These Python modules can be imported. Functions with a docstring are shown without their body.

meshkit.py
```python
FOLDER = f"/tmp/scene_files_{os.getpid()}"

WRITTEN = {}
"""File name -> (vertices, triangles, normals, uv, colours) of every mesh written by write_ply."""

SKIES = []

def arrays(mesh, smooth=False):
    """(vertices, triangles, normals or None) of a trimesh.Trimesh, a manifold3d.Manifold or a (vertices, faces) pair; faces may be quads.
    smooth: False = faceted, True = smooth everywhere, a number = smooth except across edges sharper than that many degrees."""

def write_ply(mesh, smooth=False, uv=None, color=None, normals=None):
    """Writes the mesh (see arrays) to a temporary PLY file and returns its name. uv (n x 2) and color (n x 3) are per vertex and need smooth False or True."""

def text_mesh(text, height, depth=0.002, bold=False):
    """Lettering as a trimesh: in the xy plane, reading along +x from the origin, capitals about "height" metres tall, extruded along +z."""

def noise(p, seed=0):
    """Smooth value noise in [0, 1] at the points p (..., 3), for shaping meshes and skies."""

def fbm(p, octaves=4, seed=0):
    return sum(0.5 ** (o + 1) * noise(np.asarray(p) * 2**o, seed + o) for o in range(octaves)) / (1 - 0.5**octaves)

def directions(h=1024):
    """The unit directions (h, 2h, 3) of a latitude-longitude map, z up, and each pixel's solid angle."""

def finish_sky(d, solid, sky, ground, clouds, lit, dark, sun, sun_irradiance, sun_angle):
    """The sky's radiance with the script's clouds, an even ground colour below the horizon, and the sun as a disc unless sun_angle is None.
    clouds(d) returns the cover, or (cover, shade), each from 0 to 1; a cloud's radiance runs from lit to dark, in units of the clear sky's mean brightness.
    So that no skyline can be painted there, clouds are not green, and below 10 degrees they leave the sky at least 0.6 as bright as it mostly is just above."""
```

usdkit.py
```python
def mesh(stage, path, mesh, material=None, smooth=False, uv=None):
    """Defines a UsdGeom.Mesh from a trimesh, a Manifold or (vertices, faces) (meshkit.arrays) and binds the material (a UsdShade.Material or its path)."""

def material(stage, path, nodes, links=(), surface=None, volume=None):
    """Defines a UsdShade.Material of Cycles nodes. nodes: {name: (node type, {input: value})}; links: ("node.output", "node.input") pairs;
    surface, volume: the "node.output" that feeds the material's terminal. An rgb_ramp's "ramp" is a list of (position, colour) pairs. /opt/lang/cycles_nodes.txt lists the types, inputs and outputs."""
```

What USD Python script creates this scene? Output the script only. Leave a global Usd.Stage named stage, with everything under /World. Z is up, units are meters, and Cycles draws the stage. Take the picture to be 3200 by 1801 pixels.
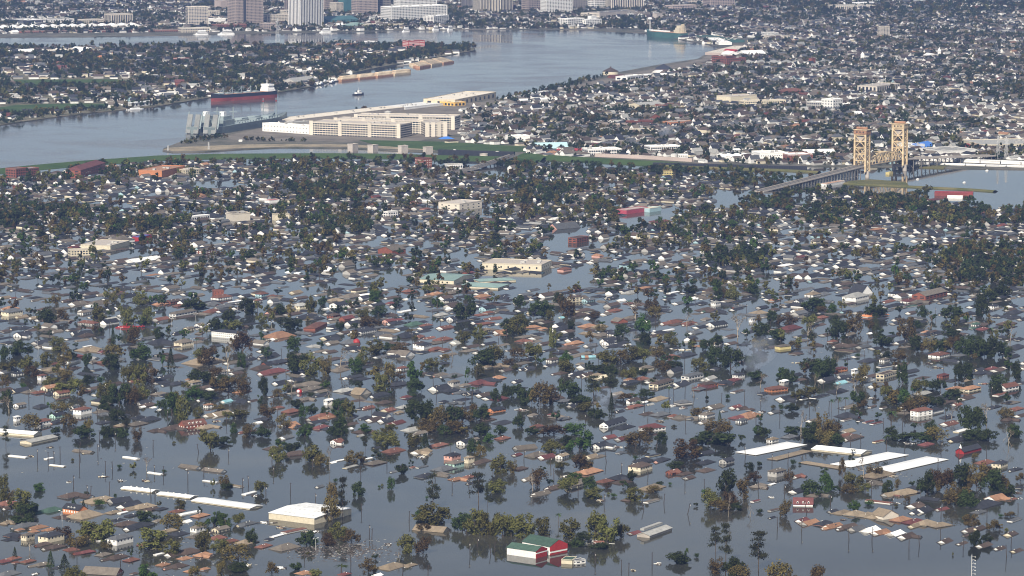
import math, random
import numpy as np, trimesh, shapely
from shapely.geometry import Polygon, Point
import usdkit, meshkit
from pxr import Usd, UsdGeom, UsdLux, UsdShade, Gf, Sdf, Vt

stage = Usd.Stage.CreateInMemory()
UsdGeom.SetStageUpAxis(stage, UsdGeom.Tokens.z)
UsdGeom.SetStageMetersPerUnit(stage, 1.0)
UsdGeom.Xform.Define(stage, '/World')
UsdGeom.Scope.Define(stage, '/World/Looks')

# ---------------------------------------------------------------- camera, sky, sun, exposure
CAM_H, FPX, HORIZON = 500.0, 11500.0, -560.0          # height in metres; focal length and horizon in photo pixels (3200 wide)
PITCH = math.atan((900.5 - HORIZON) / FPX)
EXPOSURE = 0.46
SKY_STRENGTH, SUN_POWER = 0.085, 1.25
SUN_EL, SUN_AZ = math.radians(40), math.atan2(-0.30, -0.95)     # azimuth = atan2(x, y) of the direction towards the sun
HAZE = 3.3e-5
HAZE_COLOR = (0.34, 0.51, 1.0)

cam = UsdGeom.Camera.Define(stage, '/World/camera')
cam.AddTranslateOp().Set(Gf.Vec3d(0, 0, CAM_H))
cam.AddRotateXOp().Set(90 - math.degrees(PITCH))
cam.CreateHorizontalApertureAttr(36.0)
cam.CreateVerticalApertureAttr(36.0 * 576 / 1024)
cam.CreateFocalLengthAttr(36.0 * FPX / 3200)
cam.CreateClippingRangeAttr(Gf.Vec2f(5, 60000))
cam.CreateExposureAttr(EXPOSURE)

sky_mat = usdkit.material(stage, '/World/Looks/sky', {
    's': ('sky_texture', {'sky_type': 'single_scattering', 'sun_disc': False, 'sun_elevation': SUN_EL, 'sun_rotation': SUN_AZ,
                          'altitude': 100.0, 'air_density': 1.0, 'aerosol_density': 1.0}),
    'tc': ('texture_coordinate', {}), 'mp': ('mapping', {'scale': (1.0, 1.0, 3.0)}), 'n': ('noise_texture', {'scale': 2.6, 'detail': 5.0, 'roughness': 0.55}),
    'f': ('map_range', {'from_min': 0.30, 'from_max': 0.70, 'to_min': 0.34, 'to_max': 0.80, 'clamp': True}), 'mx': ('mix_color', {'b': (4.0, 4.2, 4.45), 'use_clamp': False}),
    'b': ('background_shader', {'strength': SKY_STRENGTH})},
    [('tc.generated', 'mp.vector'), ('mp.vector', 'n.vector'), ('n.fac', 'f.value'), ('f.result', 'mx.fac'), ('s.color', 'mx.a'), ('mx.result', 'b.color')], surface='b.background')
dome = UsdLux.DomeLight.Define(stage, '/World/sky')
UsdShade.MaterialBindingAPI.Apply(dome.GetPrim()).Bind(sky_mat)
sun = UsdLux.DistantLight.Define(stage, '/World/sun')
sun.CreateNormalizeAttr(True)
sun.CreateIntensityAttr(SUN_POWER)
sun.CreateAngleAttr(0.53)
sun.CreateColorAttr(Gf.Vec3f(1.0, 0.91, 0.77))
SUN = Gf.Vec3d(math.sin(SUN_AZ) * math.cos(SUN_EL), math.cos(SUN_AZ) * math.cos(SUN_EL), math.sin(SUN_EL))
sun.AddOrientOp().Set(Gf.Quatf(Gf.Rotation(Gf.Vec3d(0, 0, 1), SUN).GetQuat()))

# ---------------------------------------------------------------- helpers
def P(px, py, z=0.0):
    """The ground point (height z) that stands at photo position px, py."""
    dx, dy = (px - 1600) / FPX, (900.5 - py) / FPX
    c, s = math.cos(PITCH), math.sin(PITCH)
    ry, rz = c + dy * s, -s + dy * c
    t = (z - CAM_H) / rz
    return np.array([dx * t, ry * t])
def S(py):
    """Photo pixels per metre at the ground point of row py."""
    dy = (900.5 - py) / FPX
    t = -CAM_H / (-math.sin(PITCH) + dy * math.cos(PITCH))
    return FPX / t
def PIX(x, y, z=0.0):
    c, s = math.cos(PITCH), math.sin(PITCH)
    d = y * c - (z - CAM_H) * s
    u = y * s + (z - CAM_H) * c
    return 1600 + FPX * x / d, 900.5 - FPX * u / d

names = {}
def numbered(name, parent='/World'):
    k = names.get((parent, name), -1) + 1
    names[(parent, name)] = k
    return name if k == 0 else f'{name}_{k:03d}'
def tag(prim, label=None, cat=None, group=None, kind=None):
    for k, v in (('label', label), ('category', cat), ('group', group), ('kind', kind)):
        if v: prim.SetCustomDataByKey(k, v)
    return prim
def thing(name, label=None, cat=None, loc=(0, 0, 0), rot=0.0, group=None, scale=None):
    x = UsdGeom.Xform.Define(stage, '/World/' + numbered(name))
    x.AddTranslateOp().Set(Gf.Vec3d(*[float(v) for v in loc]))
    if rot: x.AddRotateZOp().Set(float(rot))
    if scale is not None: x.AddScaleOp().Set(Gf.Vec3f(*[float(v) for v in scale]))
    return tag(x.GetPrim(), label, cat, group)

class MB:
    """Collects boxes, bars and panels of one mesh."""
    def __init__(s): s.v, s.f, s.n = [], [], 0
    def add(s, v, f):
        v = np.asarray(v, float); f = np.asarray(f, int)
        if f.shape[1] == 4: f = np.vstack([f[:, [0, 1, 2]], f[:, [0, 2, 3]]])
        s.v.append(v); s.f.append(f + s.n); s.n += len(v); return s
    def box(s, x0, x1, y0, y1, z0, z1, rz=0.0, c=None):
        v = np.array([[x, y, z] for z in (z0, z1) for y in (y0, y1) for x in (x0, x1)], float)
        if rz:
            o = np.array(c if c is not None else [(x0 + x1) / 2, (y0 + y1) / 2]); a = math.radians(rz)
            p = v[:, :2] - o
            v[:, :2] = np.stack([p[:, 0] * math.cos(a) - p[:, 1] * math.sin(a), p[:, 0] * math.sin(a) + p[:, 1] * math.cos(a)], 1) + o
        return s.add(v, [[0, 2, 3, 1], [4, 5, 7, 6], [0, 1, 5, 4], [2, 6, 7, 3], [0, 4, 6, 2], [1, 3, 7, 5]])
    def bar(s, a, b, w, w2=None, sides=4):
        a, b = np.array(a, float), np.array(b, float)
        d = b - a; d /= max(np.linalg.norm(d), 1e-9)
        u = np.cross(d, [0, 0, 1.0] if abs(d[2]) < 0.9 else [1.0, 0, 0]); u /= np.linalg.norm(u); w_ = np.cross(d, u)
        an = np.arange(sides) / sides * 2 * math.pi + math.pi / 4
        r1, r2 = w / 2 * (1.414 if sides == 4 else 1), (w2 if w2 is not None else w) / 2 * (1.414 if sides == 4 else 1)
        ring = np.cos(an)[:, None] * u + np.sin(an)[:, None] * w_
        v = np.vstack([a + ring * r1, b + ring * r2])
        f = [[i, (i + 1) % sides, sides + (i + 1) % sides, sides + i] for i in range(sides)]
        s.add(v, f)
        s.add(v, [[0, sides - 1 - i, sides - 2 - i] for i in range(sides - 2)] + [[sides, sides + i + 1, sides + i + 2] for i in range(sides - 2)])
        return s
    def prism(s, poly, z0, z1):
        """poly: counter-clockwise xy outline (convex)."""
        p = np.asarray(poly, float); n = len(p)
        v = np.vstack([np.c_[p, np.full(n, z0)], np.c_[p, np.full(n, z1)]])
        s.add(v, [[i, (i + 1) % n, n + (i + 1) % n, n + i] for i in range(n)])
        s.add(v, [[0, n - 1 - i, n - 2 - i] for i in range(n - 2)] + [[n, n + i + 1, n + i + 2] for i in range(n - 2)])
        return s
    def cyl(s, x, y, z0, z1, r, r2=None, n=16):
        return s.bar((x, y, z0), (x, y, z1), 2 * r, 2 * (r if r2 is None else r2), n)
    def build(s, name, mat, parent=None, smooth=False):
        root = '/World' if parent is None else str(parent.GetPath())
        return usdkit.mesh(stage, f'{root}/{numbered(name, root)}', (np.vstack(s.v), np.vstack(s.f)), mat, smooth=smooth).GetPrim()

def pos_noise(scale, detail=3.0):
    return {'tc': ('texture_coordinate', {}), 'n': ('noise_texture', {'scale': scale, 'detail': detail, 'roughness': 0.6})}

M = {}
def mat(name, col, rough=0.7, var=0.25, scale=0.6, rand=0.15, spec=0.3, metal=0.0, streak=None):
    """A surface colour with weathering noise and, between alike copies, small differences of tone."""
    c = np.array(col, float)
    nodes = {**pos_noise(scale, 4.0), 'oi': ('object_info', {}),
             'r': ('rgb_ramp', {'ramp': [(0.25, tuple(c * (1 - var))), (0.5, tuple(c)), (0.75, tuple(np.minimum(c * (1 + var * 0.7) + 0.01 * var, 0.9)))]}),
             'mr': ('map_range', {'from_min': 0.0, 'from_max': 1.0, 'to_min': 1 - rand, 'to_max': 1 + rand}),
             'h': ('hsv', {'hue': 0.5, 'saturation': 1.0, 'fac': 1.0}),
             'p': ('principled_bsdf', {'roughness': rough, 'specular_ior_level': spec, 'metallic': metal})}
    links = [('tc.object', 'n.vector'), ('n.fac', 'r.fac'), ('oi.random', 'mr.value'), ('mr.result', 'h.value'), ('r.color', 'h.color'), ('h.color', 'p.base_color')]
    if streak:
        nodes['mp'] = ('mapping', {'scale': streak}); links[0] = ('tc.object', 'mp.vector'); links.append(('mp.vector', 'n.vector'))
    M[name] = usdkit.material(stage, f'/World/Looks/{name}', nodes, links, surface='p.BSDF')
    return M[name]

ROOF = {'k': ('charcoal', (.030, .032, .040)), 'd': ('dark brown', (.085, .058, .046)), 't': ('grey-brown', (.155, .13, .103)),
        'n': ('tan', (.25, .19, .12)), 'r': ('rust-red', (.19, .072, .046)), 'o': ('orange', (.34, .165, .08)), 'w': ('white', (.78, .78, .76)),
        's': ('slate-grey', (.10, .108, .12)), 'g': ('green', (.055, .12, .085)), 'm': ('maroon', (.15, .042, .040)), 'l': ('pale grey', (.34, .34, .32)),
        'b': ('turquoise', (.20, .38, .43))}
for k, (nm, c) in ROOF.items():
    if k not in 'wbk': c = tuple(.66 * x + .19 * sum(c) / 3 for x in c)
    mat('roof_' + nm.replace('-', '_').replace(' ', '_'), c, 0.75, 0.28, 0.35, 0.22, 0.25)
    M['R' + k] = M['roof_' + nm.replace('-', '_').replace(' ', '_')]
WALL = {'w': ('white', (.74, .73, .70)), 'y': ('cream', (.60, .54, .41)), 'p': ('pink', (.62, .36, .30)), 'q': ('brick-red', (.22, .080, .055)),
        'u': ('pale blue', (.36, .52, .56)), 'o': ('orange', (.50, .21, .10)), 'v': ('sea-green', (.42, .60, .52)), 'e': ('grey', (.38, .37, .35)), 'z': ('yellow', (.52, .44, .20))}
for k, (nm, c) in WALL.items():
    M['W' + k] = mat('wall_' + nm.replace('-', '_').replace(' ', '_'), c, 0.8, 0.16, 0.5, 0.12, 0.2)
mat('window_dark', (.03, .034, .042), 0.15, 0.2, 0.5, 0.2, 0.5)
mat('trim_white', (.75, .75, .72), 0.6, 0.1)
mat('concrete', (.42, .38, .34), 0.85, 0.18, 0.15)
mat('concrete_dark', (.20, .185, .17), 0.9, 0.25, 0.2)
mat('asphalt', (.075, .073, .07), 0.9, 0.3, 0.1)
mat('bridge_steel', (.55, .43, .27), 0.6, 0.35, 0.25)
mat('rust_steel', (.36, .20, .12), 0.7, 0.4, 0.3)
mat('bark', (.075, .058, .045), 0.9, 0.35, 3.0)
mat('bark_pale', (.30, .26, .21), 0.9, 0.3, 3.0)
mat('pole_wood', (.050, .040, .034), 0.9, 0.3, 1.0)
mat('pole_metal', (.55, .55, .54), 0.4, 0.1, 1.0)
mat('hull_black', (.022, .024, .034), 0.5, 0.2, 0.1)
mat('hull_red', (.21, .05, .042), 0.6, 0.3, 0.08)
mat('ship_grey', (.25, .30, .31), 0.55, 0.15, 0.1)
mat('ship_grey_dark', (.16, .195, .20), 0.6, 0.15, 0.1)
mat('hull_green', (.045, .11, .10), 0.6, 0.35, 0.06)
mat('barge_cover', (.60, .49, .34), 0.7, 0.3, 0.05, 0.3)
mat('flats_red', (.36, .075, .065))
mat('barge_tan', (.50, .42, .30), 0.7, 0.22, 0.08)
mat('timber_dark', (.035, .036, .045), 0.9, 0.4, 0.4)
mat('teal_roof', (.19, .275, .255), 0.6, 0.12, 0.1)
mat('teal_dark', (.06, .14, .15), 0.6, 0.15, 0.1)
mat('metal_white', (.78, .78, .77), 0.4, 0.16, 0.25, 0.06, 0.4, streak=(.6, .08, .6))
mat('skylight_pale', (.64, .65, .64), .4, .1, .2)
mat('ramp_grey', (.21, .22, .215), .7, .25, .1)
mat('paint_red', (.30, .030, .030), 0.5, 0.15, 0.3)
mat('paint_pink', (.40, .075, .11), 0.6, 0.12, 0.3)
mat('paint_blue', (.05, .16, .48), 0.5, 0.15, 0.3)
mat('paint_yellow', (.72, .45, .12), 0.6, 0.2, 0.2)
mat('stone_cream', (.58, .53, .45), 0.8, 0.12, 0.05)
mat('stone_pink', (.36, .30, .27), 0.8, 0.12, 0.05)
mat('glass_green', (.05, .13, .14), 0.2, 0.2, 0.05, 0.1, 0.5)
mat('glass_grey', (.085, .085, .10), 0.25, 0.2, 0.05, 0.1, 0.5)
mat('debris', (.075, .062, .055), 0.9, 0.6, 1.5, 0.4)
mat('smoke_stack', (.22, .2, .19), 0.8)

def ground(name, a, b, scale, rough=0.95, extra=None):
    nodes = {'g': ('geometry', {}), 'n': ('noise_texture', {'scale': scale, 'detail': 6.0, 'roughness': 0.65}),
             'r': ('rgb_ramp', {'ramp': [(0.32, a), (0.68, b)]}), 'p': ('principled_bsdf', {'roughness': rough, 'specular_ior_level': 0.15})}
    M[name] = usdkit.material(stage, f'/World/Looks/{name}', nodes, [('g.position', 'n.vector'), ('n.fac', 'r.fac'), ('r.color', 'p.base_color')], surface='p.BSDF')
ground('city_ground', (.045, .055, .040), (.16, .145, .125), 0.02)
ground('river_bank', (.05, .065, .035), (.20, .17, .125), 0.03)
ground('grass', (.030, .060, .018), (.060, .095, .030), 0.02)
ground('grass_dry', (.06, .075, .025), (.15, .13, .06), 0.03)
ground('sand', (.16, .135, .095), (.34, .29, .21), 0.03)
ground('yard', (.10, .09, .078), (.21, .19, .165), 0.02)

def water(name, deep, rough, s1, b1, s2, b2, extra=None):
    nodes = {'g': ('geometry', {}), 'm1': ('mapping', {'scale': (s1, s1, s1)}), 'm2': ('mapping', {'scale': (s2, s2 * 2.2, s2)}),
             'n1': ('noise_texture', {'scale': 1.0, 'detail': 3.0}), 'n2': ('noise_texture', {'scale': 1.0, 'detail': 4.0}),
             'b1': ('bump', {'strength': b1, 'distance': 1.0}), 'b2': ('bump', {'strength': b2, 'distance': 1.0}),
             'rr': ('map_range', {'from_min': 0.3, 'from_max': 0.7, 'to_min': rough * 0.3, 'to_max': rough * 2.6, 'clamp': True}),
             'cr': ('rgb_ramp', {'ramp': [(0.3, tuple(np.array(deep) * 0.6)), (0.5, tuple(np.array(deep))), (0.7, tuple(np.array(deep) * [1.6, 1.45, 1.25]))]}),
             'n3': ('noise_texture', {'scale': 0.006, 'detail': 4.0, 'distortion': 1.0}),
             'p': ('principled_bsdf', {'ior': 1.333, 'specular_ior_level': 0.5})}
    links = [('g.position', 'm1.vector'), ('g.position', 'm2.vector'), ('m1.vector', 'n1.vector'), ('m2.vector', 'n2.vector'), ('n1.fac', 'b1.height'),
             ('n2.fac', 'b2.height'), ('b1.normal', 'b2.normal'), ('b2.normal', 'p.normal'), ('g.position', 'n3.vector'), ('n3.fac', 'rr.value'), ('rr.result', 'p.roughness'),
             ('n3.fac', 'cr.fac'), ('cr.color', 'p.base_color')]
    M[name] = usdkit.material(stage, f'/World/Looks/{name}', nodes, links, surface='p.BSDF')
water('flood_water', (.032, .033, .028), 0.03, 0.5, 0.004, 0.05, 0.014)
water('river_water', (.055, .055, .055), 0.08, 0.35, 0.010, 0.02, 0.035)

def leaf_mat(name, col, var=0.3):
    c = np.array(col)
    nodes = {'g': ('geometry', {}), 'oi': ('object_info', {}), 'n': ('noise_texture', {'scale': 0.35, 'detail': 3.0}),
             'r': ('rgb_ramp', {'ramp': [(0.3, tuple(c * 0.6)), (0.52, tuple(c)), (0.72, tuple(c * 1.45))]}),
             'mr': ('map_range', {'from_min': 0., 'from_max': 1., 'to_min': 1 - var, 'to_max': 1 + var}),
             'mh': ('map_range', {'from_min': 0., 'from_max': 1., 'to_min': 0.492, 'to_max': 0.53}),
             'h': ('hsv', {'hue': 0.5, 'saturation': 1., 'fac': 1.}),
             'd': ('diffuse_bsdf', {}), 't': ('translucent_bsdf', {}), 'mx': ('mix_closure', {'fac': 0.22})}
    M[name] = usdkit.material(stage, f'/World/Looks/{name}', nodes, [('g.position', 'n.vector'), ('n.fac', 'r.fac'), ('oi.random', 'mr.value'), ('oi.random', 'mh.value'), ('mr.result', 'h.value'), ('mh.result', 'h.hue'),
        ('r.color', 'h.color'), ('h.color', 'd.color'), ('h.color', 't.color'), ('d.BSDF', 'mx.closure1'), ('t.BSDF', 'mx.closure2')], surface='mx.closure')
leaf_mat('leaf_olive', (.110, .102, .034)); leaf_mat('leaf_dark', (.044, .054, .018)); leaf_mat('leaf_green', (.055, .082, .020)); leaf_mat('leaf_brown', (.112, .080, .032))
leaf_mat('leaf_twig', (.13, .10, .075)); leaf_mat('leaf_pine', (.050, .052, .025)); leaf_mat('leaf_palm', (.06, .085, .028)); leaf_mat('leaf_rust', (.088, .058, .025))
leaf_mat('leaf_far', (.040, .052, .022), 0.45)

# grid of the drowned district: streets run along AX (towards the bridge) and BX
AX, BX = 54.0, -36.0
# ---------------------------------------------------------------- houses
def roof_hip(mb, L, W, e, rise, o=0.45, th=0.22, cx=0, cy=0, rot=False):
    l, w = L / 2 + o, W / 2 + o
    r = max(l - w, 0.05)
    v = [[-l, -w, e], [l, -w, e], [l, w, e], [-l, w, e], [-l, -w, e + th], [l, -w, e + th], [l, w, e + th], [-l, w, e + th], [-r, 0, e + th + rise], [r, 0, e + th + rise]]
    v = np.array(v, float)
    if rot: v = np.c_[-v[:, 1], v[:, 0], v[:, 2]]
    v += [cx, cy, 0]
    f = [[0, 3, 2], [0, 2, 1], [0, 1, 5], [0, 5, 4], [1, 2, 6], [1, 6, 5], [2, 3, 7], [2, 7, 6], [3, 0, 4], [3, 4, 7],
         [4, 5, 9], [4, 9, 8], [5, 6, 9], [6, 7, 8], [6, 8, 9], [7, 4, 8]]
    mb.add(v, f)
def roof_gable(mb, L, W, e, rise, o=0.45, th=0.2, cx=0, cy=0, rot=False):
    l, w = L / 2 + o, W / 2 + o
    d = rise * o / (W / 2)
    v = []
    for z in (0, th):
        for x in (-l, l):
            v += [[x, -w, e - d + z], [x, 0, e + rise + z], [x, w, e - d + z]]
    v = np.array(v, float)
    if rot: v = np.c_[-v[:, 1], v[:, 0], v[:, 2]]
    v += [cx, cy, 0]
    f = [[6, 9, 10], [6, 10, 7], [7, 10, 11], [7, 11, 8], [0, 1, 4], [0, 4, 3], [1, 2, 5], [1, 5, 4],
         [0, 6, 7], [0, 7, 1], [1, 7, 8], [1, 8, 2], [3, 4, 10], [3, 10, 9], [4, 5, 11], [4, 11, 10], [0, 3, 9], [0, 9, 6], [2, 8, 11], [2, 11, 5]]
    mb.add(v, f)
def walls_gable(mb, L, W, e, rise, z0, cx=0, cy=0, rot=False):
    l, w = L / 2, W / 2
    v = np.array([[x, y, z] for x in (-l, l) for y, z in ((-w, z0), (w, z0), (w, e), (0, e + rise), (-w, e))], float)
    if rot: v = np.c_[-v[:, 1], v[:, 0], v[:, 2]]
    v += [cx, cy, 0]
    f = [[0, 2, 1], [0, 3, 2], [0, 4, 3], [5, 6, 7], [5, 7, 8], [5, 8, 9], [0, 5, 9], [0, 9, 4], [1, 2, 7], [1, 7, 6]]
    mb.add(v, f)

SHAPES = {'h': ('hip_roof_house', 'hip-roofed house'), 'g': ('gable_roof_house', 'gable-roofed house'), 'H': ('raised_house', 'house with hip roof'),
          'G': ('raised_house', 'house with gable roof'), 'T': ('two_storey_house', 'two-storey house with hip roof'), 'U': ('two_storey_house', 'two-storey house with gable roof'),
          'f': ('mobile_home', 'mobile home roof'), 'x': ('wreckage', 'heap of wreckage')}
EAVE = {'h': (-0.15, 0.5), 'g': (-0.2, 0.4), 'H': (1.5, 2.3), 'G': (1.4, 2.2), 'T': (3.0, 4.2), 'U': (3.2, 4.2), 'f': (0.35, 0.7)}

def make_house(kind, rc, wc, px, py, wz, alongb, rng, label=None):
    """One house of the drowned district; wz is its breadth in enlarged photo pixels (3.22 to one)."""
    s = S(py)
    wm = wz / 3.22 / s
    if kind == 'x': return make_wreck(px, py, wm, rng, rc, label)
    ratio = {'f': 3.6}.get(kind, rng.uniform(1.45, 2.0)) * (1.5 if alongb and kind != 'f' else 1)
    c1, c2 = (0.809, 0.588) if alongb else (0.588, 0.809)
    wm *= 1.13 if kind != 'f' else 1.0
    W = wm / (c1 * ratio + c2)
    if W < 3.2: W = 3.2
    L = max(min(ratio * W, (wm - c2 * W) / c1), W * 1.02)
    e = rng.uniform(*EAVE[kind])
    loc = P(px, py + 3)
    rot = (BX if alongb else AX) + rng.gauss(0, 3.0)
    if kind in 'hg' and rng.random() < 0.12: rot += rng.uniform(-25, 25)
    t = thing(SHAPES[kind][0], label, 'house' if kind != 'f' else 'mobile home', (*loc, 0), rot)
    R, Wm = M['R' + rc], M['W' + wc]
    pitch = rng.uniform(0.40, 0.55)
    rise = W / 2 * pitch
    rm, wmsh = MB(), MB()
    if kind == 'f':
        roof_gable(rm, L, W, e, 0.35, 0.15, 0.12); wmsh.box(-L / 2, L / 2, -W / 2, W / 2, -1.0, e - 0.02)
        R = M['metal_white'] if rc == 'w' else R
    elif kind in 'hHT':
        roof_hip(rm, L, W, e, rise); wmsh.box(-L / 2, L / 2, -W / 2, W / 2, -1.5, e - 0.004)
    else:
        rise = W / 2 * rng.uniform(0.42, 0.56)
        roof_gable(rm, L, W, e, rise); walls_gable(wmsh, L, W, e - 0.03, rise, -1.5)
    roof_ = rm.build('roof', R, t); wmsh.build('wall', Wm, t)
    if kind in 'hgG' and rng.random() < 0.45 and W > 5:
        w2 = W * rng.uniform(0.5, 0.7); l2 = W * rng.uniform(0.5, 0.9); e2 = e - 0.2; a, b = MB(), MB()
        if rng.random() < 0.6:      # a front wing with its own gable
            cx = -L / 2 - l2 / 2 + 0.6; cy = W / 2 * rng.choice([-0.35, 0.35])
            roof_gable(a, l2 + 1, w2, e2, w2 / 2 * 0.55, cx=cx, cy=cy); walls_gable(b, l2 + 1, w2, e2 - 0.03, w2 / 2 * 0.55, -1.5, cx=cx, cy=cy)
        else:
            cx = L * rng.uniform(-0.3, 0.3); cy = -W / 2 - l2 / 2 + 0.6
            roof_gable(a, l2 + 1, w2, e2, w2 / 2 * 0.55, cx=cx, cy=cy, rot=True); walls_gable(b, l2 + 1, w2, e2 - 0.03, w2 / 2 * 0.55, -1.5, cx=cx, cy=cy, rot=True)
        a.build('wing_roof', R, t); b.build('wing_wall', Wm, t)
    if kind in 'HGTU':
        top = e - 0.45
        n = max(2, int(L / 3.2))
        for i in range(n):
            x = -L / 2 + (i + 0.5) * L / n
            MB().box(x - 0.5, x + 0.5, -W / 2 - 0.06, -W / 2 + 0.05, top - 1.25, top).build('window', M['window_dark'], t)
        for i in range(2):
            y = (i - 0.5) * W * 0.45
            MB().box(-L / 2 - 0.06, -L / 2 + 0.05, y - 0.45, y + 0.45, top - 1.25, top).build('window', M['window_dark'], t)
            if alongb: MB().box(L / 2 - 0.05, L / 2 + 0.06, y - 0.45, y + 0.45, top - 1.25, top).build('window', M['window_dark'], t)
    if kind in 'hgHGT' and W > 4.5:
        for i in range(rng.choice([0, 1, 1, 2])):
            x, y = rng.uniform(-0.25, 0.25) * L, rng.choice([-1, 1]) * W * rng.uniform(0.08, 0.2)
            z = e + 0.2 + rise * (1 - abs(y) / (W / 2))
            MB().box(x - 0.22, x + 0.22, y - 0.22, y + 0.22, z - 0.4, z + 0.45).build('roof_vent', M['trim_white'], roof_)
    return t

def make_wreck(px, py, wm, rng, rc, label=None):
    t = thing('wreckage', label, 'wreckage', (*P(px, py + 2), 0), rng.uniform(0, 180))
    a, b = MB(), MB()
    n = int(min(30, 10 + wm))
    for i in range(n):
        x, y = rng.gauss(0, wm * 0.25), rng.gauss(0, wm * 0.14); l = rng.uniform(1.2, 4.5); an = rng.uniform(0, 6.3); z = rng.uniform(0.05, 0.5)
        (a if i % 3 else b).bar((x - l / 2 * math.cos(an), y - l / 2 * math.sin(an), z), (x + l / 2 * math.cos(an), y + l / 2 * math.sin(an), z + rng.uniform(-.2, .5)), rng.uniform(0.15, 0.5))
    a.build('timber', M['debris'], t); b.build('board', M['trim_white'] if rng.random() < .5 else M['Wy'], t)
    r = MB(); l, w = wm * 0.32, wm * 0.2
    roof_gable(r, l, w, 0.1, w * 0.28, cx=rng.uniform(-.1, .1) * wm)
    r.build('broken_roof', M['R' + rc], t)
    return t

# ---------------------------------------------------------------- trees
def crown_mesh(rng, n, leaf, blobs=11, rx=0.34, rz=0.33, cz=0.52, br=(0.07, 0.19), thin=0.0):
    c = rng.normal(size=(blobs, 3)); c /= np.linalg.norm(c, axis=1, keepdims=True)
    c *= rng.uniform(0.3, 1.18, (blobs, 1)) ** 0.7
    c = c * [rx, rx, rz] + [0, 0, cz]
    r = rng.uniform(*br, blobs)
    which = rng.choice(blobs, n, p=r ** 2 / (r ** 2).sum())
    d = rng.normal(size=(n, 3)); d /= np.linalg.norm(d, axis=1, keepdims=True)
    p = c[which] + d * (r[which] * rng.uniform(0.45, 1.05, n))[:, None]
    nrm = d * 0.7 + rng.normal(size=(n, 3)) * 0.5 + [0, 0, 0.35]
    nrm /= np.linalg.norm(nrm, axis=1, keepdims=True)
    u = np.cross(nrm, rng.normal(size=(n, 3))); u /= np.linalg.norm(u, axis=1, keepdims=True)
    w = np.cross(nrm, u)
    sz = leaf * rng.uniform(0.6, 1.35, n)[:, None]
    v = np.stack([p - u * sz, p + w * sz * 0.7, p + u * sz, p - w * sz * 0.7], 1).reshape(-1, 3)
    f = np.arange(n * 4).reshape(n, 4)
    keep = v.reshape(n, 4, 3)[:, :, 2].min(1) > 0.02
    return v, f[keep], c
def trunk_mesh(rng, centres, h0=0.62, r=0.018):
    mb = MB()
    mb.bar((0, 0, -0.06), (0.01, 0, h0 * 0.5), r * 2.4, r * 1.8, 6); mb.bar((0.01, 0, h0 * 0.5), (0, 0.01, h0), r * 1.8, r, 6)
    for c in centres[:8]:
        mb.bar((0, 0, min(c[2] * 0.55, h0)), tuple(c), r * 1.0, r * 0.3, 4)
    return mb
def bare_mesh(rng, r=0.016):
    mb = MB()
    def grow(p, d, l, w, k):
        q = p + d * l
        mb.bar(p, q, w, w * 0.6, 4 if k < 2 else 3)
        if k >= 4: return
        for i in range(3 if k < 3 else 2):
            e = d + rng.normal(size=3) * 0.55 + [0, 0, 0.08]; e /= np.linalg.norm(e)
            grow(q, e, l * rng.uniform(0.6, 0.85), w * 0.6, k + 1)
    grow(np.array([0, 0, -0.05]), np.array([0, 0, 1.0]), 0.33, r * 2.6, 0)
    return mb

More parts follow.
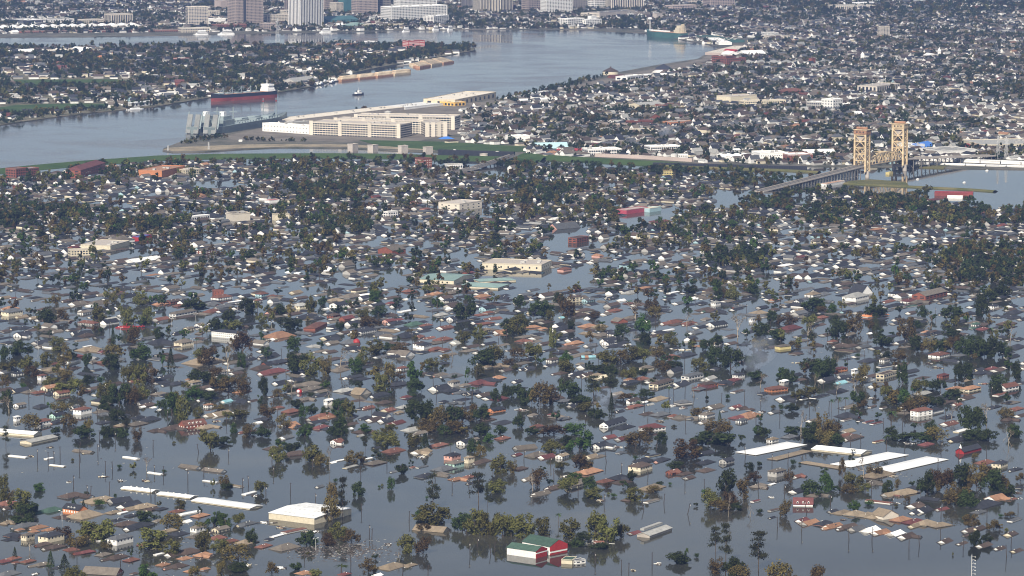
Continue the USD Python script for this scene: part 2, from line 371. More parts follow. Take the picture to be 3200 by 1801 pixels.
FORMS = {}
def form(kind, variants, label_part=None):
    """Builds the shapes of a kind of tree once, as classes that every tree of that kind refers to."""
    FORMS[kind] = []
    name, leaf, bark, maker = KINDS[kind]
    for k in range(variants):
        g = np.random.default_rng(1000 + 37 * k + sum(map(ord, kind)))
        c = stage.CreateClassPrim(f'/World/{name}_form_{k + 1:03d}')
        Xf = UsdGeom.Xform.Define(stage, c.GetPath()); Xf.GetPrim().SetSpecifier(Sdf.SpecifierClass)
        crown, trunk = maker(g)
        root = str(c.GetPath())
        usdkit.mesh(stage, f'{root}/crown', crown, M[leaf if isinstance(leaf, str) else leaf[k % len(leaf)]])
        usdkit.mesh(stage, f'{root}/trunk', (np.vstack(trunk.v), np.vstack(trunk.f)), M[bark])
        FORMS[kind].append(c.GetPath())
def mk_broad(n=1300, leaf=0.034, **kw):
    def f(g):
        v, fc, c = crown_mesh(g, n, leaf, blobs=int(g.integers(17, 27)), **kw)
        return (v, fc), trunk_mesh(g, c)
    return f
def mk_bare(g):
    b = bare_mesh(g); v = np.vstack(b.v)
    n = 330; idx = g.integers(len(v) // 3, len(v), n)
    p = v[idx] + g.normal(size=(n, 3)) * 0.02; sz = 0.022 * g.uniform(.5, 1.3, n)[:, None]
    u = g.normal(size=(n, 3)); u /= np.linalg.norm(u, axis=1, keepdims=True); w = np.cross(u, g.normal(size=(n, 3))); w /= np.linalg.norm(w, axis=1, keepdims=True)
    m = np.max(np.abs(v[:, :2])) * 2; z = v[:, 2].max()
    sc = np.array([1 / m, 1 / m, 1 / z])
    b.v = [x * sc for x in b.v]; p = p * sc; p[:, 2] = np.maximum(p[:, 2], 0.05)
    vv = np.stack([p - u * sz, p + w * sz * 0.7, p + u * sz, p - w * sz * 0.7], 1).reshape(-1, 3)
    return (vv, np.arange(n * 4).reshape(n, 4)), b
def mk_pine(g):
    """A tall storm-stripped pine or cypress: bare stem, ragged tufts of needles."""
    tufts = 20; z = np.sort(g.uniform(0.30, 0.97, tufts)); an = g.uniform(0, 6.28, tufts); r = 0.42 * (1.08 - z) ** 0.6 * g.uniform(0.35, 1.0, tufts)
    c = np.c_[np.cos(an) * r, np.sin(an) * r, z]
    n = 1500; w_ = g.integers(0, tufts, n); d = g.normal(size=(n, 3)); p = c[w_] + d * [0.10, 0.10, 0.026]
    sz = 0.034 * g.uniform(.6, 1.3, n)[:, None]
    u = g.normal(size=(n, 3)); u /= np.linalg.norm(u, axis=1, keepdims=True); w = np.cross(u, g.normal(size=(n, 3))); w /= np.linalg.norm(w, axis=1, keepdims=True)
    v = np.stack([p - u * sz, p + w * sz * 0.5, p + u * sz, p - w * sz * 0.5], 1).reshape(-1, 3) * [1, 1, 1]
    mb = MB(); mb.bar((0, 0, -0.05), (0.015, 0, 0.55), 0.05, 0.034, 6); mb.bar((0.015, 0, 0.55), (0, 0, 0.98), 0.034, 0.008, 6)
    for q in c: mb.bar((0.005, 0, q[2] - 0.015), tuple(q), 0.012, 0.005, 3)
    return (v, np.arange(n * 4).reshape(n, 4)), mb
def mk_palm(g):
    vs, fs, k = [], [], 0
    for i in range(22):
        a = g.uniform(0, 6.28); up = g.uniform(-0.25, 0.9); l = g.uniform(0.36, 0.5)
        pts = []
        for t in np.linspace(0, 1, 6):
            rr = l * t; zz = 0.80 + up * l * t * 0.55 - 0.42 * t * t * l
            wd = 0.05 * math.sin(math.pi * min(1, t * 0.9 + 0.1))
            pts += [[rr * math.cos(a) - wd * math.sin(a), rr * math.sin(a) + wd * math.cos(a), zz], [rr * math.cos(a) + wd * math.sin(a), rr * math.sin(a) - wd * math.cos(a), zz - 0.01]]
        vs += pts; fs += [[k + 2 * j, k + 2 * j + 1, k + 2 * j + 3, k + 2 * j + 2] for j in range(5)]; k += 12
    mb = MB(); mb.bar((0, 0, -0.05), (0.02, 0, 0.45), 0.075, 0.06, 6); mb.bar((0.02, 0, 0.45), (0, 0, 0.82), 0.06, 0.07, 6)
    return (np.array(vs), np.array(fs)), mb
def mk_cone(g):
    n = 900; z = g.uniform(0.06, 1.0, n) ** 1.15; a = g.uniform(0, 6.28, n); r = 0.46 * (1.02 - z) ** 0.75 * g.uniform(.6, 1.05, n) * (1 + 0.2 * np.sin(a * 3 + z * 9))
    p = np.c_[np.cos(a) * r, np.sin(a) * r, z]; sz = 0.04 * g.uniform(.6, 1.3, n)[:, None]
    u = g.normal(size=(n, 3)); u /= np.linalg.norm(u, axis=1, keepdims=True); w = np.cross(u, g.normal(size=(n, 3))); w /= np.linalg.norm(w, axis=1, keepdims=True)
    v = np.stack([p - u * sz, p + w * sz * 0.7, p + u * sz, p - w * sz * 0.7], 1).reshape(-1, 3)
    mb = MB(); mb.bar((0, 0, -0.05), (0, 0, 0.95), 0.06, 0.01, 6)
    return (v, np.arange(n * 4).reshape(n, 4)), mb
KINDS = {
    'o': ('olive_tree_crown', 'leaf_olive', 'bark', mk_broad(1700, 0.034)), 'd': ('dark_tree_crown', 'leaf_dark', 'bark', mk_broad(1800, 0.036)),
    'g': ('green_tree_crown', 'leaf_green', 'bark', mk_broad(1700, 0.034)), 'n': ('brown_tree_crown', ['leaf_brown', 'leaf_brown', 'leaf_rust'], 'bark', mk_broad(1350, 0.031)),
    'b': ('bare_tree', 'leaf_twig', 'bark_pale', mk_bare), 'p': ('pine', 'leaf_pine', 'bark', mk_pine), 'y': ('palm', 'leaf_palm', 'bark', mk_palm),
    's': ('shrub', ['leaf_dark', 'leaf_green', 'leaf_olive'], 'bark', mk_broad(500, 0.06, cz=0.38, rz=0.30, rx=0.32, br=(0.14, 0.24))), 'c': ('conical_tree', 'leaf_dark', 'bark', mk_cone)}
for k_, n_ in (('o', 7), ('d', 6), ('g', 5), ('n', 6), ('b', 4), ('p', 4), ('y', 3), ('s', 3), ('c', 2)): form(k_, n_)
TREE = {'o': ('broadleaf_tree', 'olive-brown tree', 'tree'), 'd': ('broadleaf_tree', 'dark green tree', 'tree'), 'g': ('broadleaf_tree', 'fresh green tree', 'tree'),
        'n': ('browned_tree', 'browned ragged tree', 'tree'), 'b': ('bare_tree', 'bare pale-branched tree', 'tree'), 'p': ('pine_tree', 'tall thin ragged pine', 'tree'),
        'y': ('palm_tree', 'palm with drooping fronds', 'palm tree'), 's': ('shrub', 'rounded shrub top above the water', 'shrub'), 'c': ('conical_tree', 'dark pointed evergreen', 'tree')}
def make_tree(kind, px, py, wz, hz, rng, label=None, z=0.0):
    s = S(py) * 3.22
    w, h = max(1.5, wz / s * (1.38 if kind in 'odgnp' else 1.2)), max(1.5, hz / s * 1.12)
    path = rng.choice(FORMS[kind])
    if kind in 'odgn': h *= 1.2; z = -h * rng.uniform(.15, .24)
    t = thing(TREE[kind][0], label, TREE[kind][2], (*P(px, py, 0), z), rng.uniform(0, 360), scale=(w, w * rng.uniform(.9, 1.1), h))
    t.GetReferences().AddInternalReference(path); t.SetInstanceable(True)
    return t

# ---------------------------------------------------------------- poles
def make_pole(px, py, rng, label=None, hm=None, metal=False):
    h = hm or rng.uniform(6.5, 9.5)
    lean = math.radians(rng.gauss(0, 4.5)); la = rng.uniform(0, 6.28)
    t = thing('street_lamp' if metal else 'utility_pole', label, 'street lamp' if metal else 'utility pole', (*P(px, py), 0), 0)
    top = np.array([h * math.sin(lean) * math.cos(la), h * math.sin(lean) * math.sin(la), h])
    m = M['pole_metal'] if metal else M['pole_wood']
    MB().bar((0, 0, -1), tuple(top), 0.62 if not metal else 0.34, 0.42 if not metal else 0.2, 6).build('post', m, t)
    a = math.radians(AX if rng.random() < .5 else BX); d = np.array([math.cos(a), math.sin(a), 0])
    if metal:
        for sg in (-1, 1):
            MB().bar(top, top + d * sg * 2.2 + [0, 0, .5], 0.16).build('arm', m, t) if sg < 0 else None
            arm_ = MB().bar(top, top + d * 2.2 + [0, 0, .5], 0.16).build('arm', m, t) if sg > 0 else t.GetChild('arm')
            MB().bar(top + d * sg * 2.0 + [0, 0, .5], top + d * sg * 3.0 + [0, 0, .55], 0.4).build('lamp_head', M['trim_white'], arm_)
    else:
        MB().bar(top - d * 1.2 - [0, 0, .5], top + d * 1.2 - [0, 0, .5], 0.16).build('crossarm', m, t)
        if rng.random() < .35: MB().cyl(top[0] + .4, top[1], h - 2.2, h - 1.2, 0.3, n=8).build('transformer', M['We'], t)
    return t

# ---------------------------------------------------------------- scattered masses (stuff)
def stuff_instances(name, label, cat, protos, pos, rot, scl, idx):
    """protos: list of [(part, mesh, material), ...]."""
    root = '/World/' + numbered(name)
    pi = UsdGeom.PointInstancer.Define(stage, root)
    tag(pi.GetPrim(), label, cat, None, 'stuff')
    paths = []
    for k, parts in enumerate(protos):
        x = UsdGeom.Xform.Define(stage, f'{root}/shape_{k + 1:03d}')
        for nm, mesh, m in parts: usdkit.mesh(stage, f'{x.GetPath()}/{nm}', mesh, m)
        paths.append(x.GetPath())
    pi.CreatePrototypesRel().SetTargets(paths)
    pi.CreatePositionsAttr(Vt.Vec3fArray.FromNumpy(np.asarray(pos, np.float32)))
    a = np.radians(np.asarray(rot)) / 2
    pi.CreateOrientationsAttr(Vt.QuathArray([Gf.Quath(float(math.cos(q)), 0, 0, float(math.sin(q))) for q in a]))
    pi.CreateScalesAttr(Vt.Vec3fArray.FromNumpy(np.asarray(scl, np.float32)))
    pi.CreateProtoIndicesAttr(Vt.IntArray.FromNumpy(np.asarray(idx, np.int32)))
    return pi

def arr(mb): return np.vstack(mb.v), np.vstack(mb.f)
# ---------------------------------------------------------------- water and land
def sheet(name, pts, z0, z1, m, label=None, world=False, kind='structure'):
    poly = Polygon(pts if world else [P(*p) for p in pts]).buffer(0)
    ms = trimesh.util.concatenate([trimesh.creation.extrude_polygon(g, z1 - z0, engine='earcut') for g in getattr(poly, 'geoms', [poly])])
    ms.apply_translation([0, 0, z0])
    p = usdkit.mesh(stage, '/World/' + numbered(name), ms, m).GetPrim()
    return tag(p, label, None, None, kind)
XR = 9000.0
g_ = MB(); g_.box(-XR, XR, 600, 13000, -9, -6); tag(g_.build('ground', M['city_ground']), 'brown bed under the flood and the river', None, None, 'structure')
g_ = MB(); g_.add([[-XR, 600, 0], [XR, 600, 0], [XR, 13000, 0], [-XR, 13000, 0]], [[0, 1, 2, 3]])
tag(g_.build('flood_water', M['flood_water']), 'still dark flood water between the drowned houses', None, None, 'structure')
RIVER = [(-900, 575), (0, 528), (270, 506), (480, 488), (800, 482), (1100, 480), (1380, 486), (1600, 330), (2100, 230), (2400, 160), (2200, 96), (1600, 85), (600, 95), (-900, 100)]
poly = Polygon([P(*p) for p in RIVER]).buffer(0)
vv, ff = trimesh.creation.triangulate_polygon(poly, engine='earcut')
g_ = MB(); g_.add(np.c_[vv, np.full(len(vv), 0.03)], ff); tag(g_.build('river', M['river_water']), 'broad grey river curving behind the drowned district', None, None, 'structure')

FAR_EDGE = [(-400, 123), (0, 118), (300, 116), (575, 111), (830, 105), (1000, 102), (1250, 96), (1600, 93), (1800, 94), (2000, 104), (2060, 112), (2130, 126), (2215, 141), (2245, 150),
            (2205, 172), (2180, 186), (2050, 206), (1900, 234), (1790, 261), (1700, 283), (1600, 299), (1560, 311), (1380, 324), (1250, 337), (1120, 348), (1000, 368), (905, 382), (820, 402),
            (700, 420), (620, 430), (560, 447), (512, 466), (508, 473), (540, 478), (640, 477), (760, 468), (880, 463), (1090, 465), (1250, 474), (1370, 478), (1600, 486), (1700, 494), (2030, 507),
            (2200, 513), (2450, 521), (2680, 521), (2840, 525), (3300, 533), (3900, 540)]
far_pts = [tuple(P(*p)) for p in FAR_EDGE] + [(XR - 50, float(P(3900, 540)[1])), (XR - 50, 12900), (-XR + 50, 12900), (-XR + 50, float(P(-400, 123)[1]))]
sheet('city_land', far_pts, -5.5, 1.3, M['city_ground'], 'dry city ground beyond the river and the canal', True)
ALG = [(-400, 160), (0, 152), (130, 150), (700, 145), (1000, 143), (1300, 141), (1440, 145), (1484, 153), (1480, 160), (1410, 173), (1300, 193), (1180, 213), (1070, 238), (1050, 250), (1000, 268),
       (860, 293), (660, 306), (490, 335), (300, 353), (150, 371), (0, 393), (-400, 430)]
sheet('river_point', ALG, -5.5, 1.3, M['river_bank'], 'low wooded point of land inside the river bend')
sheet('sand_bank', [(509, 470), (530, 465), (600, 461), (760, 455), (900, 453), (1090, 455), (1330, 466), (1360, 473), (1260, 470), (1090, 462), (900, 461), (760, 466), (640, 474), (540, 476)], 1.31, 1.5, M['sand'], 'pale sandy spit at the canal mouth')
sheet('wharf_yard', [(700, 428), (905, 385), (1250, 342), (1450, 330), (1600, 318), (1500, 345), (1440, 420), (1300, 445), (900, 445), (720, 440)], 1.31, 1.45, M['yard'], 'paved yard around the pale office blocks')
sheet('river_road', [(1420, 330), (1560, 314), (1700, 290), (1900, 245), (2060, 214), (2190, 188), (2230, 165), (2260, 170), (2215, 200), (2080, 226), (1920, 257), (1700, 303), (1560, 324), (1430, 340)], 1.31, 1.5, M['yard'], 'grey quay and rail road along the river bend')
sheet('grass_bank', [(1120, 441), (1380, 446), (1650, 462), (1640, 478), (1380, 474), (1180, 458)], 1.52, 1.62, M['grass'], 'green lawn behind the lock')
sheet('grass_field', [(30, 252), (330, 250), (420, 256), (380, 264), (200, 270), (50, 272)], 1.31, 1.42, M['grass'], 'green field among the trees on the river point')
sheet('grass_field', [(60, 330), (230, 326), (380, 328), (330, 340), (180, 346), (-50, 360), (-50, 345)], 1.31, 1.42, M['grass'], 'green river bank lawn at the left edge')
sheet('grass_field', [(690, 258), (800, 250), (800, 262), (720, 270)], 1.31, 1.42, M['grass'], 'small green field behind the red-hulled ship')
sheet('grass_field', [(2300, 160), (2420, 130), (2440, 136), (2330, 172)], 1.31, 1.42, M['grass_dry'], 'grassy rail yard strip beside the wharf')

def levee(name, pts, half, h, m, label, kind='structure', z0=-2.0, crest=2.0):
    w = np.array([P(*p) for p in pts]); d = np.gradient(w, axis=0); d /= np.linalg.norm(d, axis=1, keepdims=True); n = np.c_[-d[:, 1], d[:, 0]]
    prof = [(-half, z0), (-half * 0.96, 0.25), (-crest, h), (crest, h), (half * 0.96, 0.25), (half, z0)]
    v = np.vstack([np.c_[w + n * o, np.full(len(w), z)] for o, z in prof]); k = len(w); f = []
    for j in range(len(prof) - 1):
        f += [[j * k + i, j * k + i + 1, (j + 1) * k + i + 1, (j + 1) * k + i] for i in range(k - 1)]
    mb = MB(); mb.add(v, np.array(f)[:, ::-1]); return tag(mb.build(name, m), label, None, None, kind)
levee('levee', [(-500, 575), (-200, 553), (0, 536), (120, 524), (270, 511), (400, 502), (500, 495), (650, 491), (800, 489), (1000, 488), (1150, 489), (1300, 492), (1450, 496), (1600, 499), (1700, 501)], 32, 4.2, M['grass'], 'long green levee between the river and the drowned houses')
levee('levee', [(1640, 488), (1800, 500), (1950, 508), (2060, 514), (2140, 520)], 30, 4.5, M['grass'], 'green canal levee beyond the dark trees')
levee('levee', [(2080, 521), (2300, 529), (2450, 534), (2560, 540)], 7, 2.2, M['grass_dry'], 'thin grassy canal bank left of the lift bridge')
levee('levee', [(2640, 575), (2780, 582), (2900, 588), (3030, 594), (3110, 600)], 7, 2.0, M['grass_dry'], 'low broken canal floodbank in front of the lift bridge')
sheet('canal_bank', [(2650, 568), (2720, 562), (2830, 570), (2840, 581), (2760, 582), (2640, 576)], -3, 0.7, M['grass_dry'], 'grassy strip under the lift bridge ramp')
sheet('canal_bank', [(2850, 519), (2960, 522), (2950, 528), (2850, 525)], -3, 1.6, M['grass_dry'], 'grassy canal edge right of the lift bridge')
# ---------------------------------------------------------------- buildings that stand out one by one
LM = []           # places other things can be described from: px, py, words
def lm(px, py, words): LM.append((px, py, words))
def bldg(name, label, cat, x0, y0, x1, y1, depth, hp=None, h=None, wall='stone_cream', roof='concrete', win=None, fl=3, bays=8, top='flat', z0=-1.0, base=0.0, single=False, n=1, wmat='window_dark', rise=None, wr=(0.62, 0.55)):
    """A building whose visible front runs between two photo positions on the ground; depth metres deep; hp: height in photo pixels."""
    a, b = P(x0, y0, base), P(x1, y1, base)
    L = float(np.linalg.norm(b - a)); rot = math.degrees(math.atan2(b[1] - a[1], b[0] - a[0])); s = (S(y0) + S(y1)) / 2
    H = h if h is not None else hp * (.8 if y0 > 570 else 1) / s
    c = (a + b) / 2
    t = thing(name, label, cat, (c[0], c[1], base), rot)
    l = L / 2
    w, r = MB(), MB()
    wall_m, roof_m = M[wall], M[roof]
    if top == 'flat':
        w.box(-l, l, 0, depth, z0, H - 0.05)
        r.box(-l - .15, l + .15, -.15, depth + .15, H - 0.05, H + 0.25); r.build('roof', roof_m, t)
        p = MB(); e = min(0.9, H * 0.08)
        for q in ((-l - .15, l + .15, -.15, .25), (-l - .15, l + .15, depth - .25, depth + .15), (-l - .15, -l + .25, .25, depth - .25), (l - .25, l + .15, .25, depth - .25)): p.box(*q, H + 0.25, H + 0.25 + e)
        p.build('parapet', wall_m, t)
        if L * depth > 500 and H > 5:
            g = random.Random(int(x0 * 7 + y0)); u = MB()
            for i in range(min(9, 2 + int(L * depth / 900))):
                x, y = g.uniform(-l * .8, l * .8), g.uniform(depth * .15, depth * .85); k = g.uniform(1, 2.4); u.box(x - k, x + k, y - k, y + k, H + .25, H + g.uniform(1.2, 2.6))
            u.build('roof_unit', M['We'], t.GetChild('roof'))
    elif top in ('gx', 'gd', 'hip'):
        W = depth; rs = rise if rise is not None else (W if top != 'gd' else L) / 2 * 0.42
        e = max(0.4, H - rs)
        if top == 'hip':
            (roof_hip(r, L, W, e, rs, cy=W / 2) if L >= W else roof_hip(r, W, L, e, rs, cy=W / 2, rot=True)); w.box(-l, l, 0, W, z0, e - .004)
        elif top == 'gx': roof_gable(r, L, W, e, rs, cy=W / 2); walls_gable(w, L, W, e - .03, rs, z0, cy=W / 2)
        else: roof_gable(r, W, L, e, rs, cy=W / 2, rot=True); walls_gable(w, W, L, e - .03, rs, z0, cy=W / 2, rot=True)
        r.build('roof', roof_m, t); H = e
    elif top == 'multi':
        k = L / n; rs = k / 2 * 0.4; e = H - rs
        for i in range(n):
            q = MB(); cx = -l + (i + .5) * k
            roof_gable(q, depth, k - 0.9, e, rs, cx=cx, cy=depth / 2, rot=True); q.build('roof', roof_m, t)
            walls_gable(w, depth, k, e - .03, rs, z0, cx=cx, cy=depth / 2, rot=True)
        H = e
    w.build('wall', wall_m, t)
    if win:
        q = MB(); zb = max(z0, 0.5); fh = (H - zb - .3) / fl
        def put(x0_, x1_, z0_, z1_, side):
            k = q if not single else MB()
            if side == 0: k.box(x0_, x1_, -.09, .05, z0_, z1_)
            elif side == 1: k.box(l - .05, l + .09, x0_ + depth / 2, x1_ + depth / 2, z0_, z1_)
            else: k.box(-l - .09, -l + .05, x0_ + depth / 2, x1_ + depth / 2, z0_, z1_)
            if single: k.build('window', M[wmat], t)
        for side, W, nb in ((0, L, bays), (1, depth, max(2, round(bays * depth / L))), (2, depth, max(2, round(bays * depth / L)))):
            bw = W * .96 / nb
            for j in range(nb):
                xa = -W * .48 + (j + .5) * bw
                if win == 'vert': put(xa - bw * .27, xa + bw * .27, zb + fh * .5, H - fh * .3, side)
                else:
                    for i in range(fl): put(xa - bw * wr[0] / 2, xa + bw * wr[0] / 2, zb + fh * (i + .5 - wr[1] / 2), zb + fh * (i + .5 + wr[1] / 2), side)
        if not single: tag(q.build('windows', M[wmat], t), 'rows of dark windows', None, None, 'stuff')
    return t

NTH = ['first', 'second', 'third', 'fourth', 'fifth', 'sixth', 'seventh', 'eighth', 'ninth', 'tenth', 'eleventh', 'twelfth', 'thirteenth', 'fourteenth', 'fifteenth', 'sixteenth', 'seventeenth', 'eighteenth']
# --- the far bank: wharves, hotels and towers
B = bldg
B('wharf_shed', 'long white wharf shed with a row of pale gabled roofs', 'warehouse', 8, 97, 440, 89, 55, 15, wall='Ww', roof='roof_white', top='multi', n=14, win='grid', fl=1, bays=60)
B('wharf_shed', 'low brown wharf shed in front of the white gabled roofs', 'warehouse', 60, 105, 566, 101, 30, 6, wall='Wq', roof='concrete_dark', win='grid', fl=1, bays=70)
B('wharf_shed', 'cream two-floor wharf building left of the moored white ferries', 'building', 568, 105, 656, 103, 30, 15, wall='stone_cream', roof='roof_pale_grey', win='grid', fl=2, bays=16)
B('wharf_shed', 'grey peaked wharf building at the left edge of the far bank', 'warehouse', -40, 108, 26, 105, 40, 18, wall='Ww', roof='roof_pale_grey', top='gd')
B('warehouse', 'dark box building under a flat white roof beyond the wharf', 'warehouse', 88, 77, 156, 74, 90, 12, wall='roof_charcoal', roof='roof_white')
B('warehouse', 'white building with arched windows behind the wharf roofs', 'building', 156, 79, 232, 77, 50, 17, wall='Ww', roof='roof_slate_grey', win='grid', fl=2, bays=9)
B('warehouse', 'small cream block between the arched white building and the tall cream block', 'building', 264, 79, 326, 77, 40, 15, wall='stone_cream', roof='concrete', win='grid', fl=3, bays=10)
B('office_block', 'pale windowless-looking cream block standing over the wharf sheds', 'building', 348, 79, 416, 77, 45, 32, wall='stone_cream', roof='concrete', win='vert', fl=6, bays=12)
B('hotel', 'square concrete-framed hotel tower with a grid of balconies', 'tower', 588, 83, 651, 82, 30, 60, wall='stone_cream', roof='concrete', win='grid', fl=13, bays=12, wmat='glass_grey', wr=(.8, .72))
B('warehouse', 'white low block between the gridded hotel and the tall pink tower', 'building', 655, 75, 706, 74, 40, 14, wall='Ww', roof='roof_white')
B('office_block', 'small cream office behind the gridded hotel', 'building', 655, 58, 688, 57, 30, 22, wall='stone_cream', roof='concrete', win='grid', fl=4, bays=6)
B('office_block', 'grey-pink block at the top edge left of the pink tower', 'building', 690, 32, 716, 31, 30, 28, wall='stone_pink', roof='concrete')
B('tower', 'tall pinkish tower with a dense grid of windows cut by the top edge', 'tower', 737, 82, 823, 79, 42, h=135, wall='stone_pink', roof='concrete', win='grid', fl=36, bays=20)
MB().box(-17, -10, -.4, .3, 0, 134).build('dark_recess', M['window_dark'], stage.GetPrimAtPath('/World/tower'))
B('office_block', 'brown brick low block at the foot of the pink tower', 'building', 672, 94, 770, 92, 30, 15, wall='Wq', roof='concrete_dark', win='grid', fl=3, bays=16)
B('office_block', 'tan arcaded block right of the pink tower by the water', 'building', 822, 99, 862, 98, 25, 24, wall='stone_pink', roof='concrete', win='grid', fl=5, bays=7)
B('hotel', 'long cream hotel block with rows of windows left of the striped tower', 'hotel', 835, 76, 934, 73, 30, 28, wall='stone_cream', roof='concrete', win='grid', fl=6, bays=20)
B('hotel', 'taller cream wing behind the long hotel block', 'hotel', 895, 68, 936, 66, 25, 34, wall='stone_cream', roof='concrete', win='grid', fl=7, bays=9)
B('tower', 'tall white tower with dark vertical stripes cut by the top edge', 'tower', 938, 87, 1011, 83, 42, h=125, wall='Ww', roof='concrete', win='vert', fl=30, bays=14, wmat='glass_grey')
B('tower', 'purple-brown slab tower behind the striped tower', 'tower', 905, 45, 938, 44, 30, h=80, wall='stone_pink', roof='concrete', win='vert', fl=20, bays=8)
B('tower', 'pale mauve block right of the striped tower', 'tower', 1014, 40, 1041, 39, 30, h=70, wall='stone_pink', roof='concrete', win='grid', fl=14, bays=8)
B('office_block', 'slim cream block left of the green glass tower', 'building', 1048, 44, 1073, 43, 25, 34, wall='stone_cream', roof='concrete', win='grid', fl=9, bays=6)
B('tower', 'dark green glass tower at the top edge', 'tower', 1074, 43, 1106, 42, 30, h=90, wall='glass_green', roof='concrete_dark')
B('tower', 'brown-pink hotel slab left of the great white hotel', 'tower', 1115, 50, 1181, 48, 30, h=95, wall='stone_pink', roof='concrete', win='grid', fl=22, bays=16)
B('tower', 'grey tower between the brown-pink slab and the great white hotel', 'tower', 1186, 46, 1222, 45, 30, h=38, wall='concrete_dark', roof='concrete', win='grid', fl=8, bays=8)
B('aquarium', 'low hall with a sloping teal roof on the river front', 'building', 1025, 80, 1120, 76, 60, 26, wall='teal_dark', roof='teal_dark', top='gx', rise=8)
B('aquarium', 'smaller teal-roofed pavilion beside the teal hall', 'building', 1110, 88, 1150, 85, 40, 16, wall='teal_dark', roof='teal_roof', top='hip', rise=7)
B('hotel', 'wide white lower block of the great riverside hotel', 'hotel', 1222, 70, 1398, 63, 45, 46, wall='Ww', roof='roof_white', win='grid', fl=9, bays=36)
B('hotel', 'white upper slab rising behind the wide hotel block, cut by the top edge', 'hotel', 1246, 50, 1366, 46, 25, h=95, wall='Ww', roof='roof_white', win='grid', fl=24, bays=28)
B('hotel', 'white low wing at the right foot of the great hotel', 'hotel', 1355, 78, 1403, 74, 30, 26, wall='Ww', roof='roof_white', win='grid', fl=6, bays=8)
B('pavilion', 'cream arcaded pavilion row right of the teal hall', 'building', 1123, 87, 1182, 84, 14, 9, wall='Wy', roof='roof_white', win='grid', fl=1, bays=12)
B('pavilion', 'second cream arcade below the great white hotel', 'building', 1220, 86, 1277, 84, 14, 9, wall='Wy', roof='roof_pale_grey', win='grid', fl=1, bays=12)
B('tower', 'pale cream apartment tower right of the great white hotel', 'tower', 1500, 42, 1560, 40, 35, h=95, wall='stone_cream', roof='concrete', win='vert', fl=20, bays=12)
B('tower', 'second cream apartment tower, right of its pair', 'tower', 1564, 42, 1602, 40, 35, h=85, wall='stone_cream', roof='concrete', win='vert', fl=20, bays=8)
B('tower', 'blue-grey striped tower left of the cream apartment towers', 'tower', 1455, 30, 1500, 29, 30, h=80, wall='concrete_dark', roof='concrete', win='vert', fl=20, bays=10, wmat='glass_grey')
B('tower', 'brown tower pair left of the white flats', 'tower', 1650, 40, 1704, 38, 30, h=70, wall='stone_pink', roof='concrete', win='grid', fl=14, bays=10)
B('hotel', 'bright white block of flats with balconies at the top', 'flats', 1706, 46, 1789, 43, 25, 44, wall='Ww', roof='roof_white', win='grid', fl=10, bays=16)
B('tower', 'dark slab right of the bright white flats', 'tower', 1792, 30, 1857, 28, 30, h=55, wall='concrete_dark', roof='concrete', win='grid', fl=10, bays=12)
B('tower', 'pale grey slab with white windows near the top edge', 'tower', 1858, 30, 1908, 28, 30, h=60, wall='Ww', roof='concrete', win='grid', fl=12, bays=10)
B('tower', 'cream slab beside the pale grey slab at the top edge', 'tower', 1910, 32, 2012, 29, 30, h=50, wall='stone_cream', roof='concrete', win='vert', fl=9, bays=18)
B('courthouse', 'long grey courthouse with arched windows behind the river front', 'courthouse', 1815, 58, 1872, 60, 60, 17, wall='stone_cream', roof='roof_slate_grey', win='grid', fl=2, bays=14)
B('courthouse', 'plain grey side wing of the courthouse', 'courthouse', 1874, 60, 1985, 52, 40, 19, wall='concrete', roof='roof_slate_grey')
B('brewery', 'white many-windowed brewery block on the river front', 'building', 1774, 86, 1826, 83, 30, 25, wall='Ww', roof='roof_white', win='grid', fl=4, bays=9)
B('brewery', 'white brewery block with a stepped tower', 'building', 1830, 84, 1880, 81, 30, 20, wall='Ww', roof='roof_white', win='grid', fl=4, bays=9)
B('brewery', 'square white tower rising from the brewery', 'tower', 1848, 78, 1864, 77, 12, 26, wall='Ww', roof='roof_white')
B('tower', 'reddish-brown square tower at the top edge right of centre', 'tower', 2220, 26, 2296, 24, 40, h=60, wall='stone_pink', roof='concrete', win='grid', fl=14, bays=14)
B('tower', 'smaller tan tower left of the reddish-brown square tower', 'tower', 2160, 16, 2200, 15, 30, h=40, wall='stone_cream', roof='concrete', win='grid', fl=9, bays=8)
B('office_block', 'pink low block with windows below the tan tower', 'building', 2100, 36, 2176, 33, 30, 17, wall='stone_pink', roof='concrete', win='grid', fl=3, bays=14)
B('church', 'grey stone church with a square tower left of the green ship', 'church', 2050, 68, 2118, 64, 22, 10, wall='concrete', roof='roof_slate_grey', top='gx')
B('church', 'square stone tower of the grey church', 'tower', 2052, 68, 2070, 67, 14, 24, wall='concrete', roof='roof_slate_grey')
B('auditorium', 'cream columned auditorium among trees at the top right', 'hall', 2612, 35, 2736, 33, 60, 15, wall='stone_cream', roof='roof_pale_grey', win='vert', fl=3, bays=20)
B('auditorium', 'white domed roof hall behind the columned auditorium', 'hall', 2642, 20, 2746, 17, 60, 10, wall='Ww', roof='roof_white', top='gx', rise=4)
B('flats', 'cream block of flats standing alone among the far houses', 'flats', 2756, 119, 2781, 118, 16, 33, wall='stone_cream', roof='concrete', win='grid', fl=8, bays=5)
B('office_block', 'grey-white office with window bands left of the far flats', 'building', 2398, 118, 2433, 117, 30, 14, wall='Ww', roof='roof_pale_grey', win='grid', fl=3, bays=8)
B('warehouse', 'cream flat-roofed warehouse below the grey-white office', 'warehouse', 2408, 128, 2468, 126, 40, 12, wall='stone_cream', roof='concrete')
B('warehouse', 'wide white low warehouse at the far right top', 'warehouse', 3058, 30, 3146, 26, 60, 8, wall='Ww', roof='roof_white')
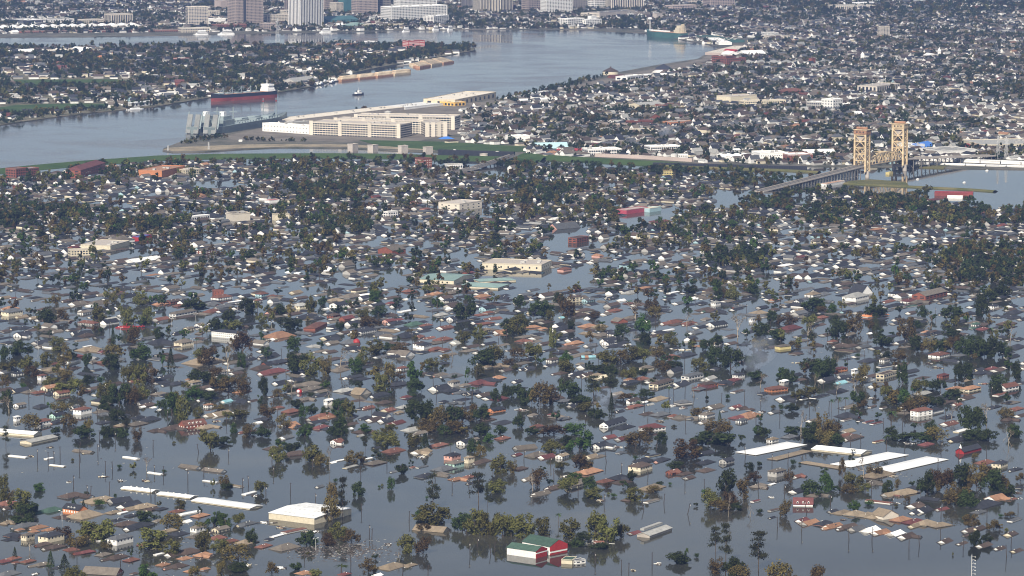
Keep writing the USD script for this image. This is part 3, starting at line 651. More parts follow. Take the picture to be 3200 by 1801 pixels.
# --- the near bank of the bend
B('wharf_shed', 'green-roofed wharf shed behind the green ship', 'warehouse', 2146, 120, 2250, 136, 60, 8, wall='hull_green', roof='roof_green')
B('wharf_shed', 'white-fronted wharf shed curving right of the green ship', 'warehouse', 2206, 128, 2246, 143, 30, 9, wall='Ww', roof='roof_white')
B('wharf_shed', 'long white roof strips behind the green wharf shed', 'warehouse', 2215, 118, 2304, 122, 14, 5, wall='Ww', roof='roof_white')
B('wharf_shed', 'great tan-roofed wharf shed with a pink end wall', 'warehouse', 2203, 174, 2264, 175.2, 250, 9, wall='stone_pink', roof='stone_cream')
B('factory', 'old red-brick factory with tall windows beside the quay', 'factory', 2224, 203, 2268, 205, 30, 27, wall='Wq', roof='roof_dark_brown', win='grid', fl=4, bays=8)
B('factory', 'lower red-brick factory wing right of the tall-windowed one', 'factory', 2270, 206, 2330, 203, 35, 22, wall='Wq', roof='roof_dark_brown', win='grid', fl=3, bays=10)
B('warehouse', 'white gabled warehouse with a red-roofed neighbour by the quay', 'warehouse', 2277, 180, 2312, 179, 35, 18, wall='Ww', roof='roof_white', top='gd')
B('warehouse', 'red-roofed shed behind the white gabled warehouse', 'warehouse', 2288, 170, 2315, 168, 30, 14, wall='paint_red', roof='paint_red', top='gd')
B('warehouse', 'broad white barrel-roofed warehouse right of the brick factory', 'warehouse', 2336, 180, 2402, 178, 60, 16, wall='Ww', roof='roof_white', top='gx')
B('warehouse', 'row of grey-white gabled sheds in a long block', 'warehouse', 2338, 208, 2615, 206, 70, 14, wall='Ww', roof='roof_pale_grey', top='multi', n=7)
B('warehouse', 'white gable-fronted hall above the long gabled block', 'warehouse', 2511, 173, 2555, 172, 30, 16, wall='Ww', roof='roof_slate_grey', top='gd')
B('warehouse', 'slim red-brick tower beside the long gabled block', 'tower', 2537, 208, 2548, 207, 8, 24, wall='Wq', roof='roof_rust_red')
B('church', 'white church hall with a tall white steeple among the far houses', 'church', 2900, 182, 2932, 181, 25, 14, wall='Ww', roof='roof_white', top='gd')
B('church', 'slim white church steeple among the far houses', 'steeple', 2931, 182, 2940, 182, 6, 34, wall='Ww', roof='roof_white', top='hip', rise=8)
B('church', 'pale domed church with a narrow white tower', 'church', 2690, 190, 2701, 190, 6, 26, wall='Ww', roof='roof_white', top='hip', rise=6)
B('warehouse', 'red-brick hall with dark roof near the right edge of the far city', 'hall', 3078, 138, 3124, 137, 40, 18, wall='Wq', roof='roof_dark_brown', top='hip')
B('pumping_house', 'brick house under a black hip roof with a white lantern on the quay', 'building', 2051, 222, 2101, 222, 45, 19, wall='stone_pink', roof='roof_charcoal', top='hip')
B('warehouse', 'red metal-roofed shed beside the round river tank', 'warehouse', 1913, 248, 1954, 247, 30, 12, wall='Wq', roof='roof_maroon', top='gx')
B('warehouse', 'white long low shed below the black-roofed quay house', 'warehouse', 2058, 231, 2170, 225, 25, 8, wall='Ww', roof='roof_white', top='gx')
B('warehouse', 'white long low shed, nearer of the two below the quay house', 'warehouse', 2020, 245, 2092, 242, 25, 12, wall='Ww', roof='roof_white', top='gx', win='grid', fl=1, bays=12)
B('office_block', 'white two-floor framed building right of the red quay shed', 'building', 1960, 262, 2012, 255, 25, 20, wall='Ww', roof='roof_white', win='grid', fl=2, bays=6)
B('train_shed', 'long white train shed lying along the river road', 'shed', 1592, 311, 1716, 291, 12, 6, wall='Ww', roof='roof_white')
B('wharf_shed', 'long ochre wharf shed with dark loading doors', 'warehouse', 1422, 333, 1550, 308, 60, 19, wall='barge_tan', roof='stone_cream', win='grid', fl=1, bays=9, wr=(.35, .6))
B('wharf_shed', 'bright yellow end of the ochre wharf shed', 'warehouse', 1366, 331, 1420, 335, 28, 14, wall='paint_yellow', roof='stone_cream', win='grid', fl=1, bays=5)
B('wharf_shed', 'white wharf roof between the ochre shed and the grey shed', 'warehouse', 1266, 346, 1388, 332, 45, 9, wall='Ww', roof='roof_white')
B('wharf_shed', 'very long grey-tan wharf shed lining the river', 'warehouse', 918, 387, 1264, 347, 45, 11, wall='concrete', roof='stone_cream')
lm(1080, 375, 'the very long wharf shed')
def block(label, x0, y0, x1, y1, d, hp, bays):
    t = B('office_block', label, 'office block', x0, y0, x1, y1, d, hp, wall='stone_cream', roof='concrete', win='grid', fl=6, bays=bays, wr=(.86, .60))
    L = float(np.linalg.norm(P(x1, y1) - P(x0, y0))); H = hp / ((S(y0) + S(y1)) / 2)
    for k in (-.5, -.17, .17, .5): MB().box(L * k * .97 - 3.2, L * k * .97 + 3.2, -.9, 1.2, 0, H + 2.5).build('stair_tower', M['stone_cream'], t)
    return t
block('long cream six-floor office block at the back of three', 1108, 403, 1420, 409, 42, 42, 34)
block('cream six-floor office block in the middle of three', 1045, 414, 1322, 422, 36, 42, 30)
block('cream six-floor office block at the front of three, widest face to the camera', 969, 425, 1250, 435, 48, 43, 32)
block('cream six-floor car park at the right end of the three office blocks', 1334, 431, 1392, 430, 90, 43, 8)
lm(1110, 415, 'the cream office blocks')
B('wharf_shed', 'long white wharf building with small square windows left of the office blocks', 'building', 820, 413, 966, 423, 18, 27, wall='Ww', roof='roof_white', win='grid', fl=2, bays=14, wr=(.22, .22))
B('shed', 'small white shed behind the white wharf building', 'shed', 984, 391, 1014, 391, 14, 12, wall='Ww', roof='roof_white', top='gx')
B('wharf_shed', 'low grey quay shed in front of the grey ships', 'warehouse', 915, 399, 975, 394, 20, 14, wall='We', roof='roof_pale_grey')
B('shop', 'blue-roofed shelter at the foot of the car park', 'shelter', 1378, 438, 1420, 437, 16, 9, wall='Ww', roof='paint_blue', top='hip')
B('kiosk', 'small white cube hut on the sandy spit', 'hut', 746, 446, 757, 446, 6, 7, wall='Ww', roof='roof_white')
for k, (x, y, w) in enumerate(((1094, 474, 16), (1157, 477, 17), (1249, 479, 11), (1326, 483, 9))):
    B('lock_pier', ['widest concrete lock pier nearest the sandy spit', 'concrete lock pier, second from the spit', 'narrow concrete lock pier, third from the spit', 'narrow concrete lock pier nearest the dark timber wall'][k], 'pier', x - w / 2, y, x + w / 2, y + 1, 14, 22, wall='concrete', roof='concrete')
B('fender_wall', 'long dark timber fender wall of the lock', 'wall', 1368, 489, 1606, 496, 5, 19, wall='timber_dark', roof='timber_dark', win='vert', fl=6, bays=60)
B('fender_wall', 'dark timber wharf wall left of the lift bridge', 'wall', 2040, 519, 2520, 531, 5, 9, wall='timber_dark', roof='timber_dark', win='vert', fl=6, bays=60)
def tank(name, label, cat, px, py, wpx, hp, wall, roof, cone):
    s = S(py); r = wpx / 2 / s; h = hp / s; t = thing(name, label, cat, (*P(px, py), 0), 0)
    MB().cyl(0, 0, -1, h, r, n=40).build('wall', M[wall], t, smooth=30)
    MB().cyl(0, 0, h, h + cone, r * 1.04, r * .12, 40).build('roof', M[roof], t); MB().cyl(0, 0, h + cone, h + cone + r * .15, r * .1, n=12).build('roof_vent', M['roof_dark_brown'], t)
    return t
tank('storage_tank', 'round white tank with a dark cone roof on the river bank', 'tank', 1908, 236, 50, 13, 'Wy', 'roof_dark_brown', 7)
tank('storage_tank', 'low round concrete tank below the dark timber wall', 'tank', 1512, 495, 26, 14, 'concrete', 'concrete', 1)
tank('storage_tank', 'small round grey tank among the office block roofs', 'tank', 1212, 372, 22, 22, 'We', 'We', 2)
B('warehouse', 'pale blue long-roofed hall behind the lock lawn', 'hall', 1680, 468, 1780, 466, 40, 13, wall='Wu', roof='Wu', top='gx')
B('crane_barge', 'jumble of red steel sheds right of the pale blue hall', 'shed', 1748, 478, 1836, 476, 20, 10, wall='paint_red', roof='paint_red', top='multi', n=5)
B('school', 'white framed two-floor hall on columns beyond the canal levee', 'building', 1838, 488, 1942, 485, 30, 19, wall='Ww', roof='roof_white', win='grid', fl=2, bays=14, wr=(.75, .6))
B('school', 'white three-floor gridded building behind a dark tree', 'building', 2032, 484, 2126, 481, 25, 24, wall='Ww', roof='roof_white', win='grid', fl=3, bays=14, wr=(.75, .6))
B('house', 'white house at the end of the canal flood wall', 'house', 2120, 498, 2150, 498, 14, 13, wall='Ww', roof='roof_white', win='grid', fl=2, bays=5)
B('warehouse', 'wide low white-roofed sheds above the dark timber wharf', 'warehouse', 2262, 503, 2360, 501, 40, 16, wall='Ww', roof='roof_white', top='multi', n=4)
B('warehouse', 'white two-floor canal warehouse left of the brick one', 'warehouse', 2374, 507, 2462, 505, 40, 26, wall='Ww', roof='roof_white', win='grid', fl=2, bays=12, wr=(.3, .25))
B('warehouse', 'brick canal warehouse with a white roof', 'warehouse', 2464, 510, 2540, 508, 40, 24, wall='Wq', roof='roof_white', win='grid', fl=3, bays=14, wr=(.4, .4))
B('warehouse', 'white skylit shed behind the brick canal warehouse', 'warehouse', 2522, 492, 2618, 490, 45, 18, wall='Ww', roof='roof_white', top='gx')
B('warehouse', 'grey gabled shed left of the lift bridge tower', 'warehouse', 2632, 505, 2666, 503, 30, 22, wall='We', roof='roof_dark_brown', top='gd')
B('warehouse', 'broad white warehouse right of the lift bridge', 'warehouse', 2946, 490, 3052, 484, 60, 16, wall='Ww', roof='roof_pale_grey')
B('warehouse', 'cream warehouse with pale lilac roof at the right edge', 'warehouse', 3070, 472, 3260, 468, 90, 18, wall='Wy', roof='roof_pale_grey')
B('warehouse', 'red shed with white end beyond the lift bridge', 'warehouse', 3014, 472, 3052, 466, 30, 16, wall='paint_red', roof='paint_red', top='gx')
B('warehouse', 'blue-roofed canal shed just right of the lift bridge', 'warehouse', 2886, 470, 2936, 460, 40, 12, wall='Ww', roof='paint_blue', top='gx')
B('warehouse', 'white shed beside the blue-roofed canal shed', 'warehouse', 2840, 470, 2890, 466, 40, 14, wall='Ww', roof='roof_white')
for i in range(6):
    x = 2872 + i * 64; y = 505 + i * 2.6
    B('rail_wagon', f'tall white covered wagon, {NTH[i]} from the lift bridge in the upper row', 'wagon', x, y, x + 61, y + 2.4, 9, 13, wall='Ww', roof='roof_white', top='gx', rise=1).SetCustomDataByKey('group', 'white wagons on the canal bank')
for i in range(6):
    x = 2890 + i * 64; y = 517 + i * 2.0
    B('rail_wagon', f'low white wagon, {NTH[i]} from the lift bridge in the lower row', 'wagon', x, y, x + 60, y + 1.9, 8, 8, wall='Ww', roof='roof_white', top='gx', rise=1).SetCustomDataByKey('group', 'white low wagons on the canal bank')
# --- single buildings in the dry city to the right
B('office_block', 'large white windowed block among the houses above the lift bridge', 'building', 2740, 298, 2812, 288, 40, 26, wall='stone_cream', roof='concrete', win='vert', fl=4, bays=12)
B('hospital', 'pale grey three-floor ward block left of the lift bridge towers', 'hospital', 2520, 345, 2602, 348, 25, 26, wall='We', roof='roof_white', win='grid', fl=3, bays=12)
B('hospital', 'bright white taller wing at the right end of the ward block', 'hospital', 2603, 349, 2633, 346, 25, 36, wall='Ww', roof='roof_white', win='grid', fl=4, bays=4, wr=(.4, .4))
B('school', 'long cream school with many windows', 'school', 2325, 338, 2456, 334, 22, 20, wall='Wy', roof='concrete', win='grid', fl=3, bays=22)
B('school', 'cream windowless hall at the left end of the long school', 'school', 2283, 328, 2365, 322, 35, 24, wall='Wy', roof='concrete')
B('school', 'brick school with red roof above the long cream school', 'school', 2446, 302, 2514, 300, 22, 24, wall='Wq', roof='roof_rust_red', top='hip', win='grid', fl=3, bays=14, rise=5)
B('school', 'low brick wing right of the red-roofed brick school', 'school', 2516, 308, 2566, 306, 22, 14, wall='Wq', roof='roof_dark_brown', win='grid', fl=2, bays=10)
B('warehouse', 'pale yellow warehouse with a grey metal side', 'warehouse', 2007, 345, 2080, 340, 40, 21, wall='Wy', roof='roof_pale_grey', top='gx', rise=4)
B('warehouse', 'brick warehouse right of the pale yellow one', 'warehouse', 2084, 345, 2124, 342, 30, 15, wall='Wq', roof='roof_dark_brown')
B('church', 'brick church with a pointed gable window', 'church', 2030, 380, 2066, 378, 30, 22, wall='Wq', roof='roof_grey_brown', top='gd')
B('church', 'dark-roofed nave left of the brick church gable', 'church', 2018, 374, 2034, 374, 25, 20, wall='stone_cream', roof='roof_grey_brown', top='hip')
B('flats', 'long maroon-brick flats below the brick church', 'flats', 1972, 397, 2042, 394, 18, 16, wall='Wq', roof='roof_maroon', win='grid', fl=2, bays=14)
B('flats', 'long brown flats left of the maroon-brick flats', 'flats', 1872, 400, 1974, 402, 18, 12, wall='stone_pink', roof='roof_grey_brown', win='grid', fl=2, bays=16)
B('flats', 'cream arcaded building below the maroon-brick flats', 'building', 1962, 420, 2042, 417, 18, 13, wall='Wy', roof='concrete', win='grid', fl=1, bays=10)
B('warehouse', 'orange-walled store right of the brick church', 'shop', 2094, 396, 2160, 392, 20, 13, wall='Wo', roof='roof_pale_grey', win='grid', fl=1, bays=6)
B('warehouse', 'white flat-roofed building at the left edge of the dry city houses', 'warehouse', 1594, 446, 1656, 444, 22, 19, wall='Ww', roof='roof_white')
B('warehouse', 'pink and white low hall below the long train shed', 'hall', 1628, 320, 1732, 316, 20, 9, wall='stone_pink', roof='roof_white', top='gx')
# --- on the river point
B('warehouse', 'white-roofed yellow shed at the left of the river point', 'warehouse', 16, 172, 80, 172, 40, 10, wall='Wz', roof='roof_white', top='gx')
B('warehouse', 'second white-roofed yellow shed, nearer the river', 'warehouse', 66, 170, 124, 166, 40, 10, wall='Wz', roof='roof_white', top='gx')
B('warehouse', 'cream peaked warehouse roof on the river point', 'warehouse', 260, 168, 314, 164, 50, 16, wall='Wy', roof='roof_white', top='gd')
B('warehouse', 'grey-tan long shed left of the cream peaked warehouse', 'warehouse', 166, 172, 258, 166, 45, 10, wall='stone_cream', roof='stone_cream', top='gx')
B('hall', 'red-roofed hall among the trees of the river point', 'hall', 156, 206, 210, 206, 30, 13, wall='stone_pink', roof='roof_rust_red', top='hip')
B('house', 'ochre cube house on the river point', 'house', 302, 186, 318, 186, 12, 10, wall='Wo', roof='barge_tan')
B('school', 'grey-white school block on the river point', 'school', 410, 186, 442, 186, 20, 11, wall='Ww', roof='roof_white', win='grid', fl=2, bays=6)
B('flats', 'white-railed red flats on the river point', 'flats', 562, 199, 592, 197, 20, 15, wall='Wq', roof='roof_white', win='grid', fl=2, bays=8)
B('flats', 'six-floor red building with white balcony bands at the tip of the river point', 'flats', 1276, 158, 1328, 156, 25, 28, wall='flats_red', roof='roof_rust_red', win='grid', fl=6, bays=3, wmat='trim_white', wr=(.95, .3))
B('warehouse', 'long orange-brown brick building near the tip of the river point', 'building', 1068, 152, 1126, 150, 25, 12, wall='Wo', roof='roof_grey_brown', win='grid', fl=1, bays=12)
B('warehouse', 'white flat-roofed hall beside the orange-brown building', 'hall', 1134, 141, 1182, 138, 30, 8, wall='Ww', roof='roof_white')
B('warehouse', 'dark flat pavilion roof behind the orange-brown building', 'pavilion', 1062, 136, 1100, 134, 20, 8, wall='We', roof='roof_slate_grey')
B('warehouse', 'pale grey shipyard shed on the river point shore', 'warehouse', 924, 262, 992, 254, 30, 16, wall='We', roof='roof_pale_grey', top='gx')
B('office_block', 'white long riverside office behind the moored tugs', 'building', 940, 234, 972, 232, 14, 10, wall='Ww', roof='roof_white', win='grid', fl=2, bays=7)
B('house', 'orange domed tank house in the river point field', 'house', 377, 268, 396, 268, 14, 14, wall='Wo', roof='roof_orange', top='hip')
for k, (x0, x1, y) in enumerate(((456, 476, 306), (490, 512, 304), (528, 558, 298))):
    B('shed', ['small white cube shed on the bank', 'white shed in the middle of three on the bank', 'longest white shed of three on the bank'][k] + ' left of the red-hulled ship', 'shed', x0, y, x1, y - 1, 12, 9, wall='Ww', roof='roof_white')
# --- standing out of the flood
B('school', 'three-floor red-brick school with maroon roof beside the levee', 'school', 252, 558, 330, 534, 22, 36, wall='Wq', roof='roof_maroon', top='hip', win='grid', fl=3, bays=12, rise=5, wr=(.45, .5)); lm(280, 545, 'the red-brick school')
B('flats', 'red-brick block with a pale blank end at the left edge', 'flats', 50, 556, 86, 552, 20, 26, wall='Wq', roof='roof_grey_brown', win='grid', fl=3, bays=5); lm(60, 545, 'the brick block at the left edge')
B('flats', 'brick and white flats right of the blank-ended brick block', 'flats', 86, 549, 122, 545, 16, 20, wall='Wq', roof='roof_pale_grey', win='grid', fl=3, bays=6)
B('school', 'orange flat-roofed school hall standing in the flood', 'school', 506, 556, 578, 540, 36, 20, wall='Wo', roof='roof_orange'); lm(515, 548, 'the orange school hall')
B('school', 'cream wing at the right of the orange school hall', 'school', 580, 546, 626, 542, 20, 14, wall='Wy', roof='concrete', win='grid', fl=2, bays=8)
B('shop', 'low cream supermarket with wide pale roof in the flood', 'shop', 345, 783, 405, 767, 38, 17, wall='Wy', roof='concrete', win=None); lm(335, 765, 'the cream supermarket')
B('warehouse', 'white hip-roofed hall with a red-brick end behind the cream supermarket', 'hall', 378, 762, 421, 756, 22, 24, wall='Ww', roof='roof_grey_brown', top='hip', rise=4)
B('container', 'bright red box building with blue roof right of the supermarket', 'building', 433, 754, 474, 747, 9, 15, wall='paint_red', roof='paint_blue'); lm(452, 745, 'the bright red box building')
B('shop', 'cream two-floor shop left of the supermarket', 'shop', 221, 800, 286, 797, 12, 21, wall='Wy', roof='concrete', win='grid', fl=2, bays=7, single=True)
B('hall', 'white shallow-roofed hall in the flood', 'hall', 420, 824, 508, 812, 18, 14, wall='Ww', roof='roof_white', top='gx', rise=3); lm(462, 815, 'the white shallow-roofed hall')
B('flats', 'two-floor brick flats with white windows', 'flats', 632, 797, 676, 789, 10, 22, wall='Wq', roof='roof_grey_brown', win='grid', fl=2, bays=5, wmat='trim_white', top='hip', rise=2)
B('flats', 'long white flats near the orange-balconied house', 'flats', 592, 692, 656, 684, 10, 15, wall='Ww', roof='roof_white', win='grid', fl=1, bays=9)
B('flats', 'orange house with a black roof behind the long white flats', 'house', 527, 698, 580, 696, 10, 15, wall='Wo', roof='roof_charcoal', top='hip', rise=2, win='grid', fl=1, bays=6)
B('hall', 'cream wide-roofed hall with curved eaves', 'hall', 728, 692, 782, 689, 22, 27, wall='stone_cream', roof='roof_grey_brown'); lm(755, 680, 'the cream wide-roofed hall')
B('hall', 'white windowless block behind dark trees', 'building', 860, 690, 905, 688, 12, 22, wall='Wy', roof='roof_grey_brown'); lm(880, 682, 'the white windowless block')
B('church', 'white gable-fronted church with broad black roof', 'church', 1003, 848, 1042, 848, 24, 22, wall='Ww', roof='roof_charcoal', top='gd'); lm(1038, 835, 'the black-roofed church')
B('school', 'great teal-roofed school hall with tan walls', 'school', 1309, 884, 1418, 889, 58, 22, wall='Wy', roof='teal_roof', top='gx', rise=2.2); lm(1400, 870, 'the teal-roofed school')
B('school', 'low teal-roofed school wing right of the great hall', 'school', 1432, 899, 1556, 905, 34, 13, wall='Wy', roof='teal_roof', top='hip', rise=1.8)
B('school', 'third teal roof, lowest of the school, behind an olive tree', 'school', 1500, 885, 1612, 880, 22, 11, wall='Wy', roof='teal_roof', top='hip', rise=1.6)
B('school', 'long cream flat-roofed school with recessed dark doorways', 'school', 1507, 842, 1692, 848, 46, 23, wall='Wy', roof='concrete', win='grid', fl=1, bays=8, wr=(.2, .35)); lm(1620, 835, 'the long cream school')
B('warehouse', 'bright pink store with a pale roof in the flood', 'shop', 1958, 670, 2026, 661, 16, 15, wall='paint_pink', roof='stone_pink'); lm(1992, 662, 'the bright pink store')
B('warehouse', 'pale blue and cream store beside the bright pink one', 'shop', 2030, 664, 2066, 659, 14, 14, wall='Wu', roof='Wy')
B('school', 'tan two-floor school with grey roof among dark trees', 'school', 1436, 660, 1506, 650, 34, 26, wall='stone_cream', roof='concrete', win='grid', fl=2, bays=4, wr=(.25, .3)); lm(1470, 650, 'the tan two-floor school')
B('flats', 'white two-floor block with dark windows', 'flats', 1213, 681, 1244, 678, 9, 21, wall='Ww', roof='roof_pale_grey', win='grid', fl=2, bays=4, single=True); lm(1228, 672, 'the white two-floor block')
B('flats', 'dark red two-floor brick block in the mid flood', 'flats', 1802, 760, 1840, 753, 12, 17, wall='Wq', roof='roof_dark_brown', win='grid', fl=2, bays=5); lm(1820, 750, 'the dark red brick block')
B('hall', 'dark red barn-like hall with grey gable roof', 'hall', 1226, 797, 1268, 791, 22, 30, wall='Wq', roof='roof_grey_brown', top='gx', rise=4); lm(1245, 785, 'the dark red barn-like hall')
B('church', 'slate-roofed church with a pale pink end wall', 'church', 1742, 718, 1814, 712, 20, 20, wall='Wp', roof='roof_slate_grey', top='gx', rise=6); lm(1775, 708, 'the slate-roofed church')
B('flats', 'cream two-storey cube house right of the dark red block', 'house', 2005, 748, 2032, 745, 9, 22, wall='Wy', roof='roof_grey_brown', top='hip', rise=1.5)
B('house', 'sky-blue cube house under a dark roof', 'house', 1948, 840, 1976, 838, 9, 18, wall='Wu', roof='roof_charcoal', top='hip', rise=1.5); lm(1962, 830, 'the sky-blue cube house')
B('house', 'long maroon low-roofed house in the mid flood', 'house', 2042, 700, 2104, 697, 14, 12, wall='stone_pink', roof='roof_maroon', top='hip', rise=2.5); lm(2070, 692, 'the long maroon roof')
B('flats', 'yellow-cream row of flats below the canal levee', 'flats', 2056, 547, 2110, 546, 10, 12, wall='Wz', roof='roof_rust_red', win='grid', fl=2, bays=10); lm(2083, 540, 'the yellow-cream flats')
B('flats', 'white flat block near the causeway road', 'flats', 1402, 530, 1446, 528, 14, 14, wall='Ww', roof='roof_grey_brown', win='grid', fl=1, bays=6)
B('school', 'dark brick school among trees left of the causeway', 'school', 1322, 522, 1350, 520, 20, 24, wall='Wq', roof='roof_charcoal', win='grid', fl=3, bays=5, wmat='trim_white', wr=(.3, .4)); lm(1335, 510, 'the dark brick school')
B('flats', 'row of cream and orange shop fronts under a black roof', 'shop', 1056, 578, 1144, 572, 14, 15, wall='Wy', roof='roof_charcoal', top='hip', rise=3, win='grid', fl=1, bays=9)
B('shop', 'red-canopied petrol station roof in the flood', 'canopy', 842, 635, 874, 632, 10, 10, wall='Ww', roof='paint_red')
B('barge', 'long rust-red barge lying aground inside the broken floodbank', 'barge', 2920, 612, 3040, 614, 18, 12, wall='hull_red', roof='paint_red'); lm(2980, 610, 'the red barge')
B('house', 'white house with red-brown roof pinned beside the red barge', 'house', 2914, 634, 2942, 630, 9, 14, wall='Ww', roof='roof_maroon', top='hip', rise=2)
B('boat', 'white low hulk under the side of the red barge', 'boat', 2960, 620, 3008, 621, 6, 9, wall='Ww', roof='roof_white')
B('boat', 'white drifted boat-like shed with rusty roof beside the bridge ramp', 'shed', 2583, 584, 2640, 574, 9, 10, wall='Ww', roof='rust_steel'); lm(2610, 572, 'the drifted white shed')
B('shed', 'long white low shed right of the bridge ramp foot', 'shed', 2570, 606, 2652, 603, 7, 6, wall='Ww', roof='roof_rust_red')
B('church', 'white A-frame church front with dark steep roof', 'church', 2690, 922, 2728, 917, 18, 34, wall='Ww', roof='roof_charcoal', top='gd', rise=9); lm(2710, 905, 'the A-frame church')
B('flats', 'brick two-floor flats with tan gable roof near the right edge', 'flats', 2892, 938, 2960, 922, 16, 28, wall='Wq', roof='roof_grey_brown', top='gx', rise=3.5, win='grid', fl=2, bays=6); lm(2930, 922, 'the brick two-floor flats')
B('flats', 'long white two-floor flats with grey hip roof', 'flats', 549, 990, 614, 978, 8, 17, wall='Ww', roof='roof_grey_brown', top='hip', rise=2, win='grid', fl=1, bays=7, single=True); lm(580, 978, 'the long white flats')
B('school', 'white two-floor school block with dark flat roof', 'school', 661, 1052, 742, 1060, 16, 26, wall='Ww', roof='roof_charcoal', top='hip', rise=1.2, win='grid', fl=2, bays=12, single=True, wr=(.35, .3)); lm(700, 1045, 'the white two-floor school')
B('flats', 'square brick-red tower house', 'house', 668, 930, 699, 929, 9, 24, wall='Wq', roof='roof_rust_red', win='grid', fl=2, bays=3, wr=(.3, .3)); lm(683, 918, 'the brick-red tower house')
B('hall', 'rust-red brick hall with stepped roof in the flood', 'hall', 985, 1034, 1022, 1016, 12, 16, wall='Wq', roof='roof_rust_red', top='hip', rise=2); lm(990, 1020, 'the rust-red brick hall')
B('flats', 'cream two-storey cube house with dark flat hip roof', 'house', 1787, 944, 1822, 941, 8, 22, wall='Wy', roof='roof_dark_brown', top='hip', rise=1.2, win='grid', fl=2, bays=3, single=True); lm(1805, 932, 'the cream cube house')
B('house', 'white-fronted house with red gable trim', 'house', 1931, 1010, 1962, 1007, 12, 16, wall='Wq', roof='roof_grey_brown', top='gd', rise=3); lm(1946, 1000, 'the red-trimmed white front')
B('house', 'white long house with black gable roof', 'house', 1737, 1041, 1792, 1027, 7.5, 16, wall='Ww', roof='roof_charcoal', top='gx', rise=2.6, win='grid', fl=1, bays=6, single=True); lm(1764, 1030, 'the white long black-roofed house')
def pavilion():
    c = P(1838, 1118); t = thing('striped_pavilion', 'pavilion roof of turquoise and orange panels afloat', 'pavilion', (*c, 0), 12)
    for k in range(4):
        x = -7.0 + k * 3.5; r = MB(); r.add([[x, -3, .5], [x + 3.45, -3, .5], [x + 3.45, 0, 2.2], [x, 0, 2.2], [x, -3, .3], [x + 3.45, -3, .3], [x + 3.45, 0, 2.0], [x, 0, 2.0]], [[0, 1, 2, 3], [7, 6, 5, 4], [0, 4, 5, 1], [1, 5, 6, 2], [0, 3, 7, 4]])
        r.build('roof_panel', M['roof_orange'] if k == 1 else M['roof_turquoise'], t)
    r = MB(); r.box(-7, 7, 0.05, 3, .5, 1.9); r.build('back_roof', M['roof_maroon'], t); MB().box(-6.8, 6.8, -2.7, 2.8, -1, .28).build('wall', M['Wq'], t)
pavilion(); lm(1838, 1112, 'the striped turquoise pavilion')
B('flats', 'long cream house with pale roof half sunk', 'house', 1870, 1186, 1926, 1172, 7, 8, wall='Wy', roof='Wy', top='gx', rise=1.4); lm(1898, 1178, 'the long cream half-sunk house')
B('flats', 'cream two-floor flats under a dark hip roof', 'flats', 2056, 1212, 2106, 1197, 9, 20, wall='Wy', roof='roof_dark_brown', top='hip', rise=1.8, win='grid', fl=1, bays=6, single=True); lm(2080, 1192, 'the dark-roofed cream flats')
B('house', 'white two-storey house with grey roof and balcony', 'house', 2152, 1188, 2198, 1178, 8, 20, wall='Ww', roof='roof_slate_grey', top='hip', rise=1.6, win='grid', fl=1, bays=5, single=True); lm(2175, 1172, 'the white grey-roofed two-storey house')
B('house', 'orange-brick house with dark hip roof', 'house', 2203, 1212, 2244, 1206, 9, 18, wall='Wo', roof='roof_dark_brown', top='hip', rise=1.8, win='grid', fl=1, bays=4, single=True); lm(2222, 1200, 'the orange-brick house')
B('house', 'grey broad-eaved house alone on open water', 'house', 2124, 1266, 2164, 1262, 9, 15, wall='We', roof='roof_slate_grey', top='hip', rise=2); lm(2143, 1255, 'the grey broad-eaved house')
B('house', 'long white gable-ended house with dark blue-black roof', 'house', 1900, 1338, 1958, 1320, 8, 22, wall='Ww', roof='roof_charcoal', top='gx', rise=2.6, win='grid', fl=1, bays=5, single=True); lm(1925, 1322, 'the long white gable-ended house')
B('house', 'white-walled house with broad maroon-brown hip roof', 'house', 2024, 1350, 2080, 1343, 12, 24, wall='Ww', roof='roof_maroon', top='hip', rise=2.8, win='grid', fl=1, bays=5, single=True); lm(2050, 1335, 'the broad maroon-roofed house')
B('house', 'tan steep-gabled house mirrored in the water', 'house', 1126, 1236, 1160, 1228, 11, 22, wall='stone_cream', roof='roof_tan', top='gd', rise=4.6); lm(1138, 1222, 'the tan steep-gabled house')
B('house', 'small white house with a tall front gable and two windows', 'house', 1268, 1116, 1296, 1110, 13, 20, wall='Ww', roof='roof_grey_brown', top='gd', rise=3.6, win='grid', fl=1, bays=2, single=True, wr=(.2, .5)); lm(1280, 1105, 'the white front gable')
B('house', 'orange-walled little house with black roof beside the dark trees', 'house', 1541, 1290, 1580, 1284, 7, 16, wall='Wo', roof='roof_charcoal', top='gx', rise=1.8, win='grid', fl=1, bays=4, single=True); lm(1560, 1278, 'the little orange-walled house')
B('house', 'brick house with rust-red hip roof mirrored in the water', 'house', 2411, 1226, 2462, 1220, 10, 18, wall='Wo', roof='roof_rust_red', top='hip', rise=2, win='grid', fl=1, bays=5, single=True); lm(2436, 1212, 'the mirrored brick house')
B('house', 'small bright brick-red box house', 'house', 2620, 1162, 2648, 1158, 7, 15, wall='Wo', roof='roof_maroon', top='hip', rise=1.2, win='grid', fl=1, bays=3, single=True); lm(2634, 1152, 'the brick-red box house')
B('flats', 'cream flat-roofed row with dark windows', 'flats', 2762, 1184, 2804, 1172, 8, 15, wall='Wy', roof='roof_dark_brown', win='grid', fl=1, bays=6, single=True); lm(2783, 1170, 'the cream flat-roofed row')
B('house', 'white and brick two-storey house with bright red hip roof', 'house', 2869, 1303, 2914, 1296, 9, 30, wall='Ww', roof='roof_rust_red', top='hip', rise=2.2, win='grid', fl=2, bays=3, single=True, wr=(.35, .4)); lm(2890, 1288, 'the red-roofed two-storey house')
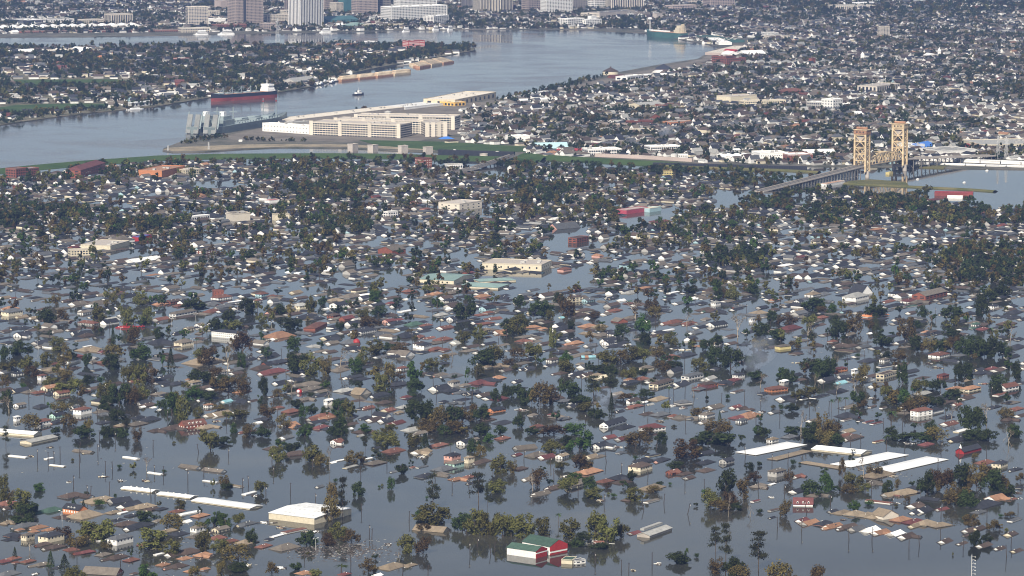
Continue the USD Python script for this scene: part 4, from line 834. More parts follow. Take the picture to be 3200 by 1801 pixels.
B('house', 'white house with red gable roof near the right edge', 'house', 3142, 1222, 3184, 1214, 9, 24, wall='Ww', roof='roof_rust_red', top='gx', rise=2.8, win='grid', fl=1, bays=4, single=True); lm(3160, 1205, 'the red gable roof near the right edge')
B('house', 'cream and tan house with its corner torn off', 'house', 3028, 1226, 3066, 1218, 10, 18, wall='Wy', roof='roof_orange', top='hip', rise=2, win='grid', fl=1, bays=3, single=True)
B('house', 'yellow small house mirrored beside a bare tree', 'house', 2439, 1094, 2472, 1090, 8, 17, wall='Wz', roof='roof_grey_brown', top='hip', rise=1.4); lm(2455, 1082, 'the small yellow house')
B('house', 'long house with vivid orange-red roof among trees', 'house', 2712, 994, 2778, 986, 12, 13, wall='Ww', roof='Wo', top='hip', rise=2.6); lm(2745, 985, 'the vivid orange-red roof')
def dormers(t, n, L, y, z, m, w=1.3):
    for k in range(n):
        x = (k - (n - 1) / 2) * L / n; a, b = MB(), MB()
        walls_gable(a, 2.6, w, z + 1.3, .6, z - .4, cx=x, cy=y, rot=True); d_ = a.build('dormer', M['trim_white'], t)
        MB().box(x - w * .3, x + w * .3, y - 1.36, y - 1.25, z + .25, z + 1.2).build('window', M['window_dark'], d_)
t = B('mansion', 'red-brick mansion with white dormers above the flood', 'house', 578, 1342, 646, 1334, 10, h=6.3, wall='Wq', roof='roof_rust_red', top='gx', rise=3.4, win='grid', fl=1, bays=6, single=True, wmat='trim_white', wr=(.3, .5)); dormers(t, 4, 15, 2.2, 3.6, None); lm(612, 1325, 'the red-brick dormered mansion')
t = B('brick_house', 'brick two-storey house with white dormers and dark roof', 'house', 196, 1604, 246, 1612, 9, h=6.9, wall='Wo', roof='roof_charcoal', top='gx', rise=3.0, win='grid', fl=1, bays=6, single=True, wmat='trim_white', wr=(.4, .5)); dormers(t, 3, 9, 2.0, 4.0, None); lm(226, 1590, 'the brick dormered house')
t = B('mansard_house', 'rust-red mansard roof with three white dormers afloat', 'house', 2479, 1582, 2540, 1583, 9, h=5.6, wall='Ww', roof='roof_maroon', top='gx', rise=4.0); dormers(t, 3, 12, 1.6, 1.9, None); lm(2510, 1570, 'the mansard roof with three dormers')
t = B('warehouse', 'wide white warehouse with cream walls and a shallow roof', 'warehouse', 840, 1622, 982, 1640, 46, h=6.0, wall='Wy', roof='metal_white', top='gx', rise=1.5); lm(955, 1605, 'the wide white warehouse')
for i_ in range(8):
    for j_ in range(4):
        u_ = 23 - abs(j_ * 11 + 6 - 23); x_ = -15.4 + i_ * 4.2 + (j_ % 2)
        MB().box(x_, x_ + 1.6, j_ * 11 + 4.6, j_ * 11 + 7.4, 6.0 - 1.5 + 1.5 * (u_ - 1.4) / 23, 6.0 - 1.5 + 1.5 * (u_ + 1.4) / 23 + .30).build('skylight', M['skylight_pale'], t.GetChild('roof'))
B('shed', 'white corrugated shed with skylights at the left edge', 'shed', -70, 1352, 105, 1366, 13, 16, wall='Wy', roof='metal_white', top='gx', rise=1.6); lm(60, 1350, 'the white shed at the left edge')
B('shed', 'long cream metal shed with rusting roof', 'shed', 98, 1390, 181, 1372, 12, 14, wall='Wy', roof='roof_pale_grey', top='gx', rise=1.2); lm(120, 1378, 'the long cream metal shed')
for k, (x0, y0, x1, y1, d, lb) in enumerate(((378, 1530, 474, 1541, 9, 'white barracks roof with vents, leftmost of the row'), (490, 1548, 594, 1560, 10, 'white barracks roof with vents in the middle of the row'), (598, 1568, 780, 1593, 15, 'longest white barracks roof at the right of the row'))):
    t = B('barracks', lb, 'barracks', x0, y0, x1, y1, d, 9, wall='Wy', roof='metal_white', top='gx', rise=0.9)
    if k < 2:
        for j in range(4): MB().box(-8 + j * 5.3, -7 + j * 5.3, 3.2, 4.2, 1.5, 2.7).build('roof_vent', M['trim_white'], t)
lm(426, 1530, 'the leftmost barracks roof'); lm(540, 1552, 'the middle barracks roof'); lm(690, 1575, 'the longest barracks roof')
RW = [('long low white roof at the left of four by the dark trees', 2362, 1424, 2520, 1392, 20), ('white gabled roof with a dark eave, second of four', 2536, 1408, 2690, 1424, 19), ('white low roof behind a bare tree, third of four', 2660, 1462, 2838, 1424, 20), ('white low roof, nearest and rightmost of four', 2790, 1478, 2962, 1438, 20)]
for lb, x0, y0, x1, y1, d in RW: B('school_roof', lb, 'roof', x0, y0, x1, y1, d, 9 if x0 != 2536 else 14, wall='Wy', roof='metal_white', top='hip' if x0 != 2536 else 'gx', rise=1.7)
lm(2430, 1405, 'the leftmost white school roof'); lm(2620, 1405, 'the dark-eaved white roof'); lm(2870, 1455, 'the rightmost white school roof')
B('school_roof', 'long tan roof slab between the white roofs', 'roof', 2428, 1440, 2538, 1412, 9, 6, wall='stone_cream', roof='roof_tan', top='hip', rise=1.0)
B('school_roof', 'second tan roof slab, below the white gabled roof', 'roof', 2497, 1448, 2618, 1467, 9, 6, wall='stone_cream', roof='roof_tan', top='hip', rise=1.0); lm(2558, 1450, 'the tan roof slab')
t = B('church', 'red-fronted little church with dark roof and white spire', 'church', 2986, 1417, 3012, 1420.2, 27, h=4.6, wall='paint_red', roof='roof_charcoal', top='gd', rise=2.6)
MB().cyl(0, 1.2, 3.4, 7.6, 1.1, .05, 4).build('spire', M['trim_white'], t); lm(3010, 1400, 'the little church with the white spire')
t = B('house', 'tan gable-roofed two-storey house at the middle of the brown roof row', 'house', 2760, 1625, 2808, 1618, 13, 33, wall='stone_cream', roof='roof_tan', top='gd', rise=3.8); lm(2782, 1605, 'the tan two-storey house')
t = B('hall', 'tall hall with green roof, white side and red gable front', 'hall', 1632, 1718, 1718, 1735, 17, h=9.6, wall='Ww', roof='roof_green', top='gx', rise=3.8); lm(1685, 1690, 'the green-roofed red hall')
L1 = float(np.linalg.norm(P(1718, 1735) - P(1632, 1718))) / 2
HH = 5.8
g_ = MB(); walls_gable(g_, 0.5, 17, HH - .03, 3.7, HH - 3.4, cx=L1 + .26, cy=8.5); g_.build('gable_panel', M['paint_red'], t)
MB().box(L1 + .02, L1 + .4, .2, 16.8, HH - 4.6, HH - 3.42).build('white_band', M['trim_white'], t)
MB().box(L1 + .02, L1 + .36, .2, 16.8, HH - 6.2, HH - 4.62).build('red_band', M['paint_red'], t)
for k in range(3): MB().box(L1 + .02, L1 + .5, 1.5 + k * 5, 4.5 + k * 5, 0, HH - 6.3).build('bay_door', M['window_dark'], t)
g_ = MB(); g_.box(L1 - 9, L1 + .2, -.2, 8.4, 0, .1)
t = B('hall', 'lower green-roofed annex in front of the tall red hall', 'hall', 1584, 1733, 1674, 1746, 13, h=7.4, wall='Ww', roof='roof_green', top='gx', rise=2.4); lm(1620, 1730, 'the green-roofed annex')
L2 = float(np.linalg.norm(P(1674, 1746) - P(1584, 1733))) / 2; HA = 5.0
g_ = MB(); walls_gable(g_, 0.5, 13, HA - .03, 2.35, HA - 1.0, cx=L2 + .26, cy=6.5); g_.build('gable_panel', M['paint_red'], t)
MB().box(L2 + .02, L2 + .4, .2, 12.8, HA - 1.9, HA - 1.02).build('white_band', M['trim_white'], t)
MB().box(L2 + .02, L2 + .36, .2, 12.8, 0, HA - 1.92).build('red_band', M['paint_red'], t)
B('container', 'white box trailer with green roof strips in front of the red hall', 'trailer', 1754, 1762, 1788, 1764, 12, 15, wall='Wy', roof='roof_green'); 
B('container', 'smaller white and dark trailer beside the box trailer', 'trailer', 1800, 1764, 1830, 1760, 6, 13, wall='Ww', roof='roof_slate_grey', win='grid', fl=1, bays=2)
t = B('grandstand', 'long grey stand with pale stepped roofs on open water', 'stand', 2030, 1682, 2100, 1657, 10, 18, wall='concrete', roof='roof_pale_grey', top='gx', rise=1.6)
MB().box(-14, 14, 6.0, 9.0, 4.2, 5.6).build('upper_roof', M['roof_pale_grey'], t); lm(2062, 1665, 'the long grey stand')
t = B('house', 'tan sunken roof with a white gable under a fallen tree', 'house', 1290, 1658, 1384, 1666, 12, 14, wall='stone_cream', roof='roof_tan', top='gx', rise=2.8); lm(1335, 1652, 'the tan roof under a fallen tree')
t = B('house', 'wrecked mossy-roofed house with a red gable at the bottom edge', 'house', 256, 1794, 362, 1800, 14, 22, wall='Wq', roof='roof_grey_brown', top='gx', rise=3.5, win='grid', fl=1, bays=7, single=True, wmat='trim_white'); lm(305, 1780, 'the mossy wrecked house')
def dome():
    s = S(1077); t = thing('domed_house', 'slate-grey steep roof ending in a bright red dome', 'house', (*P(1094, 1074), 0), AX - 20)
    r = MB(); roof_hip(r, 17, 11, .4, 3.6); r.build('roof', M['roof_slate_grey'], t); MB().box(-8.4, 8.4, -5.4, 5.4, -1, .39).build('wall', M['Ww'], t)
    d = trimesh.creation.icosphere(3, 3.4); d.apply_scale([1, 1, 1.1]); d.apply_translation([4.6, -4.4, 1.2]); usdkit.mesh(stage, str(t.GetPath()) + '/dome', d, M['paint_red'], smooth=True)
    c = P(935, 1228); t = thing('red_tank', 'round red and white tank bobbing among wreckage', 'tank', (*c, 0), 20)
    d = trimesh.creation.icosphere(3, 2.6); d.apply_translation([0, 0, 1.0]); usdkit.mesh(stage, str(t.GetPath()) + '/shell', d, M['paint_red'], smooth=True)
    d = trimesh.creation.icosphere(2, 1.4); d.apply_translation([-1.2, -1.4, 1.6]); usdkit.mesh(stage, str(t.GetPath()) + '/patch', d, M['trim_white'], smooth=True)
dome(); lm(1094, 1062, 'the red-domed slate roof'); lm(935, 1222, 'the round red tank')
def red_frame():
    t = thing('fallen_sign', 'fallen bright red steel sign frame lying in the water', 'sign frame', (*P(405, 1025), 0), 6)
    for k in range(9):
        x = -13 + k * 3.1; MB().bar((x, -1.5, .4), (x + 1.5, 1.5, 1.5 + (k % 3) * .5), .5).build('strut', M['paint_red'], t)
    MB().bar((-14, -1.5, .5), (9, -1.5, .9), .8).build('rail', M['paint_red'], t); MB().bar((-12, 1.5, 1.4), (15, 1.5, 1.2), .8).build('rail', M['paint_red'], t)
    MB().bar((-4, 0, .5), (-2.5, 0, 4.6), .7).build('mast', M['paint_red'], t); MB().box(-8, -3, -1.2, 1.2, .5, 2.0).build('box', M['paint_red'], t)
red_frame(); lm(405, 1015, 'the fallen red sign frame')
def wall_row(label, pts, h, w, m):
    return levee('flood_wall', pts, w, h, M[m], None, None, crest=w * .8)
tag(levee('flood_wall', [(1860, 493), (2000, 499), (2100, 505), (2165, 509)], 2, 6.5, M['stone_pink'], None, None, crest=1.6), 'long tan concrete flood wall along the canal', 'wall')
# ---------------------------------------------------------------- bridges
def lift_bridge():
    a, b = P(2699, 553), P(2805, 534)
    d = (b - a) / np.linalg.norm(b - a); span = float(np.linalg.norm(b - a)); rot = math.degrees(math.atan2(d[1], d[0]))
    t = thing('lift_bridge', 'tall cream steel vertical-lift bridge with two latticed towers over the canal', 'bridge', (*((a + b) / 2), 0), rot)
    st = M['bridge_steel']; hw, hl, H, deck = 8.5, 6.0, 69.0, 17.0
    for sgn in (-1, 1):
        cx = sgn * (span / 2 + 6); tw = MB(); br = MB()
        for x in (cx - hl, cx + hl):
            for y in (-hw, hw): tw.bar((x, y, 8), (x, y, H - 8), 2.6, 2.1)
        zs = np.linspace(deck + 7, H - 9, 5)
        for i, z in enumerate(zs):
            for y in (-hw, hw): br.bar((cx - hl, y, z), (cx + hl, y, z), 1.0)
            for x in (cx - hl, cx + hl): br.bar((x, -hw, z), (x, hw, z), 1.1)
            if i < len(zs) - 1:
                z2 = zs[i + 1]
                for y in (-hw, hw): br.bar((cx - hl, y, z), (cx + hl, y, z2), 1.05); br.bar((cx + hl, y, z), (cx - hl, y, z2), 1.05)
                if i % 2 == 0:
                    for x in (cx - hl, cx + hl): br.bar((x, -hw, z), (x, hw, zs[min(i + 2, 4)]), .9); br.bar((x, hw, z), (x, -hw, zs[min(i + 2, 4)]), .9)
        for y in (-hw, hw): br.bar((cx - hl, y, deck - 8), (cx + hl, y, deck + 7), .9); br.bar((cx + hl, y, deck - 8), (cx - hl, y, deck + 7), .9)
        tw.build('tower_leg', st, t); tag(br.build('tower_bracing', st, t), None, None, None, 'stuff')
        MB().box(cx - hl - 1, cx + hl + 1, -hw - 1.5, hw + 1.5, H - 8, H - 2).build('machine_house', M['rust_steel'] if sgn < 0 else st, t)
        MB().box(cx - hl - 1.6, cx + hl + 1.6, -hw - 2.2, hw + 2.2, H - 2, H - 1.2).build('machine_roof', st, t)
        for k in (-1, 0, 1): MB().box(cx - hl - 1.12, cx - hl - .9, k * 5 - .9, k * 5 + .9, H - 6, H - 3.6).build('window', M['window_dark'], t)
        sh = MB(); sh.bar((cx, -hw, H + .6), (cx, hw, H + .6), 3.2, sides=10); sh.build('sheave', M['rust_steel'], t)
        cw = MB(); cw.box(cx - sgn * 0 - 4, cx + 4, -hw + 1.5, hw - 1.5, H - 18, H - 10); cw.build('counterweight', M['concrete'], t)
        for y in (-hw, hw): MB().cyl(cx, y, -8, 9, 3.4, 2.8, 14).build('pier', M['concrete'], t)
        MB().box(cx - 2, cx + 2, -hw, hw, 5, 9).build('pier_cap', M['concrete'], t)
    tr = MB(); n = 10; xs = np.linspace(-span / 2 + 1, span / 2 - 1, n + 1); zt = lambda x: deck + 7 + 7.5 * (1 - (2 * x / span) ** 2)
    for y in (-7.2, 7.2):
        for i in range(n):
            tr.bar((xs[i], y, deck), (xs[i + 1], y, deck), 1.1); tr.bar((xs[i], y, zt(xs[i])), (xs[i + 1], y, zt(xs[i + 1])), 1.1)
            tr.bar((xs[i], y, deck), (xs[i], y, zt(xs[i])), .7)
            tr.bar((xs[i], y, zt(xs[i]) if i % 2 == 0 else deck), (xs[i + 1], y, deck if i % 2 == 0 else zt(xs[i + 1])), .8)
        tr.bar((xs[n], y, deck), (xs[n], y, zt(xs[n])), .7)
    for i in range(n + 1): tr.bar((xs[i], -7.2, zt(xs[i])), (xs[i], 7.2, zt(xs[i])), .7)
    for i in range(n): tr.bar((xs[i], -7.2, zt(xs[i])), (xs[i + 1], 7.2, zt(xs[i + 1])), .5)
    tr.build('lift_span_truss', st, t)
    MB().box(-span / 2 - 13, span / 2 + 13, -7, 7, deck - 1.6, deck - .3).build('road_deck', M['concrete'], t)
    MB().box(-span / 2 - 13, span / 2 + 13, -5.5, 5.5, deck - .29, deck - .2).build('roadway', M['asphalt'], t)
    MB().box(-6, 6, -hw - 8, -hw - 2, -2, 3.2).build('fender', M['Wz'], t)
    return a, d, span, deck
ba, bd, bspan, bdeck = lift_bridge()
def ramp(name, label, p0, z0, p1, z1, width, n, bents=True, m='concrete'):
    p0, p1 = np.array(p0), np.array(p1); L = float(np.linalg.norm(p1 - p0)); dv = (p1 - p0) / L
    t = thing(name, label, 'bridge', (*p0, 0), math.degrees(math.atan2(dv[1], dv[0])))
    q = MB(); hw = width / 2
    for dz, hh, m2, nm, ww in ((-1.3, 0, m, 'road_deck', hw), (0.02, .1, 'asphalt', 'roadway', hw - 1.2)):
        k = MB(); k.add([[0, -ww, z0 + dz], [L, -ww, z1 + dz], [L, ww, z1 + dz], [0, ww, z0 + dz], [0, -ww, z0 + hh], [L, -ww, z1 + hh], [L, ww, z1 + hh], [0, ww, z0 + hh]], [[3, 2, 1, 0], [4, 5, 6, 7], [0, 1, 5, 4], [1, 2, 6, 5], [2, 3, 7, 6], [3, 0, 4, 7]]); k.build(nm, M[m2], t)
    for y in (-hw + .2, hw - .2, 0):
        k = MB(); hh = .9 if y else .5; k.add([[0, y - .15, z0 + .1], [L, y - .15, z1 + .1], [L, y + .15, z1 + .1], [0, y + .15, z0 + .1], [0, y - .15, z0 + hh], [L, y - .15, z1 + hh], [L, y + .15, z1 + hh], [0, y + .15, z0 + hh]], [[3, 2, 1, 0], [4, 5, 6, 7], [0, 1, 5, 4], [1, 2, 6, 5], [2, 3, 7, 6], [3, 0, 4, 7]]); k.build('parapet' if y else 'kerb', M['concrete'], t)
    if bents:
        for i in range(1, n):
            x = L * i / n; z = z0 + (z1 - z0) * i / n - 1.3
            if z < 1.2: continue
            k = MB()
            for y in (-hw + 1, 0, hw - 1): k.bar((x, y, -2), (x, y, z), .8)
            k.bar((x, -hw + .5, z - .5), (x, hw - .5, z - .5), 1.0)
            if z > 5: k.bar((x, -hw + 1, 1), (x, hw - 1, z - 1), .4); k.bar((x, hw - 1, 1), (x, -hw + 1, z - 1), .4)
            k.build('bent', st_, t)
    return t
st_ = M['concrete_dark']
end = ba - bd * 13
ramp('bridge_ramp', 'long sloping trestle road rising from the flood to the lift bridge', P(2372, 600), 1.0, end, bdeck - .3, 15, 34)
far0 = ba + bd * (bspan + 13)
ramp('bridge_ramp', 'trestle road descending behind the lift bridge into the city', far0, bdeck - .3, far0 + np.array([bd[0] * .82 + .2, bd[1] * .82]) * 330, 2.5, 15, 16)
ramp('causeway', 'straight raised causeway road leading to the lock', P(1195, 580), .4, P(1480, 532), 3.0, 16, 12, False)
ramp('causeway', 'upper sloping end of the raised causeway beside the lock', P(1482, 531), 3.0, P(1606, 503), 9.0, 14, 10)
lm(2560, 560, 'the bridge ramp'); lm(1350, 555, 'the raised causeway')

# ---------------------------------------------------------------- ships and boats
def hull(L, Bm, z0, z1, bow=.28, stern=.06, flare=.0, sheer=0.0, n=22):
    """A hull from station to station; bow at +x."""
    xs = np.linspace(-L / 2, L / 2, n); mb = MB(); rows = []
    for x in xs:
        u = (x + L / 2) / L; w = 1.0
        if u > 1 - bow: w = max(0.02, 1 - ((u - 1 + bow) / bow) ** 2.2)
        if u < stern * 2: w = .72 + .28 * (u / (stern * 2)) ** .6
        zt = z1 + sheer * max(0, (u - .8) / .2) ** 1.5
        wb = w * (1 - flare * (1 if u > 1 - bow else .12))
        ox = flare * 6 * max(0, (u - .85) / .15) ** 2
        rows.append([[x, -Bm / 2 * wb, z0], [x + ox, -Bm / 2 * w, zt], [x + ox, Bm / 2 * w, zt], [x, Bm / 2 * wb, z0]])
    v = np.array(rows).reshape(-1, 3); f = []
    for i in range(n - 1):
        a, b = 4 * i, 4 * i + 4
        f += [[a, b, b + 1, a + 1], [a + 1, b + 1, b + 2, a + 2], [a + 2, b + 2, b + 3, a + 3]]
    mb.add(v, f); mb.add(v, [[0, 1, 2, 3], [4 * n - 1, 4 * n - 2, 4 * n - 3, 4 * n - 4]])
    return mb
def vessel(name, label, cat, xs, ys, xb, yb, group=None):
    """A thing whose stern and bow stand at two photo positions; returns it and its length."""
    s, b = P(xs, ys), P(xb, yb); d = b - s
    t = thing(name, label, cat, (*((s + b) / 2), 0), math.degrees(math.atan2(d[1], d[0])), group)
    return t, float(np.linalg.norm(d))
t, L = vessel('cargo_ship', 'black and red-hulled bulk carrier moored at the river point', 'ship', 856, 304, 660, 318)
hull(L, 24, -1, 6.0, flare=.15).build('lower_hull', M['hull_red'], t); hull(L + .4, 24.3, 6.0, 12, flare=.05, sheer=3).build('upper_hull', M['hull_black'], t)
hull(L - 2, 22, 11.9, 12.2).build('deck', M['rust_steel'], t)
for k in range(5): MB().box(L * (.38 - .145 * k) - 6, L * (.38 - .145 * k) + 6, -7, 7, 12.2, 14).build('hatch_cover', M['ship_grey'], t)
for k in range(4):
    x = L * (.31 - .145 * k); c = MB(); c.bar((x, 0, 12), (x, 0, 24), 1.6); c.bar((x, 0, 22), (x + 9, 2, 17), .8); c.build('deck_crane', M['ship_grey'], t)
for i, (x0, x1, w, z0, z1) in enumerate(((-.46, -.34, 21, 12.2, 16), (-.45, -.345, 19, 16, 19), (-.445, -.35, 17, 19, 22), (-.44, -.355, 22, 22, 25))): MB().box(L * x0, L * x1, -w / 2, w / 2, z0, z1).build('deckhouse', M['metal_white'], t)
MB().box(L * -.475, L * -.455, -4, 4, 12.2, 26).build('funnel', M['hull_black'], t); MB().bar((L * -.39, 0, 25), (L * -.39, 0, 33), .8).build('mast', M['metal_white'], t)
# two grey naval transports, moored side by side, sterns with raised ramps to the left
for i, (xs, ys, xb, yb) in enumerate(((600, 419, 858, 381), (655, 420, 896, 379))):
    t, L = vessel('transport_ship', ['outer grey naval transport with raised stern ramps', 'inner grey naval transport beside the quay, bow to the right'][i], 'ship', xs, ys, xb, yb)
    hull(L, 27, -1, 11, flare=.25, sheer=5).build('hull', M['ship_grey_dark'], t); hull(L - 3, 25, 10.9, 11.3).build('deck', M['ship_grey'], t)
    MB().box(-L * .40, -L * .26, -11, 11, 11.3, 20).build('deckhouse', M['ship_grey'], t); MB().box(-L * .38, -L * .28, -8, 8, 20, 26).build('bridge_house', M['ship_grey'], t)
    MB().box(-L * .345, -L * .315, -4, 4, 26, 33).build('funnel', M['metal_white'], t)
    for sg in (-1, 1):
        r = MB(); y = sg * 7.2
        r.add([[-L / 2 - 2, y - 4.1, 1], [-L / 2 - 2, y + 4.1, 1], [-L / 2 + 8, y + 4.6, 31], [-L / 2 + 8, y - 4.6, 31], [-L / 2 - .6, y - 4.6, 1], [-L / 2 - .6, y + 4.6, 1], [-L / 2 + 9.4, y + 4.6, 31], [-L / 2 + 9.4, y - 4.6, 31]], [[0, 1, 2, 3], [7, 6, 5, 4], [0, 3, 7, 4], [1, 5, 6, 2], [3, 2, 6, 7]])
        r.build('stern_ramp', M['ramp_grey'], t)
        MB().bar((-L / 2 + 4, y + sg * 5.4, 8), (-L / 2 + 14, y + sg * 5.4, 34), 1.6).build('ramp_post', M['ship_grey'], t)
    m = MB(); m.bar((-L * .2, 0, 11), (-L * .2, 0, 38), 1.3); m.bar((-L * .2, -7, 30), (-L * .2, 7, 30), .8); m.bar((L * .36, 0, 12), (L * .36, 0, 42), 1.0); m.build('mast', M['ship_grey'], t)
    q = MB()
    for k in range(16): q.box(-L * .2 + k * L * .035, -L * .2 + k * L * .035 + 2.5, -11, -8.6, 11.3, 13.5); q.box(-L * .2 + k * L * .035, -L * .2 + k * L * .035 + 2.5, 8.6, 11, 11.3, 13.5)
    tag(q.build('deck_fittings', M['ship_grey'], t), 'rows of small grey deck fittings', None, None, 'stuff')
    for k in range(2): MB().box(L * (.05 + .16 * k), L * (.13 + .16 * k), -7, 7, 11.3, 15).build('cargo_hatch', M['ship_grey'], t)
    MB().bar((L * .36, 0, 36), (L * .36, 0, 38), 2.0).build('lamp', M['paint_red'], t)
t, L = vessel('tanker', 'green-hulled tanker moored at the river bend', 'ship', 2138, 122, 2022, 113)
hull(L, 30, -1, 13, flare=.15, sheer=3).build('hull', M['hull_green'], t); hull(L - 3, 28, 12.9, 13.3).build('deck', M['rust_steel'], t)
MB().box(-L * .1, L * .42, -3, 3, 13.3, 16).build('pipe_deck', M['metal_white'], t)
for z0, z1, k in ((13.3, 20, .14), (20, 25, .11), (25, 30, .08)): MB().box(-L * .45, -L * (.45 - k), -12 + z0 * .15, 12 - z0 * .15, z0, z1).build('deckhouse', M['Wy'], t)
MB().box(-L * .47, -L * .455, -4, 4, 13.3, 34).build('funnel', M['barge_tan'], t); MB().bar((L * .42, 0, 17), (L * .42, 0, 40), 1.2).build('mast', M['metal_white'], t); MB().cyl(L * .42, 0, 40, 44, 5, 4, 10).build('mast_top', M['metal_white'], t)
t, L = vessel('tugboat', 'black tugboat with white wheelhouse steaming alone on the river', 'tugboat', 1105, 299, 1137, 296)
hull(L, 8, -.5, 2.6, bow=.4, sheer=1.4).build('hull', M['hull_black'], t); MB().box(-L * .28, L * .18, -3, 3, 2.6, 5.4).build('deckhouse', M['metal_white'], t); MB().box(-L * .06, L * .14, -2.4, 2.4, 5.4, 8.2).build('wheelhouse', M['metal_white'], t)
MB().box(-L * .055, L * .145, -2.44, 2.44, 6.4, 7.4).build('window', M['window_dark'], t); MB().cyl(-L * .18, 0, 5.4, 9, .9, .8, 10).build('funnel', M['hull_black'], t); MB().bar((L * .02, 0, 8), (L * .02, 0, 14), .35).build('mast', M['pole_metal'], t)
for i, (x0, y0, x1, y1, lb) in enumerate(((604, 110, 650, 109, 'white river ferry moored at the far bank, leftmost'), (680, 109, 732, 108, 'white paddle steamer moored right of the leftmost ferry'), (998, 103, 1034, 102, 'white ferry moored in front of the striped tower'), (1256, 101, 1279, 100, 'small white ferry off the great white hotel'), (1350, 96, 1370, 95, 'tall white cruise boat right of the small ferry'), (1397, 96, 1414, 95, 'small white launch at the far bank, rightmost'))):
    t, L = vessel('ferry', lb, 'ferry', x1, y1, x0, y0)
    hull(L, L * .28, -.5, 2.5, bow=.25).build('hull', M['metal_white'], t)
    for k in range(3): MB().box(-L * (.42 - .05 * k), L * (.30 - .08 * k), -L * .11, L * .11, 2.5 + 3 * k, 5.2 + 3 * k).build('deckhouse', M['metal_white'], t)
    for k in range(2): MB().box(-L * .40, L * .26, -L * .113, L * .113, 3.4 + 3 * k, 4.6 + 3 * k).build('window_band', M['window_dark'], t)
    MB().cyl(-L * .2, 0, 11, 15, 1, .9, 8).build('funnel', M['hull_black'], t)
# barges
g = random.Random(5)
bi = 0
def barge_at(px, py, rot, label=None):
    L, Wd = 59.0, 10.7
    t = thing('barge', label or 'tan covered hopper barge moored in the long raft off the river point', 'barge', (*P(px, py), 0), rot, 'tan barges rafted off the river point')
    h = 3.2
    MB().box(-L / 2, L / 2, -Wd / 2, Wd / 2, -1, h).build('hull', M['barge_tan'] if g.random() < .7 else M['rust_steel'], t); MB().box(-L / 2 + 3, L / 2 - 3, -Wd / 2 + 1, Wd / 2 - 1, h, h + 1.5).build('cover', M['barge_cover'], t)
    MB().box(-L / 2 + .5, -L / 2 + 2.3, -3, 3, h, h + .8).build('winch', M['rust_steel'], t)
def raft(pa, pb, across, which, skip=()):
    a, b = P(*pa), P(*pb); d = (b - a); L = np.linalg.norm(d); d /= L; n = np.array([-d[1], d[0]]); k = int(L // 65)
    for j in range(across):
        for i in range(k):
            if (i, j) in skip: continue
            c = a + d * (32 + i * 65) + n * (6 + j * 13.4) + d * (j * 22)
            px, py = PIX(c[0], c[1]); barge_at(px, py, math.degrees(math.atan2(d[1], d[0])) + g.uniform(-.8, .8), f'tan covered barge, {NTH[i]} from the left, {NTH[j]} row from the river, {which} raft')
raft((1066, 256), (1316, 228), 4, 'nearer'); raft((1312, 214), (1444, 192), 5, 'farther', skip=((0, 4),))
for i in range(17):
    x = 858 + i * 11.5; y = 283 - i * 1.55 + g.uniform(-3, 3)
    t, L = vessel('workboat', f'small workboat, {NTH[i]} from the left of those rafted along the shore', 'boat', x, y, x + 17, y - 3 + g.uniform(-2, 2), 'workboats along the river point shore')
    L = max(L, 14); hull(L, 5.5, -.4, 1.9, bow=.35, sheer=.8).build('hull', M[g.choice(['hull_black', 'hull_red', 'rust_steel', 'hull_black'])], t)
    MB().box(-L * .3, L * .1, -1.9, 1.9, 1.9, 4.2).build('cabin', M['metal_white'], t); MB().box(-L * .1, L * .08, -1.6, 1.6, 4.2, 6.2).build('wheelhouse', M['metal_white'], t)
t, L = vessel('floating_restaurant', 'white flat-roofed floating landing stage at the left bank', 'pontoon', 398, 338, 476, 330)
MB().box(-L / 2, L / 2, -7, 7, -1, 1.5).build('hull', M['hull_black'], t); MB().box(-L * .45, L * .45, -6, 6, 1.5, 8).build('deckhouse', M['metal_white'], t); MB().box(-L * .48, L * .48, -7, 7, 8, 8.8).build('roof', M['metal_white'], t)
for k in range(6): MB().box(-L * .4 + k * L * .14, -L * .4 + k * L * .14 + 4, -6.1, -5.9, 3, 6.5).build('window', M['window_dark'], t)
t, L = vessel('boat', 'low white barge hull in front of the floating landing stage', 'boat', 398, 345, 450, 341); hull(L, 8, -.4, 1.6).build('hull', M['metal_white'], t); MB().box(-L * .3, L * .2, -2.5, 2.5, 1.6, 3.4).build('cabin', M['metal_white'], t)
for i, (x, y, lb) in enumerate(((2868, 562, 'white speedboat on the canal right of the lift bridge'), (3014, 572, 'second white speedboat further right on the canal'), (3085, 535, 'white buoy boat near the canal bank'))):
    t, L = vessel('speedboat', lb, 'boat', x - 4, y, x + 4, y - .5); hull(max(L, 5), 2.4, -.2, 1.1, bow=.5).build('hull', M['metal_white'], t); MB().box(-1.2, .8, -.8, .8, 1.1, 1.9).build('cabin', M['metal_white'], t)
def pylon(px, py, h, label):
    t = thing('pylon', label, 'pylon', (*P(px, py), 0), 25); m = MB(); w = h * .07
    for x in (-1, 1):
        for y in (-1, 1): m.bar((x * w, y * w, 0), (x * .5, y * .5, h), .32)
    for k in range(6):
        z = h * k / 6; q = w + (0.5 - w) * k / 6; z2 = h * (k + 1) / 6; q2 = w + (.5 - w) * (k + 1) / 6
        for y in (-1, 1): m.bar((-q, y * q, z), (q2, y * q2, z2), .16); m.bar((q, y * q, z), (-q2, y * q2, z2), .16)
    m.build('mast', M['pole_metal'], t); a = MB()
    for z in (.72, .84, .95): a.bar((-h * .12, 0, h * z), (h * .12, 0, h * z), .35)
    a.build('crossarm', M['pole_metal'], t)
pylon(3118, 500, 36, 'lattice power pylon left of its pair right of the lift bridge'); pylon(3144, 500, 34, 'lattice power pylon right of its pair at the right edge')
